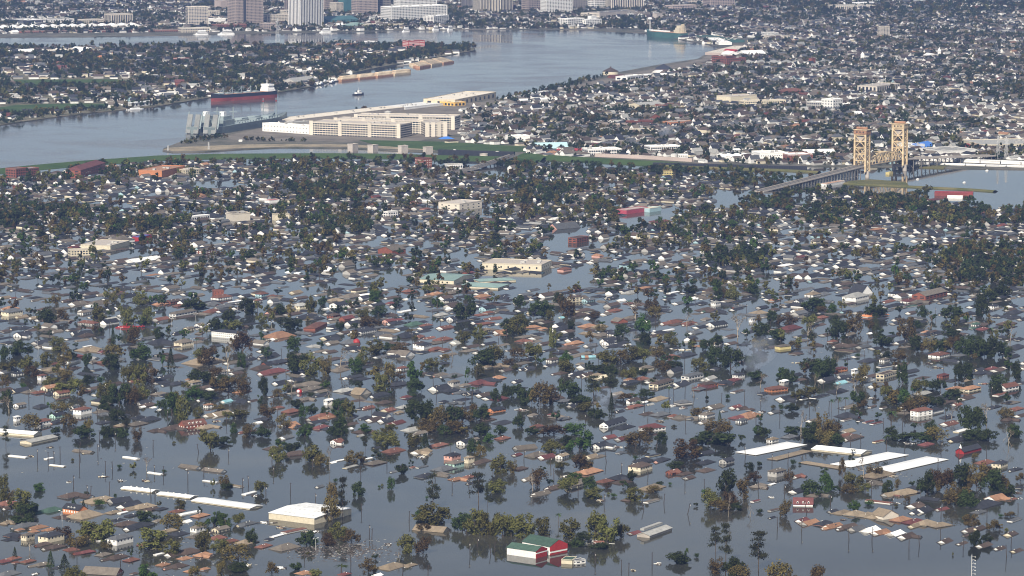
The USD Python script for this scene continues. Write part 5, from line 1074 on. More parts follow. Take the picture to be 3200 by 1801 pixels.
pylon(867, 140, 60, 'slim radio mast on the river point'); 
pylon(652, 470, 12, 'small lattice beacon on the sandy spit'); pylon(525, 474, 9, 'channel marker at the tip of the sandy spit')
# light mast of the sports ground, lower right
t = thing('light_mast', 'tall white mast with curved lamp arms at the lower right', 'street lamp', (*P(3036, 1808), 0), 0)
MB().bar((0, 0, -1), (0, 0, 16), .45, .35, 8).build('post', M['pole_metal'], t)
for k in range(6):
    z = 3 + k * 2.3; a = MB(); a.bar((0, 0, z), (1.2, 0, z + .6), .14); a.bar((1.2, 0, z + .6), (2.3, 0, z + .1), .14); a.build('lamp_arm', M['pole_metal'], t); MB().box(2.0, 2.7, -.3, .3, z - .2, z + .12).build('lamp_head', M['trim_white'], t)
# ---------------------------------------------------------------- drowned houses, trees and poles: x y size kind+colour, in tiles of the photograph enlarged 3.22 times
TILES = {'R3C0': (0, 900), 'R3C1': (800, 900), 'R3C2': (1600, 900), 'R3C3': (2400, 900), 'R4C0': (0, 1350), 'R4C1': (800, 1350), 'R4C2': (1600, 1350), 'R4C3': (2400, 1350)}
HOUSES = {
'R4C0': '''185 243 210 fwb;490 262 90 fw;580 335 175 fwb;1320 258 190 fwb;1565 412 180 fwb;2120 497 180 fwb;2360 535 210 fnb;2510 612 160 fw;840 192 200 gtb;1912 350 210 gtb;2155 385 220 gtb;
505 152 60 x;1040 447 110 xw;700 500 60 xr;1220 490 80 x;1455 488 80 xo;310 240 70 x;720 640 240 hd;1000 685 310 hn;1205 690 220 gk;1300 735 260 gk;1440 748 230 hn;75 715 200 hr;130 745 160 hd;520 785 220 hg;
850 835 340 hn;265 928 230 hs;395 950 160 ho;500 975 120 ho;200 980 100 ho;340 1000 110 ho;65 910 150 hn;120 1035 150 hk;100 1075 140 hk;1235 808 110 fw;1140 805 150 hn;1320 838 120 hk;1180 880 140 hk;1260 920 220 hd;
1400 940 260 hk;1590 890 110 ht;1780 790 150 hr;1905 812 220 fw;2015 838 170 ho;1875 895 100 gw;2490 915 180 hs;1995 990 140 Tt;2220 985 155 Gt/y;1700 985 150 hn;1800 1020 180 hk;1960 1045 160 ht;2190 1060 160 hr;
2320 1095 140 hr;280 1075 120 Tt/y;515 1085 220 Tk/y;440 1125 150 hd;560 1155 180 hd;985 1060 220 hn;1210 1110 220 Ts;1050 1085 150 fw;2480 1110 220 hn;720 1180 140 hr;870 1205 150 hm;1040 1230 150 ht;1180 1255 200 hd;
1320 1285 150 hr;1450 1130 130 hr;1590 1160 150 ht;1890 1200 260 hd;2040 1235 170 ho;1860 1265 140 ho;1640 1330 130 ho;280 1300 140 hr;160 1310 90 hr;40 1300 130 hm;140 1270 130 hr;430 1330 150 ht;590 1355 120 hk;
1600 1225 110 fw;1790 1345 190 hd;1930 1395 140 ho;2060 1375 110 ho;2460 1345 180 xw;80 1425 220 hs;350 1430 110 xw;1540 770 130 hd;1620 770 120 hk;850 1060 110 hn;2100 1010 120 xd;1350 1420 90 hd;2560 640 80 xw;620 850 150 hd''',
'R4C1': '''305 50 140 gs;815 105 120 Gr;1048 30 80 gl;1210 150 80 gk;1385 185 210 hr;1660 195 200 gn;1655 20 130 Gt;1840 130 180 hr;2110 110 170 Gk;2200 85 80 Gt;2245 165 80 hr;2480 60 150 hr;1975 265 150 Tk/p;2000 345 170 Tt/v;2145 300 90 Tn/y;
2280 290 170 hd;1890 370 240 hs;1850 420 170 ht;1700 440 200 hk;2020 470 150 ho;2140 450 130 hr;2160 510 100 gk;1575 350 70 hr;850 280 120 fw;950 345 170 fl;1200 310 200 ht;1130 265 90 fw;400 220 200 hd;160 160 160 hd;770 300 70 gw;
1670 345 130 fs;1380 395 70 gs;1675 250 200 xw;380 990 240 fr;210 1040 150 fw;130 1075 100 hk;75 1145 160 hr;290 1160 270 ht;250 960 140 xr;1360 1350 290 hn;1550 1335 130 hn;640 545 80 gs;1220 1435 100 gw;480 1410 160 ho;890 1430 120 hm;
250 1365 170 xw;490 1000 60 xw;600 1000 120 xw;1330 1130 60 xw;1470 350 110 hd;90 910 150 xw''',
'R4C2': '''885 145 180 Gk;505 250 130 Gn;240 230 210 ht;130 155 200 gt;350 245 170 gm;50 225 100 gm;980 45 130 gm;1100 65 130 gm;800 245 150 gn;880 240 120 ht;80 365 150 hd;770 398 270 ho;650 530 190 Gt/y;930 495 170 hr;1080 460 220 hk;
1100 500 200 hd;1055 150 150 xd;1090 205 100 hs;1290 370 220 Td/y;1320 290 200 hk;1500 275 180 hk;1420 230 150 fk;1620 410 130 Gr/q;1740 415 150 hd;1780 455 120 gd;1950 300 180 hk;1800 235 250 hk;1950 205 160 gk;1950 380 180 hd;
2160 300 140 Gk;290 615 190 gt;410 560 160 gd;900 685 110 xr;780 640 90 xo;1190 675 170 hd;1405 690 180 ft;1400 560 280 hn;1230 1010 130 gm;870 1110 300 xr;2480 540 180 ht;530 445 120 xw;1470 1325 110 xo;160 470 120 gt;560 120 160 hd;
2450 690 110 fm;1220 1390 40 xr''',
'R4C3': '''215 45 160 hs;790 25 150 hr;860 50 190 hd;45 90 110 Hn;1110 90 130 fr;1590 120 150 hm;1420 110 150 xk;90 430 170 Tt/e;300 440 130 gr;290 590 170 gk;480 630 180 ht;1050 510 200 ht;1100 430 330 hn;1370 610 270 hn;1430 570 160 gk;
1300 640 180 xr;1120 700 280 frb;1480 735 190 gd;1640 675 190 gkb;1560 785 200 gk;1750 770 140 gm;650 790 120 gk;345 885 140 gm;415 910 200 go;560 920 190 hk;650 942 190 go;800 950 190 gd;890 970 190 gs;1030 985 210 gw;1130 1005 190 go;
1280 1018 190 gw;1395 1045 190 gd;745 805 210 hn;865 820 210 hn;985 832 210 hn;1080 850 180 hn;1335 880 205 ho;1465 900 215 hm;1580 918 220 hn;1725 935 215 hn;1780 1095 160 gd;1950 1115 130 gd;2170 1135 170 gd;2330 1165 130 gd;
2440 1025 150 gd;2500 1190 140 gd;2290 660 210 go;2470 670 180 xr;2160 730 370 hk;2490 370 130 hk;2330 340 160 Tk;2180 300 200 hr;2120 800 160 hs;2480 880 180 fs;1940 60 250 hk;2530 555 100 hk;2500 610 130 xd;2120 970 150 gd;
2020 985 150 gd;1990 1035 80 gd;40 855 80 gk;60 780 130 fd;1300 715 70 xw;750 880 40 xr;40 520 90 fw;30 655 80 xw;1240 440 110 xr''',
'R3C0': '''50 90 110 gn;190 105 60 gt;130 95 60 gr;350 120 80 gt;445 130 60 gt;100 200 160 ho;120 265 180 Ts;215 285 120 gn/y;335 295 100 gn;550 310 130 gt;660 325 150 ht;780 155 170 gt;990 150 220 ht;900 175 80 gw;1100 55 150 gt;
1290 70 180 gk;1220 195 170 gk;870 80 100 ht;850 250 120 Ht;880 235 60 gt;1600 95 150 hk;1460 160 90 ht;1610 155 140 ho;1740 140 130 Gd/q;1840 105 100 hs;1800 175 120 hr;2130 155 160 hs;2230 100 180 Hr;2370 130 150 fw;2260 180 170 hs;
2130 228 170 hr;1620 310 160 gr;1660 335 120 hs;890 360 190 Hrb;1100 320 200 gl;1590 235 100 gk;230 395 150 hk;470 415 150 ht;570 430 110 gt;730 415 100 hk;820 450 180 gk;870 475 150 hd;230 475 160 Gk;410 545 180 gk;1600 540 230 hk;
1850 570 170 Tt/y;1740 590 180 fd;2010 450 120 ht;1790 450 100 gk;2010 380 90 Gt;1900 415 90 Gt;2450 390 90 gd;880 580 90 fw;890 615 230 hn;1040 640 110 hm;760 695 140 Hm/q;1050 745 150 hr;940 740 110 ht;540 775 120 Hr;540 820 190 hn;
740 800 130 hd;2050 740 380 hn;1760 700 230 hd;180 865 100 Hk;425 915 80 Tr/w;750 950 120 gt;500 1010 150 Go/y;200 1025 180 gk;300 1040 150 ht;390 1050 130 hr;620 1065 140 Gr;510 1060 130 hk;840 1040 120 ho;890 1030 70 gk;1400 920 140 hr;
1570 925 180 hk;1660 890 150 gk;1780 955 190 hk;1950 960 130 Hn;1920 915 110 ho;2100 990 180 hd;2200 855 140 Gt;2430 1040 170 ho;1600 1060 150 ht;1650 1075 100 hk;2000 1110 120 gk;2120 1110 180 hk;2280 1135 110 gb;2420 1140 130 hk;
960 1125 100 hg;1150 1135 120 ht;1430 1150 170 gk;1540 1195 60 gw;1600 1220 60 gw;1430 1190 60 gw;1500 1170 150 hd;200 1180 110 Gt;410 1190 140 hk;750 1200 90 Gs;830 1255 160 Tr;575 1290 130 Gk/v;590 1340 150 hk;170 1330 60 Tw;430 1365 150 Tr;
1010 1240 150 ht;1040 1265 120 hs;1260 1280 110 hk;1400 1300 150 hk;1510 1320 190 hk;1380 1365 200 ht;1230 1380 150 hn;1040 1350 130 hk;2220 1265 220 gn;2100 1190 90 Ho;1750 1400 230 hd;2080 1395 200 hn;2410 1290 120 Tw;1570 1430 150 hd;
2170 1340 120 xr;2480 1440 130 hr;2500 520 140 gk;2510 710 150 hk;60 430 110 hd;440 210 110 hd;1950 60 120 xw;700 120 130 hd''',
'R3C1': '''60 70 120 Hr/u;160 80 110 hr;400 40 130 gn;20 130 80 Hr;240 235 190 hd;340 210 80 Tl;450 195 150 Tl;530 270 160 hk;570 255 90 ht;620 300 130 hk;780 285 120 Hd/q;700 205 60 gw;830 185 160 Uk;790 120 150 hn;960 80 230 ht;1090 70 120 gw;
1000 140 130 gt;1130 140 110 gn;1190 150 60 gw;1410 180 120 gk;1500 110 60 gw;1350 150 100 hm;1540 30 130 hr;1800 50 150 ho;1970 45 150 ht;1950 135 120 Hk;1920 205 100 gw;1760 170 110 hk;1520 225 190 fw;1340 265 140 hd;1650 280 180 hnb;
1860 265 140 hl;1010 315 100 gl;1220 320 110 hk;920 355 100 hs;1340 335 120 Gm/p;1420 345 140 hk;1590 360 180 hg;1710 370 130 hr;2280 80 150 ho;2340 50 80 Gt;2480 90 130 hk;2330 210 150 Gk/u;2340 245 120 hr;2200 185 70 gw;1900 310 100 gk;
1990 310 130 Gk;2230 340 140 gk;2400 300 130 gr;2420 365 130 xw;790 415 170 fk;1080 435 230 Hk;1340 425 200 hnb;1280 460 150 hs;1900 395 160 gr;1520 480 250 hk;1640 490 130 hr;1750 495 100 gr;1880 515 180 hr;2040 540 180 gl;2300 430 110 Hn/y;
2460 440 160 go;230 480 300 ho;150 520 250 xw;740 495 190 gk;770 550 130 gt;580 580 130 hl;980 600 180 hk;1030 630 180 xn;1220 655 150 fw;1150 655 60 gw;1430 575 90 hd;1650 590 120 Td;1690 600 150 Tk;1810 610 130 hr;1900 620 120 hr;
1400 680 100 gk;130 680 210 gk;230 740 200 hk;50 800 200 hd;180 835 260 hm;380 855 130 ht;520 860 160 gk;840 820 200 ht;880 790 130 ht;1130 755 110 hd;1220 825 90 gk;1470 815 110 Hr;1430 965 210 hk;1760 862 120 hk;1860 868 150 ht;
1990 875 180 hs;2330 790 120 hn;2430 775 170 hn;2240 950 220 hm;2340 930 220 hk;2430 905 160 ho;1990 980 110 Tt;2100 975 120 ht;1850 1010 220 gk;1960 1030 180 hk;2060 1045 130 hs;2180 1050 150 gk;2290 1070 160 gd;240 950 160 gk;540 960 230 ht;
570 1005 200 ht;900 910 120 xw;890 1030 200 hl;960 1050 130 hk;1255 1070 180 hk;1510 1095 120 hm;1290 1150 160 hd;1330 1225 140 gr;1440 1250 110 hn;1130 1200 120 gr;1050 1210 90 hk;500 1115 150 ht;730 1165 80 Uw;680 1290 240 hr;720 1300 150 ho;
970 1290 130 hk;1190 1320 180 gd;1100 1300 130 hk;1310 1330 160 gk;1420 1350 160 gm;230 1200 110 hr;350 1240 170 hr;330 1375 190 go;400 1390 120 hk;650 1400 170 hm;740 1410 150 hk;1570 1420 200 hl;2450 1110 180 hm;2000 1150 130 hs;1890 1140 100 hk;
2330 1320 150 hd;2480 1350 200 hk;940 1410 60 gw;1080 1440 200 hd;1800 1420 140 ht;1480 1200 130 hl;60 1310 130 hk;20 1350 80 gw''',
'R3C2': '''770 125 120 Gs/u;1100 120 80 gw;1180 125 60 gg;1000 100 80 gk;1190 40 150 hl;1620 40 150 fw;1870 85 150 ht;1830 95 80 gw;1960 50 120 ht;2050 165 90 Tl;1910 150 120 hk;1950 215 200 hd;2080 235 130 hk;1920 235 60 gg;2350 50 120 hd;2380 100 130 hk;
2290 180 130 hs;2480 250 180 hn;2420 330 70 Tl;1190 300 170 ht;1040 220 130 hr;800 290 150 gk;750 305 60 gw;200 245 110 gk;330 250 170 hk;130 100 150 ht;660 270 200 hd;500 290 70 gb;760 380 180 ho;880 385 150 hn;770 455 170 hnb;900 470 170 ht;
1030 475 130 Gkb;1190 380 100 hk;1410 430 70 gw;1570 420 140 fw;1620 340 180 hr;1780 350 180 hr;1950 310 110 ht;2060 370 190 Gk;1840 445 150 hs;1790 455 60 gw;110 530 150 hr;200 390 150 ho;310 405 100 ho;500 510 110 gk;610 520 150 gk;
640 550 150 ho;790 575 130 gs;570 600 200 hd;480 645 130 hk;970 560 120 Gk;1040 575 160 hk;1150 570 100 fw;180 710 130 hk;410 730 120 Hd;170 805 120 gk;740 790 170 gs;690 760 100 ht;1280 690 150 hd;1700 620 150 xw;1750 670 200 hk;1600 690 170 hr;
2050 570 100 Hn;2210 480 130 hd;2040 810 100 hk;490 850 130 hd;650 860 160 gk;750 870 150 gd;840 880 180 hn;1300 905 150 hr;1180 920 120 ho;1200 945 150 hk;1390 920 110 ht;1690 965 200 gk;1990 905 150 gl;2280 895 110 Tk;2230 920 150 hm;
2140 950 160 hk;1940 990 240 hm;1880 1015 140 hs;50 935 110 gk;2520 1060 110 hk;2270 1035 170 fd;1220 1140 130 Gd;1330 1140 70 gw;1240 1185 150 hr;1390 1165 80 gl;1470 1110 200 hn;1060 1060 120 gn;1360 1260 150 hd;1490 1270 190 hs;1620 1285 120 hr;
1690 1300 200 ht;1800 1310 100 hs;1960 1285 150 Ht;1930 1345 130 gt;2040 1190 180 gt;2250 1195 140 gm;2310 1205 120 gd;2400 1220 100 hd;2380 1280 260 ho;2270 1300 170 hm;2310 1340 110 Hs;2510 1245 120 xd;610 1180 130 gk;1080 1235 110 gk;
1130 1395 200 hk;110 1225 150 xr;210 1275 110 ht;450 1295 160 ht;520 1310 150 hs;410 1270 110 hm;250 1390 130 hr;1500 1340 100 xd;2120 1240 90 xr;2350 740 150 hd;20 810 70 gk;1720 1205 130 xr;1610 1180 110 xk''',
'R3C3': '''880 110 250 Tl;1280 60 130 Hk;1480 60 180 Hk;450 70 150 Hn;60 120 120 ho;560 55 140 hs;310 140 90 Gk;140 165 60 gt;1220 125 130 hr;1420 135 160 Hm;1500 140 170 ht;1420 180 170 fg;2070 100 110 ht;2410 115 60 gt;2270 190 100 Hk;1780 250 130 hk;
60 215 120 hd;300 240 130 Gn;330 290 90 gt;540 290 130 hr;220 400 230 hm;650 445 120 fk;830 455 100 gt;1020 450 60 gw;1350 440 60 gw;2090 370 90 Hg;2060 400 90 hg;2160 405 130 hm;2300 400 110 hk;2400 355 200 hd;2290 280 110 hk;2470 290 150 hk;
2480 240 170 hk;2020 250 130 hk;2100 265 100 hk;1590 440 110 ho;1600 460 120 hk;1700 450 110 hk;2500 590 200 hk;2520 510 120 hk;2350 490 110 hk;480 570 130 hd;650 535 110 hr;730 570 150 hd;830 575 150 hd;300 640 100 hk;1170 730 100 Ht;
1190 780 190 fk;1000 730 180 hk;1720 680 200 Hr;1620 755 60 xk;870 855 60 Tw;770 890 130 gk;1760 890 110 Hm/q;2120 815 130 gk/y;2250 805 130 hm;2140 850 170 hk;1990 915 180 hn;2340 1065 200 fr;1880 1005 170 ho;350 755 150 xn;160 965 90 Tw;
590 920 180 gk;740 945 110 gb;1000 925 130 gl;1080 980 170 gs;700 1035 200 hk;200 1105 240 gk;1060 1110 130 xn;520 1085 240 fk;360 1110 90 fk;780 1280 210 hk;790 1320 130 fd;1050 1190 110 fd;1160 1200 90 fd;930 1330 90 fd;1010 1340 140 fm;
1090 1355 140 fm;1800 1295 140 hk;2280 1190 130 hk;2500 1210 150 hr;2420 1320 150 hd;1740 1090 150 hk;1780 1150 130 hd;1900 1165 110 gr;1820 1360 180 gr;1950 1430 200 fw;60 1245 120 gs;800 1435 150 gn;2180 960 120 xm;1090 290 60 xr;1700 800 120 x;1640 760 50 xd''',
}
TREES = {
'R4C0': '''50 690 130 260 o;200 780 220 200 o;400 600 130 90 g;290 840 200 160 d;230 930 200 120 d;1000 1090 340 240 o;900 1060 180 160 o;1500 1180 300 190 o;1480 900 190 110 d;1720 980 200 180 n;2000 1000 120 100 o;2150 950 150 160 g;2270 970 150 160 g;2400 930 120 130 o;
640 1070 190 130 n;790 1160 200 140 n;1800 780 130 100 o;1600 755 60 70 o;2010 820 60 80 d;2060 1210 150 220 o;2210 1220 150 140 o;2400 1300 280 180 n;2530 1130 100 170 d;150 1285 50 110 c;510 1370 80 150 c;650 1390 110 140 c;490 1440 70 100 y;
1490 1500 170 200 g;1720 1240 190 150 o;1320 1250 80 90 d;760 1490 200 130 o;2220 1490 100 220 n;2120 190 200 220 o;1340 385 90 90 o;1475 400 110 120 b;2140 560 60 100 o;2260 560 110 130 n;870 650 60 60 s;2290 590 120 90 d;1000 740 120 60 s;1160 670 40 50 s;
730 300 40 30 s;1750 125 40 30 s;1200 370 50 40 s;1650 420 50 40 s;1060 60 120 150 d;1240 60 120 120 d;820 60 200 120 d;1380 100 110 160 n;60 160 70 200 p;740 760 60 80 c;840 790 50 90 c;1960 1480 120 140 n;2400 1420 160 120 d;1080 1190 120 90 n;300 1200 120 110 b;
560 20 120 90 s;2480 60 130 130 n;2250 120 200 70 d;100 690 90 120 n''',
'R4C1': '''220 310 140 170 o;250 150 110 90 g;370 220 150 140 d;570 300 180 200 o;650 340 150 120 n;740 390 60 210 b;980 310 180 130 n;1210 260 110 80 d;760 900 150 260 n;760 770 130 260 n;870 890 100 400 p;1030 650 130 170 d;1360 590 80 130 g;1460 430 120 120 d;1700 190 110 150 c;
1590 150 150 150 o;1320 170 200 170 o;1230 110 150 120 o;2200 210 150 160 d;2260 260 120 130 n;2460 420 180 190 o;2430 610 200 130 o;2240 750 150 330 p;2330 760 60 220 p;1780 780 140 330 p;1780 930 320 210 o;1690 890 150 120 g;1700 1000 150 80 n;2080 1000 190 210 d;2200 1030 190 260 o;
2340 1040 220 280 o;2480 1060 200 260 o;50 620 130 140 o;510 1150 170 170 d;720 1150 150 150 n;830 1070 170 170 o;960 1120 170 140 n;1510 1220 170 210 o;1680 1230 150 190 n;1130 1420 150 150 n;860 1440 140 100 y;1440 1320 60 100 b;160 1440 130 130 n;400 1390 110 90 d;600 1480 150 90 o;
1240 570 35 30 s;1270 555 35 30 s;1720 680 30 30 s;800 510 50 40 s;1200 1280 90 60 d;600 1130 60 60 s;1560 330 60 60 d;270 395 20 20 s;60 60 160 110 d;480 30 120 100 d;760 40 100 100 d;860 50 110 100 d;1900 30 140 100 d;2350 110 110 100 g;1960 190 50 70 y;2540 1000 120 160 o;
1100 200 50 180 p;2580 420 100 150 n;520 1240 60 30 s''',
'R4C2': '''680 190 220 220 g;560 160 120 130 d;400 210 180 140 o;1290 130 250 140 n;1500 120 130 130 d;1740 260 270 200 n;2050 130 380 170 d;2310 90 90 80 d;500 380 130 90 o;700 400 200 180 n;260 560 150 190 n;210 600 120 160 b;380 530 90 70 d;560 610 200 170 o;640 500 170 90 g;780 590 130 170 d;
830 670 200 110 o;1200 500 100 110 d;1240 700 180 150 o;1420 620 150 80 n;1650 375 150 90 d;100 1060 250 280 o;330 1040 180 180 o;470 950 80 130 y;590 1070 200 190 o;840 1080 240 270 o;960 1100 220 290 o;1100 1070 150 170 o;700 1130 140 120 d;2150 600 160 250 d;2000 770 170 190 o;2100 800 180 120 n;
2200 760 150 180 n;2330 680 150 220 n;2260 800 100 90 d;2180 860 60 220 b;2390 390 100 100 d;2490 350 60 60 s;2440 500 150 100 n;2400 860 80 110 b;2490 820 80 50 s;2050 1260 110 300 p;2150 1340 120 390 p;2480 1400 170 370 p;2230 1440 200 230 d;2050 1430 140 180 n;2290 1490 200 150 n;
1690 1330 230 130 d;1750 1270 60 130 g;1860 1270 50 50 s;1850 750 60 50 d;1940 640 90 90 g;970 640 40 30 s;1020 660 60 40 s;1590 540 40 30 s;1490 540 90 50 s;1240 280 50 40 s;300 400 90 60 d;2520 40 130 100 d;1350 30 150 80 n;960 570 90 60 n;640 1160 160 90 d;880 1180 150 70 d;1140 560 110 80 g''',
'R4C3': '''430 110 200 150 d;580 120 200 160 n;700 130 160 140 d;640 50 200 120 n;745 470 75 230 n;840 300 90 90 d;850 240 80 60 y;250 335 60 60 s;320 340 35 35 s;1190 190 90 160 y;1350 90 200 90 d;1540 100 200 110 d;1700 90 220 140 n;2050 80 200 110 d;2220 90 180 120 d;2420 150 130 160 b;
960 470 140 190 b;1060 450 150 150 n;860 570 170 170 o;830 620 150 100 n;980 610 100 90 o;1200 620 120 130 d;1220 560 70 100 d;1300 580 60 110 n;1450 550 80 70 d;1600 640 150 280 d;1700 590 140 240 n;440 640 200 160 d;580 600 150 200 g;210 520 90 150 n;700 600 90 70 g;1800 600 180 240 n;
1930 560 200 260 d;2100 580 200 260 n;2250 600 180 240 d;1900 740 220 220 n;2020 760 190 200 d;2330 580 180 180 n;2400 640 140 150 d;2540 510 90 100 n;860 800 140 120 g;170 850 130 190 n;2050 960 150 130 n;2270 990 140 120 n;2090 1150 130 200 d;2200 1130 100 110 d;2440 860 120 60 n;
2400 1010 60 40 s;130 1560 240 270 n;480 1560 180 220 n;1020 740 110 50 s;1290 760 45 30 s;1400 720 70 80 n;2340 860 50 30 s;600 480 40 60 s;1860 1250 20 40 s;2080 280 90 60 n;1750 480 80 70 n;2200 420 160 90 n;560 430 110 80 d;2480 60 140 130 d''',
'R3C0': '''560 180 100 130 n;480 370 180 200 d;620 340 140 130 n;380 450 80 100 o;260 380 50 90 d;980 370 150 180 o;780 340 80 70 d;1300 390 150 200 o;1430 380 120 90 g;840 420 60 60 d;1010 450 90 70 g;1140 660 60 250 c;1340 560 170 180 n;1420 180 140 110 o;1480 370 130 180 o;1960 230 200 130 d;
2300 340 130 140 d;2180 450 140 190 d;2340 420 170 100 o;2440 650 200 250 n;2500 270 150 180 d;200 680 210 170 d;40 720 100 170 d;570 640 150 150 o;650 830 120 270 n;480 800 150 160 o;280 870 180 170 o;330 900 150 130 n;90 850 150 120 o;1600 540 100 110 d;1400 720 220 170 g;1150 700 180 130 n;
1130 820 170 180 d;880 790 90 160 d;1720 830 80 200 c;1640 780 60 130 g;1750 550 60 60 d;1880 560 100 80 g;1980 600 60 90 y;2030 740 150 140 o;2100 780 180 190 n;2290 850 160 270 b;2430 810 90 190 g;1080 1160 150 230 o;1200 1180 180 260 d;1060 1200 120 140 d;1330 1180 140 200 n;
1400 980 150 200 o;1500 960 140 210 n;1290 940 160 190 o;1350 1160 180 150 n;1440 1120 140 120 o;700 1070 250 150 o;660 930 170 110 n;520 1000 170 110 o;880 980 120 120 d;60 1160 120 170 d;50 1000 90 130 n;2000 960 200 140 d;2250 960 130 110 d;2300 1070 220 180 n;2450 1080 130 260 n;
2150 930 200 140 n;1960 1130 200 150 g;2100 1140 130 110 d;1730 1290 150 250 g;1830 1330 150 260 o;1760 1180 140 140 o;1620 1220 120 110 d;1180 1340 140 150 d;1050 1240 100 90 d;510 1230 70 110 g;620 1250 180 110 n;700 1390 150 130 n;880 1470 130 160 n;300 1420 180 160 n;90 1270 150 160 b;
1270 1480 80 150 p;1150 1480 180 90 d;2300 1320 120 80 o;2430 1320 150 110 o;2350 1470 80 130 g;2520 1480 120 120 n;2000 1330 110 130 o;2190 1240 120 70 n;1110 580 70 80 n;60 260 60 50 d;230 1010 60 50 s;1010 960 80 70 s;1560 470 70 60 s;760 600 70 60 d''',
'R3C1': '''250 270 130 140 d;550 260 110 170 o;660 150 60 80 d;740 90 50 90 c;100 260 70 90 o;330 420 200 140 d;60 350 100 90 o;430 380 90 90 d;1210 150 130 130 g;1420 160 110 80 d;850 430 90 110 d;1000 430 90 100 d;1070 320 130 120 o;1150 400 200 120 n;1230 290 150 110 d;1570 250 80 90 d;
2110 320 180 230 d;2350 150 80 80 g;2170 180 90 100 d;2530 440 120 140 d;1530 330 100 90 d;2080 560 130 130 o;2250 520 130 110 o;400 640 150 160 g;400 880 180 250 d;550 880 200 230 o;700 890 130 230 n;850 830 220 210 b;1000 850 140 160 g;1070 790 100 140 o;1200 680 220 150 o;1340 640 120 90 d;
1450 660 150 120 n;80 680 80 110 d;60 540 70 110 g;1330 990 150 240 n;1240 1040 150 170 o;1590 920 150 220 g;1600 1060 150 160 d;1450 930 100 90 n;1770 810 130 120 o;1900 740 110 70 n;1980 700 120 110 b;1880 860 80 100 d;2120 920 60 140 g;2240 900 100 120 o;2280 800 200 190 d;2400 750 180 190 o;
2530 790 100 100 n;80 1080 100 190 d;200 930 80 70 o;40 1180 80 110 d;230 1110 100 100 n;360 1070 100 140 b;730 1140 100 110 b;550 1100 80 60 d;110 1310 150 170 n;400 1220 130 110 d;830 1300 150 190 g;920 1310 140 190 o;560 1290 100 120 d;690 1300 90 130 d;480 1310 100 130 g;840 1440 130 150 g;
490 1500 130 140 g;280 1410 130 150 n;1600 1350 180 260 d;1720 1330 180 240 d;1850 1400 200 230 n;1980 1390 180 220 d;2080 1370 180 180 n;1750 1450 200 150 n;2000 1470 200 140 n;2270 1340 180 190 d;2180 1300 120 130 n;2410 1140 100 150 d;2520 1110 90 170 d;1050 1010 100 70 d;2180 1090 90 90 y;
1220 1270 60 80 d;1340 1480 150 100 o;1100 1460 150 90 g;2260 1480 180 120 d;2460 1480 120 120 d;1350 1070 50 30 s;1590 1100 50 40 s;1690 780 30 30 s;1720 820 60 40 s;1600 520 60 40 s;220 60 110 60 d;1540 470 80 60 n;60 980 90 60 d;650 600 90 80 d;2000 920 80 60 d''',
'R3C2': '''80 190 130 150 d;50 470 200 200 o;100 380 130 130 d;300 290 200 180 d;390 350 90 130 o;550 300 150 270 n;480 160 120 130 d;590 430 90 120 d;830 310 110 80 n;900 370 90 50 g;1240 320 220 170 b;1410 250 150 140 n;1330 460 170 190 g;1090 490 160 130 d;1060 500 100 70 d;1350 580 110 140 d;
1600 570 130 120 o;1500 630 80 100 d;1710 600 80 70 d;410 610 100 230 o;240 730 180 190 o;60 710 140 110 n;550 760 100 120 g;540 860 150 160 o;290 760 110 80 g;960 780 180 180 o;1090 770 160 160 n;1200 740 160 170 o;1320 740 150 150 o;1450 720 160 140 n;900 450 100 80 n;1310 900 120 110 d;
880 870 160 110 d;1180 930 150 130 o;1000 900 120 140 d;1520 840 150 110 n;1620 830 140 100 d;1890 830 150 140 o;2050 770 170 180 d;2200 820 200 240 d;2070 570 120 100 d;2360 500 90 100 g;2270 510 200 210 b;1760 390 150 130 b;2520 490 150 160 d;1950 630 120 120 d;2450 920 170 100 d;
2500 1010 130 140 b;50 1090 150 140 d;150 1180 180 230 d;280 1190 190 250 n;390 1180 180 220 n;490 1070 80 160 y;600 1100 200 190 d;820 1130 130 240 p;990 1060 170 170 p;700 1180 180 140 d;720 1250 150 120 o;860 1320 150 130 d;1000 1270 60 190 c;1230 1110 90 70 g;1350 1100 140 90 d;
1120 1130 150 70 n;1580 1100 80 110 y;1830 1110 100 120 b;1950 920 70 100 d;1910 1290 180 80 n;60 1410 100 150 d;200 1480 130 90 d;420 1490 250 120 n;650 1480 220 110 g;2090 1360 40 110 c;2090 1470 250 150 n;2500 1340 90 80 d;2500 1480 120 100 g;2170 1120 60 50 s;1960 1130 40 50 s;
1790 580 50 60 s;1440 300 120 110 n;2130 120 130 110 n;2230 130 140 130 o;2430 60 150 110 d;1800 60 120 90 d;1000 60 130 70 d;2400 800 160 150 d;2480 640 150 120 n;1650 740 80 60 s;30 830 60 70 s;1270 1180 60 40 s;1630 1410 60 30 s''',
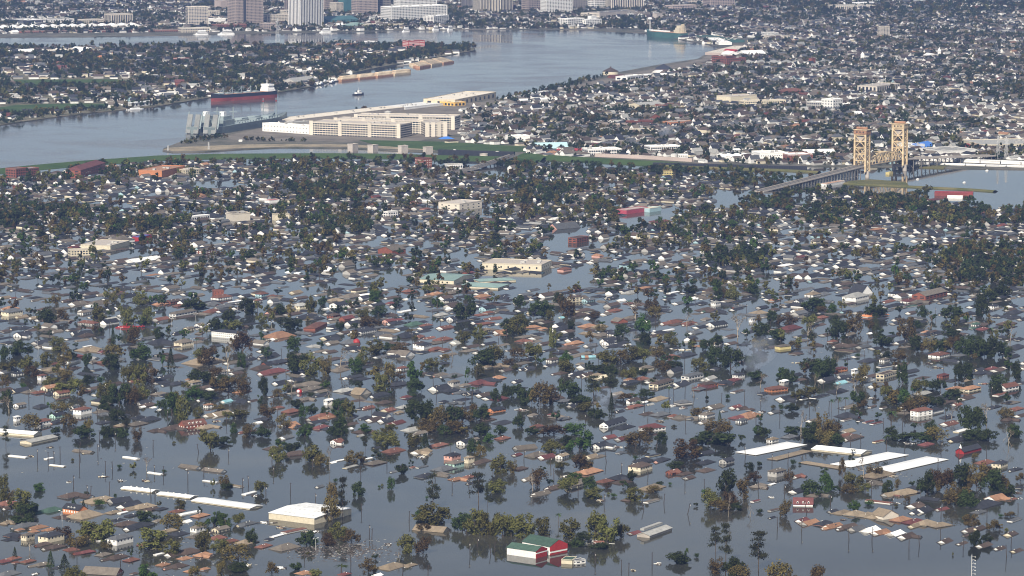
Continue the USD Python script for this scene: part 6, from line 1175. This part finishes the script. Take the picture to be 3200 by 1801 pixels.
'R3C3': '''700 520 180 250 d;850 460 200 230 n;480 230 240 140 d;1090 300 180 150 d;1550 310 100 160 d;1320 260 90 100 d;1880 320 200 180 d;2150 290 130 250 d;50 320 110 90 d;420 400 130 140 o;200 370 200 110 n;640 270 100 110 g;550 250 130 70 n;100 520 200 120 d;400 520 200 150 b;770 520 120 80 b;
1090 580 60 260 p;1150 600 170 160 d;1400 530 170 240 n;1640 490 140 200 b;1830 500 150 110 d;1500 640 140 160 d;1620 650 150 170 n;1740 650 150 170 d;1860 640 150 160 n;2000 680 170 220 d;2120 700 200 250 d;2250 710 170 250 d;2360 700 150 150 d;1310 740 130 120 n;1200 720 120 100 d;
1350 970 120 280 d;950 960 150 190 n;520 900 160 220 d;620 880 150 230 d;450 860 200 170 d;580 890 100 140 g;680 860 100 170 b;150 910 130 110 g;220 950 150 150 d;470 1060 110 180 b;250 610 130 80 n;2250 140 150 120 d;2430 640 150 90 b;1520 1060 150 160 o;1660 1030 170 120 d;1360 1160 150 150 g;
1500 1230 200 180 n;1400 1260 180 120 n;1600 1200 150 130 d;1200 1130 150 150 o;1920 950 110 200 d;2010 930 120 190 d;2300 1020 170 160 d;2500 930 130 220 d;2320 1070 100 110 d;2440 540 110 160 b;2240 530 70 130 y;400 1100 180 110 o;290 1120 110 110 o;690 1070 110 80 b;870 1070 110 130 b;
900 1170 130 160 d;960 1210 110 90 n;640 1250 60 130 y;710 1240 80 140 y;780 1210 80 110 y;240 1250 120 90 d;130 1230 60 60 s;55 1225 60 50 s;910 1300 80 80 d;1110 1310 90 70 d;1240 1410 130 170 y;1240 1500 110 120 d;330 1500 130 240 b;430 1500 150 180 d;550 1500 160 260 n;650 1480 150 150 n;
250 1470 200 90 d;1920 1170 80 90 d;2010 1420 180 280 d;2110 1420 160 260 d;2200 1380 150 190 b;1850 1320 110 120 b;2400 1330 150 130 n;1640 1470 110 150 d;1470 1420 80 80 d;1720 1180 110 110 d;2480 1490 110 130 g;1850 1100 150 80 d;1050 430 100 100 n;1480 400 130 80 d;2350 90 200 140 d;
1130 490 80 110 d;2050 560 120 80 d;900 700 60 40 s;1250 480 80 50 d;1100 860 60 60 d''',
}
POLES = {
'R4C0': '375 285;485 300;605 240;800 350;800 210;985 230;1060 400;1135 390;1540 170;1555 420;1645 440;1890 510;2050 440;2440 570;2500 540;1000 90;1160 100;2300 250;1520 680;1560 690;910 650;880 660;1100 620;740 560;625 900 m;1210 1330;775 1230;545 290;2000 210',
'R4C1': '160 310;180 440;565 370;1055 440;1317 330;345 620;600 740;1062 820;1540 900;1805 490;1975 560;2030 970;1140 1060;1165 1080;2155 1240;2365 1230;2400 1210;2225 1160;490 1270;603 1190 m;955 1330;1475 1440;1730 1470;100 640;2140 560',
'R4C2': '118 290;390 350;422 480;950 310;1102 400;1370 440;1455 180;1740 540;1765 830;925 720;1330 790;1527 720;665 640;838 1330;950 1160;1100 1400;1175 1420;1410 1350;1240 200;2475 590;2350 250;1935 560',
'R4C3': '95 970;338 1000;815 1090;1045 1090;1418 1180;1525 1150;1740 860;1735 1080;1965 1170;2400 1270;2445 1150;392 820;165 640;40 340;200 320;935 120;832 120;1375 190;1740 210;1915 280;2200 240;1710 370;1257 750;2517 810;2203 870;2400 570;592 560;1040 610;630 740',
'R3C0': '85 660 m;385 620 m;1215 470 m;1725 370 m;1972 340 m;2460 240 m;2395 230 m;1945 590 m;290 1150;940 800;980 1290;1390 1240;1540 980;2280 1370;1690 1340;500 500;100 480;1100 420;1240 60;160 130;1660 260;1310 60;2080 420;160 200;450 1130;780 1110',
'R3C1': '305 900;260 700;1260 770;1855 370;1780 280;2250 180;1875 580;1830 800;935 980;1040 1160;1165 1260;1380 1280;1535 1050;2405 870;2465 870;1785 990;1820 1080;2170 1120;2105 1140;1575 530;2440 550;220 1340;295 1430;175 1170;475 1190;155 420 m;825 80;440 620 m;2220 910;690 60',
'R3C2': '1590 1190;1740 1100;1860 820;2360 250;1560 150;1850 110;1440 370;815 530;945 520;840 630;870 730;240 830;700 990;1300 1000;1430 1060;1630 1090;1955 1090;2110 1150;2340 1130;2505 1200;1365 1340;1745 1380;2190 1410;2455 1350;1035 1290;1335 1200;740 1360;1735 790;160 740;1125 520',
'R3C3': '800 760;970 690;1457 990;1375 600;612 1220;1367 1300;1160 1390;1785 1320;1772 850;2355 1170;2060 340;557 1010;150 1160;120 1310;415 1230;1970 1140;600 510;1885 980;2230 290;2243 1090;1350 1410;2415 750;742 210;1000 210;1680 280;1000 560',
}
# ---------------------------------------------------------------- the drowned district, one by one
PENDING = []      # things whose label is told from the nearest place: prim, look, group, px, py
rng = random.Random(77)
CAPS = 300
items = []
for tile, rows in HOUSES.items():
    x0, y0 = TILES[tile]
    for row in rows.replace('\n', '').split(';'):
        X, Y, Wz, k = row.split()
        wc = k.split('/')[1] if '/' in k else None; k = k.split('/')[0]
        items.append((x0 + int(X) / 3.22, y0 + int(Y) / 3.22, int(Wz), k[0], (k[1:2] or 't'), wc, k.endswith('b') and len(k) > 2))
items.sort(key=lambda q: -q[2])
kind_count, extra_houses = {}, []
for (px, py, wz, kind, rc, wc, bdir) in items:
    nm = SHAPES[kind][0]
    kind_count[nm] = kind_count.get(nm, 0) + 1
    if kind_count[nm] > CAPS: extra_houses.append((px, py, wz, kind, rc, bdir)); continue
    w_ = wc or rng.choice('wwwwywe' if kind != 'h' else 'wwyeqp')
    t = make_house(kind, rc, w_, px, py, wz, bdir, rng)
    if kind == 'x': look = 'heap of floating timber wreckage'; cat = 'wreckage'
    elif kind == 'f': look = f'flat {ROOF[rc][0]} roof slab awash'; cat = 'roof'
    else:
        look = f'{ROOF[rc][0]} {SHAPES[kind][1]}' if kind in 'hg' else f'{WALL[w_][0]} {"house" if kind in "HG" else "two-storey house"} with {ROOF[rc][0]} roof'
        cat = 'house'
    tag(t, None, cat)
    PENDING.append((t, look, 'drowned houses of the flooded district' if cat == 'house' else ('floating wreckage' if cat == 'wreckage' else 'flat roofs awash in the flood'), px, py))

trees = []
for tile, rows in TREES.items():
    x0, y0 = TILES[tile]
    for row in rows.replace('\n', '').split(';'):
        X, Y, Wz, Hz, k = row.split()
        trees.append((x0 + int(X) / 3.22, y0 + int(Y) / 3.22, int(Wz), int(Hz), k))
trees.sort(key=lambda q: -q[2] * q[3])
tcount, extra_trees = {}, []
for (px, py, wz, hz, k) in trees:
    nm = TREE[k][0]; tcount[nm] = tcount.get(nm, 0) + 1
    if tcount[nm] > CAPS: extra_trees.append((px, py, wz, hz, k)); continue
    t = make_tree(k, px, py - 2, wz, hz, rng)
    PENDING.append((t, TREE[k][1], 'trees standing in the flood' if k not in 's' else 'shrub tops above the flood', px, py))
    if wz > 130 and k in 'odn' and rng.random() < .6:      # a smaller companion crown widens the big clumps unevenly
        extra_trees.append((px + rng.choice([-1, 1]) * wz / 3.22 * .42, py - rng.uniform(0, 5), wz * .6, hz * .62, k))
for tile, rows in POLES.items():
    x0, y0 = TILES[tile]
    for row in rows.split(';'):
        q = row.split()
        px, py = x0 + int(q[0]) / 3.22, y0 + int(q[1]) / 3.22
        t = make_pole(px, py, rng, metal=len(q) > 2, hm=None if len(q) < 3 else rng.uniform(6, 8))
        PENDING.append((t, 'leaning dark wooden utility pole' if len(q) < 3 else 'pale double-armed street lamp', 'utility poles in the flood' if len(q) < 3 else 'street lamps in the flood', px, py))

# ---------------------------------------------------------------- scattered masses: the far drowned blocks, the dry city, the river point
def far_house(seed, rc, wc, kind, L=14, W=8.5, e=3.2, e2=0):
    rise = W / 2 * .6; r, w = MB(), MB()
    if kind == 'g': roof_gable(r, L, W, e, rise); walls_gable(w, L, W, e - .03, rise, -2)
    elif kind == 'h': roof_hip(r, L, W, e, rise * .85); w.box(-L / 2, L / 2, -W / 2, W / 2, -2, e - .004)
    else:
        w.box(-L / 2, L / 2, -W / 2, W / 2, -2, e - .02); r.box(-L / 2 - .2, L / 2 + .2, -W / 2 - .2, W / 2 + .2, e - .02, e + .4)
    return [('roof', arr(r), M['R' + rc]), ('wall', arr(w), M['W' + wc])]
PROT = [('g', rc, wc) for rc in 'tdkslk' for wc in 'wwe'] + [('h', rc, wc) for rc in 'tdkskt' for wc in 'wy'] + [('f', 'w', 'w'), ('f', 'l', 'y'), ('g', 'w', 'w'), ('h', 'r', 'p'), ('g', 'o', 'y'), ('g', 'm', 'q'), ('g', 'k', 'u'), ('h', 'o', 'p')]
def tree_proto(seed, n, leaf, m):
    g = np.random.default_rng(seed); v, f, c = crown_mesh(g, n, leaf, blobs=8); tr = trunk_mesh(g, c[:3])
    return [('crown', (v, f), M[m]), ('trunk', arr(tr), M['bark'])]
TPROT = [(n, l, m) for m in ('leaf_far', 'leaf_dark', 'leaf_far', 'leaf_dark', 'leaf_far', 'leaf_olive', 'leaf_brown') for n, l in ((260, .075), (260, .07))]

LANDP = Polygon(far_pts).buffer(-6); ALGP = Polygon([P(*p) for p in ALG]).buffer(-4)
def keep_out(pxpolys): return [Polygon([P(*q) for q in p]) for p in pxpolys]
CITY_OUT = keep_out([[(500, 482), (556, 440), (830, 392), (840, 460), (700, 482)],
    [(690, 455), (830, 400), (1260, 345), (1400, 326), (1560, 300), (1720, 286), (1910, 234), (2060, 205), (2200, 165), (2260, 128), (2360, 118), (2300, 180), (2110, 226), (1960, 256), (1730, 300), (1590, 322), (1450, 350), (1440, 446), (1360, 452), (690, 456)],
    [(500, 480), (760, 440), (1360, 446), (1660, 462), (1650, 492), (1370, 482), (520, 482)],
    [(1820, 492), (2180, 495), (2180, 512), (1820, 508)], [(2860, 496), (3300, 505), (3300, 540), (2860, 530)],
    [(-400, 112), (2010, 90), (2010, 106), (-400, 128)]])
ROAD = [(P(2850, 505), P(3040, 455), 22)]
def tree_list(ms): return [(n, l, m) for m in ms for n, l in ((260, .075), (260, .07))]
TPROT_F = tree_list(('leaf_far', 'leaf_olive', 'leaf_brown', 'leaf_dark', 'leaf_olive', 'leaf_brown', 'leaf_green'))
def fill(name_h, name_t, lab_h, lab_t, gx0, gx1, gy0, gy1, inside, cell, dens, tdens, seed, axis, hs=(1.0, 1.0), e_base=0.0, tsize=(7, 14), water_only=False, cluster=0.012, tall=0.0, tthin=None):
    """Houses on a street grid along axis and trees in clumps between them."""
    g = np.random.default_rng(seed)
    a = math.radians(axis); A = np.array([math.cos(a), math.sin(a)]); Bv = np.array([-math.sin(a), math.cos(a)])
    cx, cy = (gx0 + gx1) / 2, (gy0 + gy1) / 2; R = max(gx1 - gx0, gy1 - gy0) * .75
    la, lb = cell
    us, vs = np.arange(-R, R, la), np.arange(-R, R, lb)
    U, V = np.meshgrid(us, vs, indexing='ij')
    # three houses between two streets
    iu = np.round(U / la).astype(int); U = U - np.where(iu % 3 == 0, la * -.12, np.where(iu % 3 == 2, la * .12, 0))
    u = U.ravel() + g.normal(0, la * .07, U.size); v = V.ravel() + g.normal(0, lb * .08, U.size)
    p = np.array([cx, cy]) + u[:, None] * A + v[:, None] * Bv
    ok = (g.random(len(p)) < dens(p)) & inside(p)
    p = p[ok]
    rot = axis + g.normal(0, 3, len(p)) + np.where(g.random(len(p)) < .16, 90, 0) + 180 * (g.random(len(p)) < .5)
    idx = g.integers(0, len(PROT), len(p)); wt = np.array([3 if q[1] in 'tdks' else 1 for q in PROT], float); wt[:18] *= 1.8; wt[-6:] *= .35
    if seed == 12: wt *= np.array([(.45 if q[1] == 'k' else 1.6 if q[1] in 'lt' else 1) * (1.5 if q[2] == 'w' else 1) for q in PROT])
    if e_base < 0: wt *= np.array([(.12 if q[1] in 'lw' else 1.5 if q[1] in 'kdt' else 1) * (.85 if q[2] == 'w' else 1.1) for q in PROT])
    idx = g.choice(len(PROT), len(p), p=wt / wt.sum())
    s = np.c_[g.uniform(.75, 1.45, len(p)), g.uniform(.8, 1.25, len(p)), g.uniform(*hs, len(p)) * np.where(g.random(len(p)) < .10, 1.6, 1)]
    if e_base < 0: s[:, 2] = g.uniform(.42, .62, len(p)) + .34 * np.clip((900 - pxpy(p)[1]) / 380, 0, 1) + .45 * (g.random(len(p)) < .07)
    hp = p
    stuff_instances(name_h, lab_h, 'houses', [far_house(i, rc, wc, k, e=3.4 if e_base >= 0 else 3.4) for i, (k, rc, wc) in enumerate(PROT)], np.c_[hp, np.full(len(hp), e_base)], rot, s, idx)
    n = int((gx1 - gx0) * (gy1 - gy0) * tdens)
    q = np.c_[g.uniform(gx0, gx1, n), g.uniform(gy0, gy1, n)]
    cl = meshkit.fbm(np.c_[q * cluster, np.zeros(n)], 3, seed)
    ok = inside(q) & (g.random(n) < np.clip((cl - .38) * 4.5, 0.05, 1))
    if tthin is not None: ok &= g.random(n) < tthin(q)
    q = q[ok]; n = len(q)
    w = g.uniform(*tsize, n) * (1 + .35 * (g.random(n) < .12)); h = w * g.uniform(.75, 1.15, n) + tall
    stuff_instances(name_t, lab_t, 'trees', [tree_proto(900 + i, *t) for i, t in enumerate(TPROT_F if e_base < 0 else TPROT)], np.c_[q, np.full(n, max(e_base, 0) - .2)], g.uniform(0, 360, n), np.c_[w, w, h], g.integers(0, len(TPROT), n))
    return len(hp), n
def inpoly(poly, p): return shapely.contains_xy(poly, p[:, 0], p[:, 1])
def visible(p, lo=-40, hi=3240, ytop=-25):
    d = p[:, 1] * math.cos(PITCH) + CAM_H * math.sin(PITCH); px = 1600 + FPX * p[:, 0] / d
    py = 900.5 - FPX * (p[:, 1] * math.sin(PITCH) - CAM_H * math.cos(PITCH)) / d
    return (px > lo) & (px < hi) & (py > ytop)
def pxpy(p):
    d = p[:, 1] * math.cos(PITCH) + CAM_H * math.sin(PITCH)
    return 1600 + FPX * p[:, 0] / d, 900.5 - FPX * (p[:, 1] * math.sin(PITCH) - CAM_H * math.cos(PITCH)) / d
# footprints of single buildings keep the scattered ones away
FOOT = []
for prim in stage.GetPrimAtPath('/World').GetChildren():
    if prim.GetCustomDataByKey('category') and prim.IsA(UsdGeom.Xform) and prim.GetTypeName() == 'Xform':
        w_ = prim.GetChild('wall')
        if w_ and prim.GetName().rsplit('_', 1)[0] not in () and w_.GetTypeName() == 'Mesh':
            pts = np.array(UsdGeom.Mesh(w_).GetPointsAttr().Get())
            m_ = np.array(UsdGeom.Xformable(prim).GetLocalTransformation())
            xy = (np.c_[pts, np.ones(len(pts))] @ m_)[:, :2]
            FOOT.append(shapely.MultiPoint(xy).convex_hull.buffer(4))
FOOTT = shapely.STRtree(FOOT)
def clear(p):
    hit = FOOTT.query(shapely.points(p), predicate='intersects')
    ok = np.ones(len(p), bool); ok[hit[0]] = False
    return ok
# open water in the middle flood, in photo positions
OPEN = keep_out([[(570, 566), (760, 560), (770, 580), (640, 590), (575, 585)], [(330, 800), (350, 785), (470, 770), (480, 800), (400, 812)], [(1280, 505), (1600, 510), (1600, 560), (1500, 552)], [(1930, 680), (2110, 640), (2100, 690), (1950, 720)],
                 [(2230, 600), (2520, 580), (2540, 640), (2230, 655)], [(1700, 735), (1850, 690), (1850, 770), (1700, 800)], [(2830, 600), (3210, 600), (3210, 655), (2900, 632)], [(2120, 528), (2560, 548), (2900, 560), (2900, 590), (2600, 596), (2420, 590), (2340, 575)], [(1590, 860), (1860, 840), (1840, 905), (1600, 905)], [(1410, 790), (1505, 800), (1500, 835), (1420, 830)], [(1160, 850), (1290, 840), (1240, 895), (1160, 900)]])
def flood_inside(p):
    px, py = pxpy(p)
    edge = np.interp(px, [0, 270, 500, 1000, 1600, 1950, 2200, 2500, 2900, 3200], [560, 528, 508, 502, 512, 526, 546, 602, 612, 618])
    ok = (py > edge) & (py < 1330) & ~((py > 1260) & (px < 900)) & ~((py > 1090) & (px > 2080) & (px < 2480) & (px - 2080 > (1330 - py) * .2)) & (px > -40) & (px < 3240)
    for q in OPEN: ok &= ~inpoly(q, p)
    return ok & clear(p)
y_top, y_bot = P(1600, 500)[1], P(1600, 1330)[1]
n1 = fill('flooded_houses', 'flooded_trees', 'far flooded houses packed street after street below the levee', 'dark trees standing between the far flooded houses', -850, 850, y_bot, y_top, flood_inside, (27, 14.5),
     lambda p: np.interp(pxpy(p)[1], [520, 860, 960, 1130, 1330], [.74, .72, .48, .30, .12]), 1 / 240, 11, AX, (.5, .85), -1.6, (7, 14), tthin=lambda p: np.interp(pxpy(p)[1], [520, 700, 860, 960, 1130, 1330], [.9, .85, .6, .25, .12, .05]))
def city_inside(p):
    ok = visible(p) & inpoly(LANDP, p) & clear(p)
    for q in CITY_OUT: ok &= ~inpoly(q, p)
    return ok
def city_dens(p):
    px, py = pxpy(p); return np.where((px < 2050) & (py < 110), .35, np.where(py < 60, .42, .66))
n2 = fill('city_houses', 'city_trees', 'dense roofs of the dry city reaching to the hazy distance', 'dark trees among the far city roofs', -1500, 1500, P(1600, 540)[1], P(1600, -30)[1], city_inside, (24, 13.5), city_dens, 1 / 120, 12, 40, (.8, 1.3), 1.3, (6, 13))
def alg_inside(p):
    ok = visible(p) & inpoly(ALGP, p) & clear(p); px, py = pxpy(p)
    for q in ALG_OUT: ok &= ~inpoly(q, p)
    return ok
ALG_OUT = keep_out([[(30, 250), (420, 250), (400, 268), (40, 275)], [(-60, 330), (380, 324), (340, 342), (-60, 364)], [(690, 256), (800, 248), (800, 264), (720, 272)]])
ALG_WOOD = keep_out([[(1000, 262), (1080, 232), (1200, 208), (1330, 182), (1420, 166), (1486, 156), (1480, 145), (1320, 146), (1290, 165), (1180, 190), (1060, 215), (1000, 240)], [(-60, 392), (0, 386), (300, 346), (500, 322), (650, 300), (650, 306), (480, 337), (150, 372), (-60, 402)]])
def alg_houses(p):
    ok = alg_inside(p)
    for q in ALG_WOOD: ok &= ~inpoly(q, p)
    return ok
n3 = fill('point_houses', 'point_trees', 'small pale houses spread over the river point', 'dark trees covering the river point', -1400, 0, P(1600, 400)[1], P(1600, 138)[1], alg_houses, (26, 15), lambda p: np.full(len(p), .52), 1 / 120, 13, 12, (.8, 1.3), 1.3, (8, 15))
def belt(name, label, polys, n, seed, size, z=1.0, tall=0.0):
    g = np.random.default_rng(seed); pts = []
    for q in polys:
        x0, y0, x1, y1 = q.bounds; k = int(n * q.area)
        p = np.c_[g.uniform(x0, x1, k), g.uniform(y0, y1, k)]; pts.append(p[inpoly(q, p)])
    p = np.vstack(pts); m = len(p); w = g.uniform(*size, m)
    stuff_instances(name, label, 'trees', [tree_proto(700 + seed * 31 + i, *t) for i, t in enumerate(TPROT)], np.c_[p, np.full(m, z)], g.uniform(0, 360, m), np.c_[w, w, w * g.uniform(.8, 1.2, m) + tall], g.integers(0, len(TPROT), m)); return m
belt('shore_wood', 'dense dark wood along the shore of the river point', ALG_WOOD, 1 / 34, 1, (8, 14))
belt('bank_wood', 'belt of scrubby trees along the near river bank', keep_out([[(1550, 313), (1640, 298), (1790, 264), (1900, 237), (1890, 245), (1800, 274), (1650, 307), (1560, 324)]]), 1 / 26, 2, (6, 11), 1.0, 2)
belt('spit_scrub', 'dark scrub on the sandy spit and under the grey ships', keep_out([[(556, 452), (610, 434), (700, 424), (720, 432), (640, 445), (575, 456)], [(760, 440), (960, 443), (960, 446), (770, 444)]]), 1 / 36, 3, (4, 8), 1.0)
belt('levee_trees', 'thick dark trees along the foot of the levee', keep_out([[(1040, 500), (1330, 500), (1600, 514), (1900, 522), (2150, 530), (2160, 548), (1800, 552), (1500, 520), (1200, 525), (1050, 512)], [(210, 530), (330, 512), (350, 520), (240, 545)], [(330, 532), (470, 532), (460, 552), (350, 560)], [(2070, 535), (2180, 530), (2560, 560), (2440, 590), (2300, 585)], [(2440, 600), (2560, 596), (2680, 606), (2660, 622), (2450, 620)], [(2830, 612), (2900, 606), (2905, 622), (2840, 630)]]), 1 / 130, 4, (8, 14), 0.0)
belt('flood_woods', 'large dark tree masses in the middle of the flood', keep_out([[(2950, 790), (3230, 770), (3230, 905), (3000, 890), (2930, 840)], [(2880, 640), (3100, 650), (3090, 720), (2900, 700)], [(2660, 610), (2900, 620), (2890, 660), (2700, 668)], [(2540, 640), (2640, 640), (2620, 720), (2520, 700)], [(0, 640), (240, 645), (250, 700), (0, 720)], [(330, 688), (540, 690), (530, 735), (350, 730)], [(880, 585), (1110, 580), (1120, 625), (950, 630)], [(1600, 570), (1800, 580), (1790, 620), (1610, 640)], [(2200, 780), (2400, 790), (2380, 840), (2200, 830)], [(1000, 700), (1150, 690), (1160, 730), (1010, 745)], [(2300, 620), (2480, 625), (2470, 655), (2320, 650)]]), 1 / 130, 8, (9, 15), -1.0)
belt('canal_trees', 'dark tree belt behind the white wagons', keep_out([[(3040, 490), (3220, 480), (3220, 497), (3060, 500)]]), 1 / 60, 5, (7, 11), 1.0)
belt('city_wood', 'dark wooded parks at the far edge of the city', keep_out([[(2400, 40), (2600, 20), (2800, 38), (3000, 10), (3250, 20), (3250, 34), (2900, 50), (2600, 52)], [(1900, 82), (2010, 76), (2030, 96), (1900, 92)], [(2250, 30), (2420, -10), (2600, 0), (2600, 16), (2400, 20)]]), 1 / 260, 6, (10, 18), 1.0)
if extra_trees:
    g = np.random.default_rng(3); P_ = np.array([P(t[0], t[1]) for t in extra_trees]); s_ = np.array([S(t[1]) * 3.22 for t in extra_trees])
    mi = {'o': 6, 'd': 2, 'g': 8, 'n': 10}
    stuff_instances('small_trees', 'smaller trees and crowns scattered between the drowned roofs', 'trees', [tree_proto(500 + i, 420, .055, m) for i, m in enumerate(('leaf_olive', 'leaf_dark', 'leaf_green', 'leaf_brown') * 2)], np.c_[P_, np.full(len(P_), -.2)], g.uniform(0, 360, len(P_)),
        np.c_[np.array([t[2] for t in extra_trees]) / s_ * 1.12, np.array([t[2] for t in extra_trees]) / s_ * 1.12, np.array([t[3] for t in extra_trees]) / s_ * 1.05], ['odgn'.find(t[4]) % 4 + 4 * int(g.integers(2)) for t in extra_trees])
if extra_houses:
    g = np.random.default_rng(4); pos, rot, scl, idx, pr = [], [], [], [], {}
    for (px, py, wz, kind, rc, bdir) in extra_houses:
        key = ('h' if kind == 'h' else 'g', rc, 'w'); k = pr.setdefault(key, len(pr)); wm = wz / 3.22 / S(py); W = max(3.2, wm / 1.7)
        pos.append((*P(px, py + 3), 0)); rot.append((BX if bdir else AX) + g.normal(0, 3)); scl.append((W * 1.6 / 14, W / 8.5, W / 8.5)); idx.append(k)
    stuff_instances('small_roofs', 'smaller drowned roofs scattered between the larger ones', 'houses', [far_house(i, rc, wc, k, e=.6) for i, (k, rc, wc) in enumerate(pr)], pos, rot, scl, idx)

# debris fields
def debris(name, label, px0, px1, py0, py1, n, seed, white=.35):
    g = random.Random(seed); a, b = MB(), MB(); c = P((px0 + px1) / 2, (py0 + py1) / 2)
    t = thing(name, label, 'debris', (*c, 0), 0); tag(t, kind='stuff')
    for i in range(n):
        u = P(max(px0, min(px1, g.gauss((px0 + px1) / 2, (px1 - px0) * .22))), max(py0, min(py1, g.gauss((py0 + py1) / 2, (py1 - py0) * .24)))) - c
        l, w = g.uniform(.5, 1.9), g.uniform(.25, .75)
        (b if g.random() < white else a).box(u[0] - l / 2, u[0] + l / 2, u[1] - w / 2, u[1] + w / 2, -.15, g.uniform(.04, .22), rz=g.uniform(0, 180))
    a.build('planks', M['debris'], t); b.build('white_boards', M['roof_pale_grey'], t)
debris('debris_field', 'wide field of white and dark floating debris right of the wide white warehouse', 905, 1250, 1685, 1755, 900, 1, .16)
debris('debris_field', 'dark shingle debris left in the debris field', 900, 1010, 1700, 1745, 160, 2, .05)
debris('debris_field', 'scraps of wreckage around the red hall', 1780, 1900, 1680, 1710, 90, 3, .4)
debris('debris_field', 'boards and scraps afloat between roofs at the lower left', 380, 800, 1640, 1800, 220, 4, .35)
debris('debris_field', 'torn timber and boards around the white school roofs', 2700, 2850, 1465, 1500, 90, 5, .4)
debris('debris_field', 'small scraps drifting on the open water at the left', 40, 760, 1390, 1530, 26, 6, .5)
debris('debris_field', 'loose boards among roofs in the middle of the flood', 1200, 2300, 1100, 1420, 260, 7, .45)
debris('debris_field', 'loose boards among roofs right of centre', 2300, 3180, 980, 1400, 220, 8, .4)
debris('debris_field', 'loose boards among roofs at the left', 20, 1100, 940, 1340, 240, 9, .5)

# ---------------------------------------------------------------- thin smoke of small fires
smoke_mat = usdkit.material(stage, '/World/Looks/smoke', {'tc': ('geometry', {}), 'n': ('noise_texture', {'scale': 0.06, 'detail': 3.0}), 'm': ('map_range', {'from_min': 0.42, 'from_max': 0.75, 'to_min': 0.0, 'to_max': 0.055, 'clamp': True}),
    'v': ('principled_volume', {'color': (.75, .82, .95), 'anisotropy': 0.2})}, [('tc.position', 'n.vector'), ('n.fac', 'm.value'), ('m.result', 'v.density')], volume='v.volume')
def smoke(px, py, w, h, label):
    s = S(py); m = trimesh.creation.icosphere(3, 1.0); v = np.array(m.vertices)
    v *= (0.8 + 0.5 * meshkit.fbm(v * 1.6 + [px, 0, 0], 3, 5))[:, None]; k = (v[:, 2] + 1) / 2
    v[:, 0] = v[:, 0] * (.45 + .75 * k) + .5 * k; v *= [w / s / 2, w / s * .45, h / s / 2]; v[:, 2] += h / s / 2 + .3
    v += [*P(px, py), 0]; p = usdkit.mesh(stage, '/World/' + numbered('smoke'), (v, np.array(m.faces)), smoke_mat).GetPrim(); tag(p, label, 'smoke', None, 'stuff')
smoke(2350, 1165, 130, 110, 'pale bluish smoke drifting over dark trees right of centre')
smoke(1885, 1275, 90, 60, 'faint smoke wisp behind the long white gable-ended house')
smoke(2080, 440, 70, 50, 'faint smoke over the dry city roofs beyond the canal')
# ---------------------------------------------------------------- labels told from the nearest place that can be found
LMA = np.array([(a, b) for a, b, _ in LM])
ORD = ['', 'second ', 'third ', 'fourth ', 'fifth ', 'sixth ', 'seventh ', 'eighth ', 'ninth ', 'tenth ']
slots = {}
for (t, look, grp, px, py) in PENDING:
    d = np.hypot(LMA[:, 0] - px, (LMA[:, 1] - py) * 1.6); k = int(np.argmin(d)); dx, dy = px - LMA[k, 0], (py - LMA[k, 1]) * 1.6
    if abs(dx) > 1.5 * abs(dy): where = 'left of' if dx < 0 else 'right of'
    elif abs(dy) > 1.5 * abs(dx): where = 'behind' if dy < 0 else 'in front of'
    else: where = ('beyond and ' if dy < 0 else 'below and ') + ('left of' if dx < 0 else 'right of')
    slots.setdefault((look, where, k), []).append((d[k], id(t), t, grp))
for (look, where, k), lst in slots.items():
    lst.sort(key=lambda q: q[:2])
    for i, (_, _, t, grp) in enumerate(lst):
        o = '' if len(lst) == 1 else ('nearest ' if i == 0 else f'{ORD[i] if i < len(ORD) else str(i + 1) + "th "}nearest ')
        lb = f'{o}{look} {where} {LM[k][2]}'
        if len(lb.split()) > 16: lb = lb.replace('nearest ', '').replace(' with ', ', ')
        if len(lb.split()) > 16: lb = lb.replace('beyond and ', '').replace('below and ', '')
        tag(t, lb, None, grp)

# ---------------------------------------------------------------- air
def haze(density):
    m = usdkit.material(stage, '/World/Looks/haze', {'v': ('principled_volume', {'color': HAZE_COLOR, 'density': density, 'anisotropy': 0.3})}, [], volume='v.volume')
    b = MB(); b.box(-XR - 200, XR + 200, -300, 13300, -10, CAM_H + 30)
    tag(b.build('haze', m), 'thin blue morning haze over the whole city', None, None, 'stuff')
if HAZE > 0: haze(HAZE)
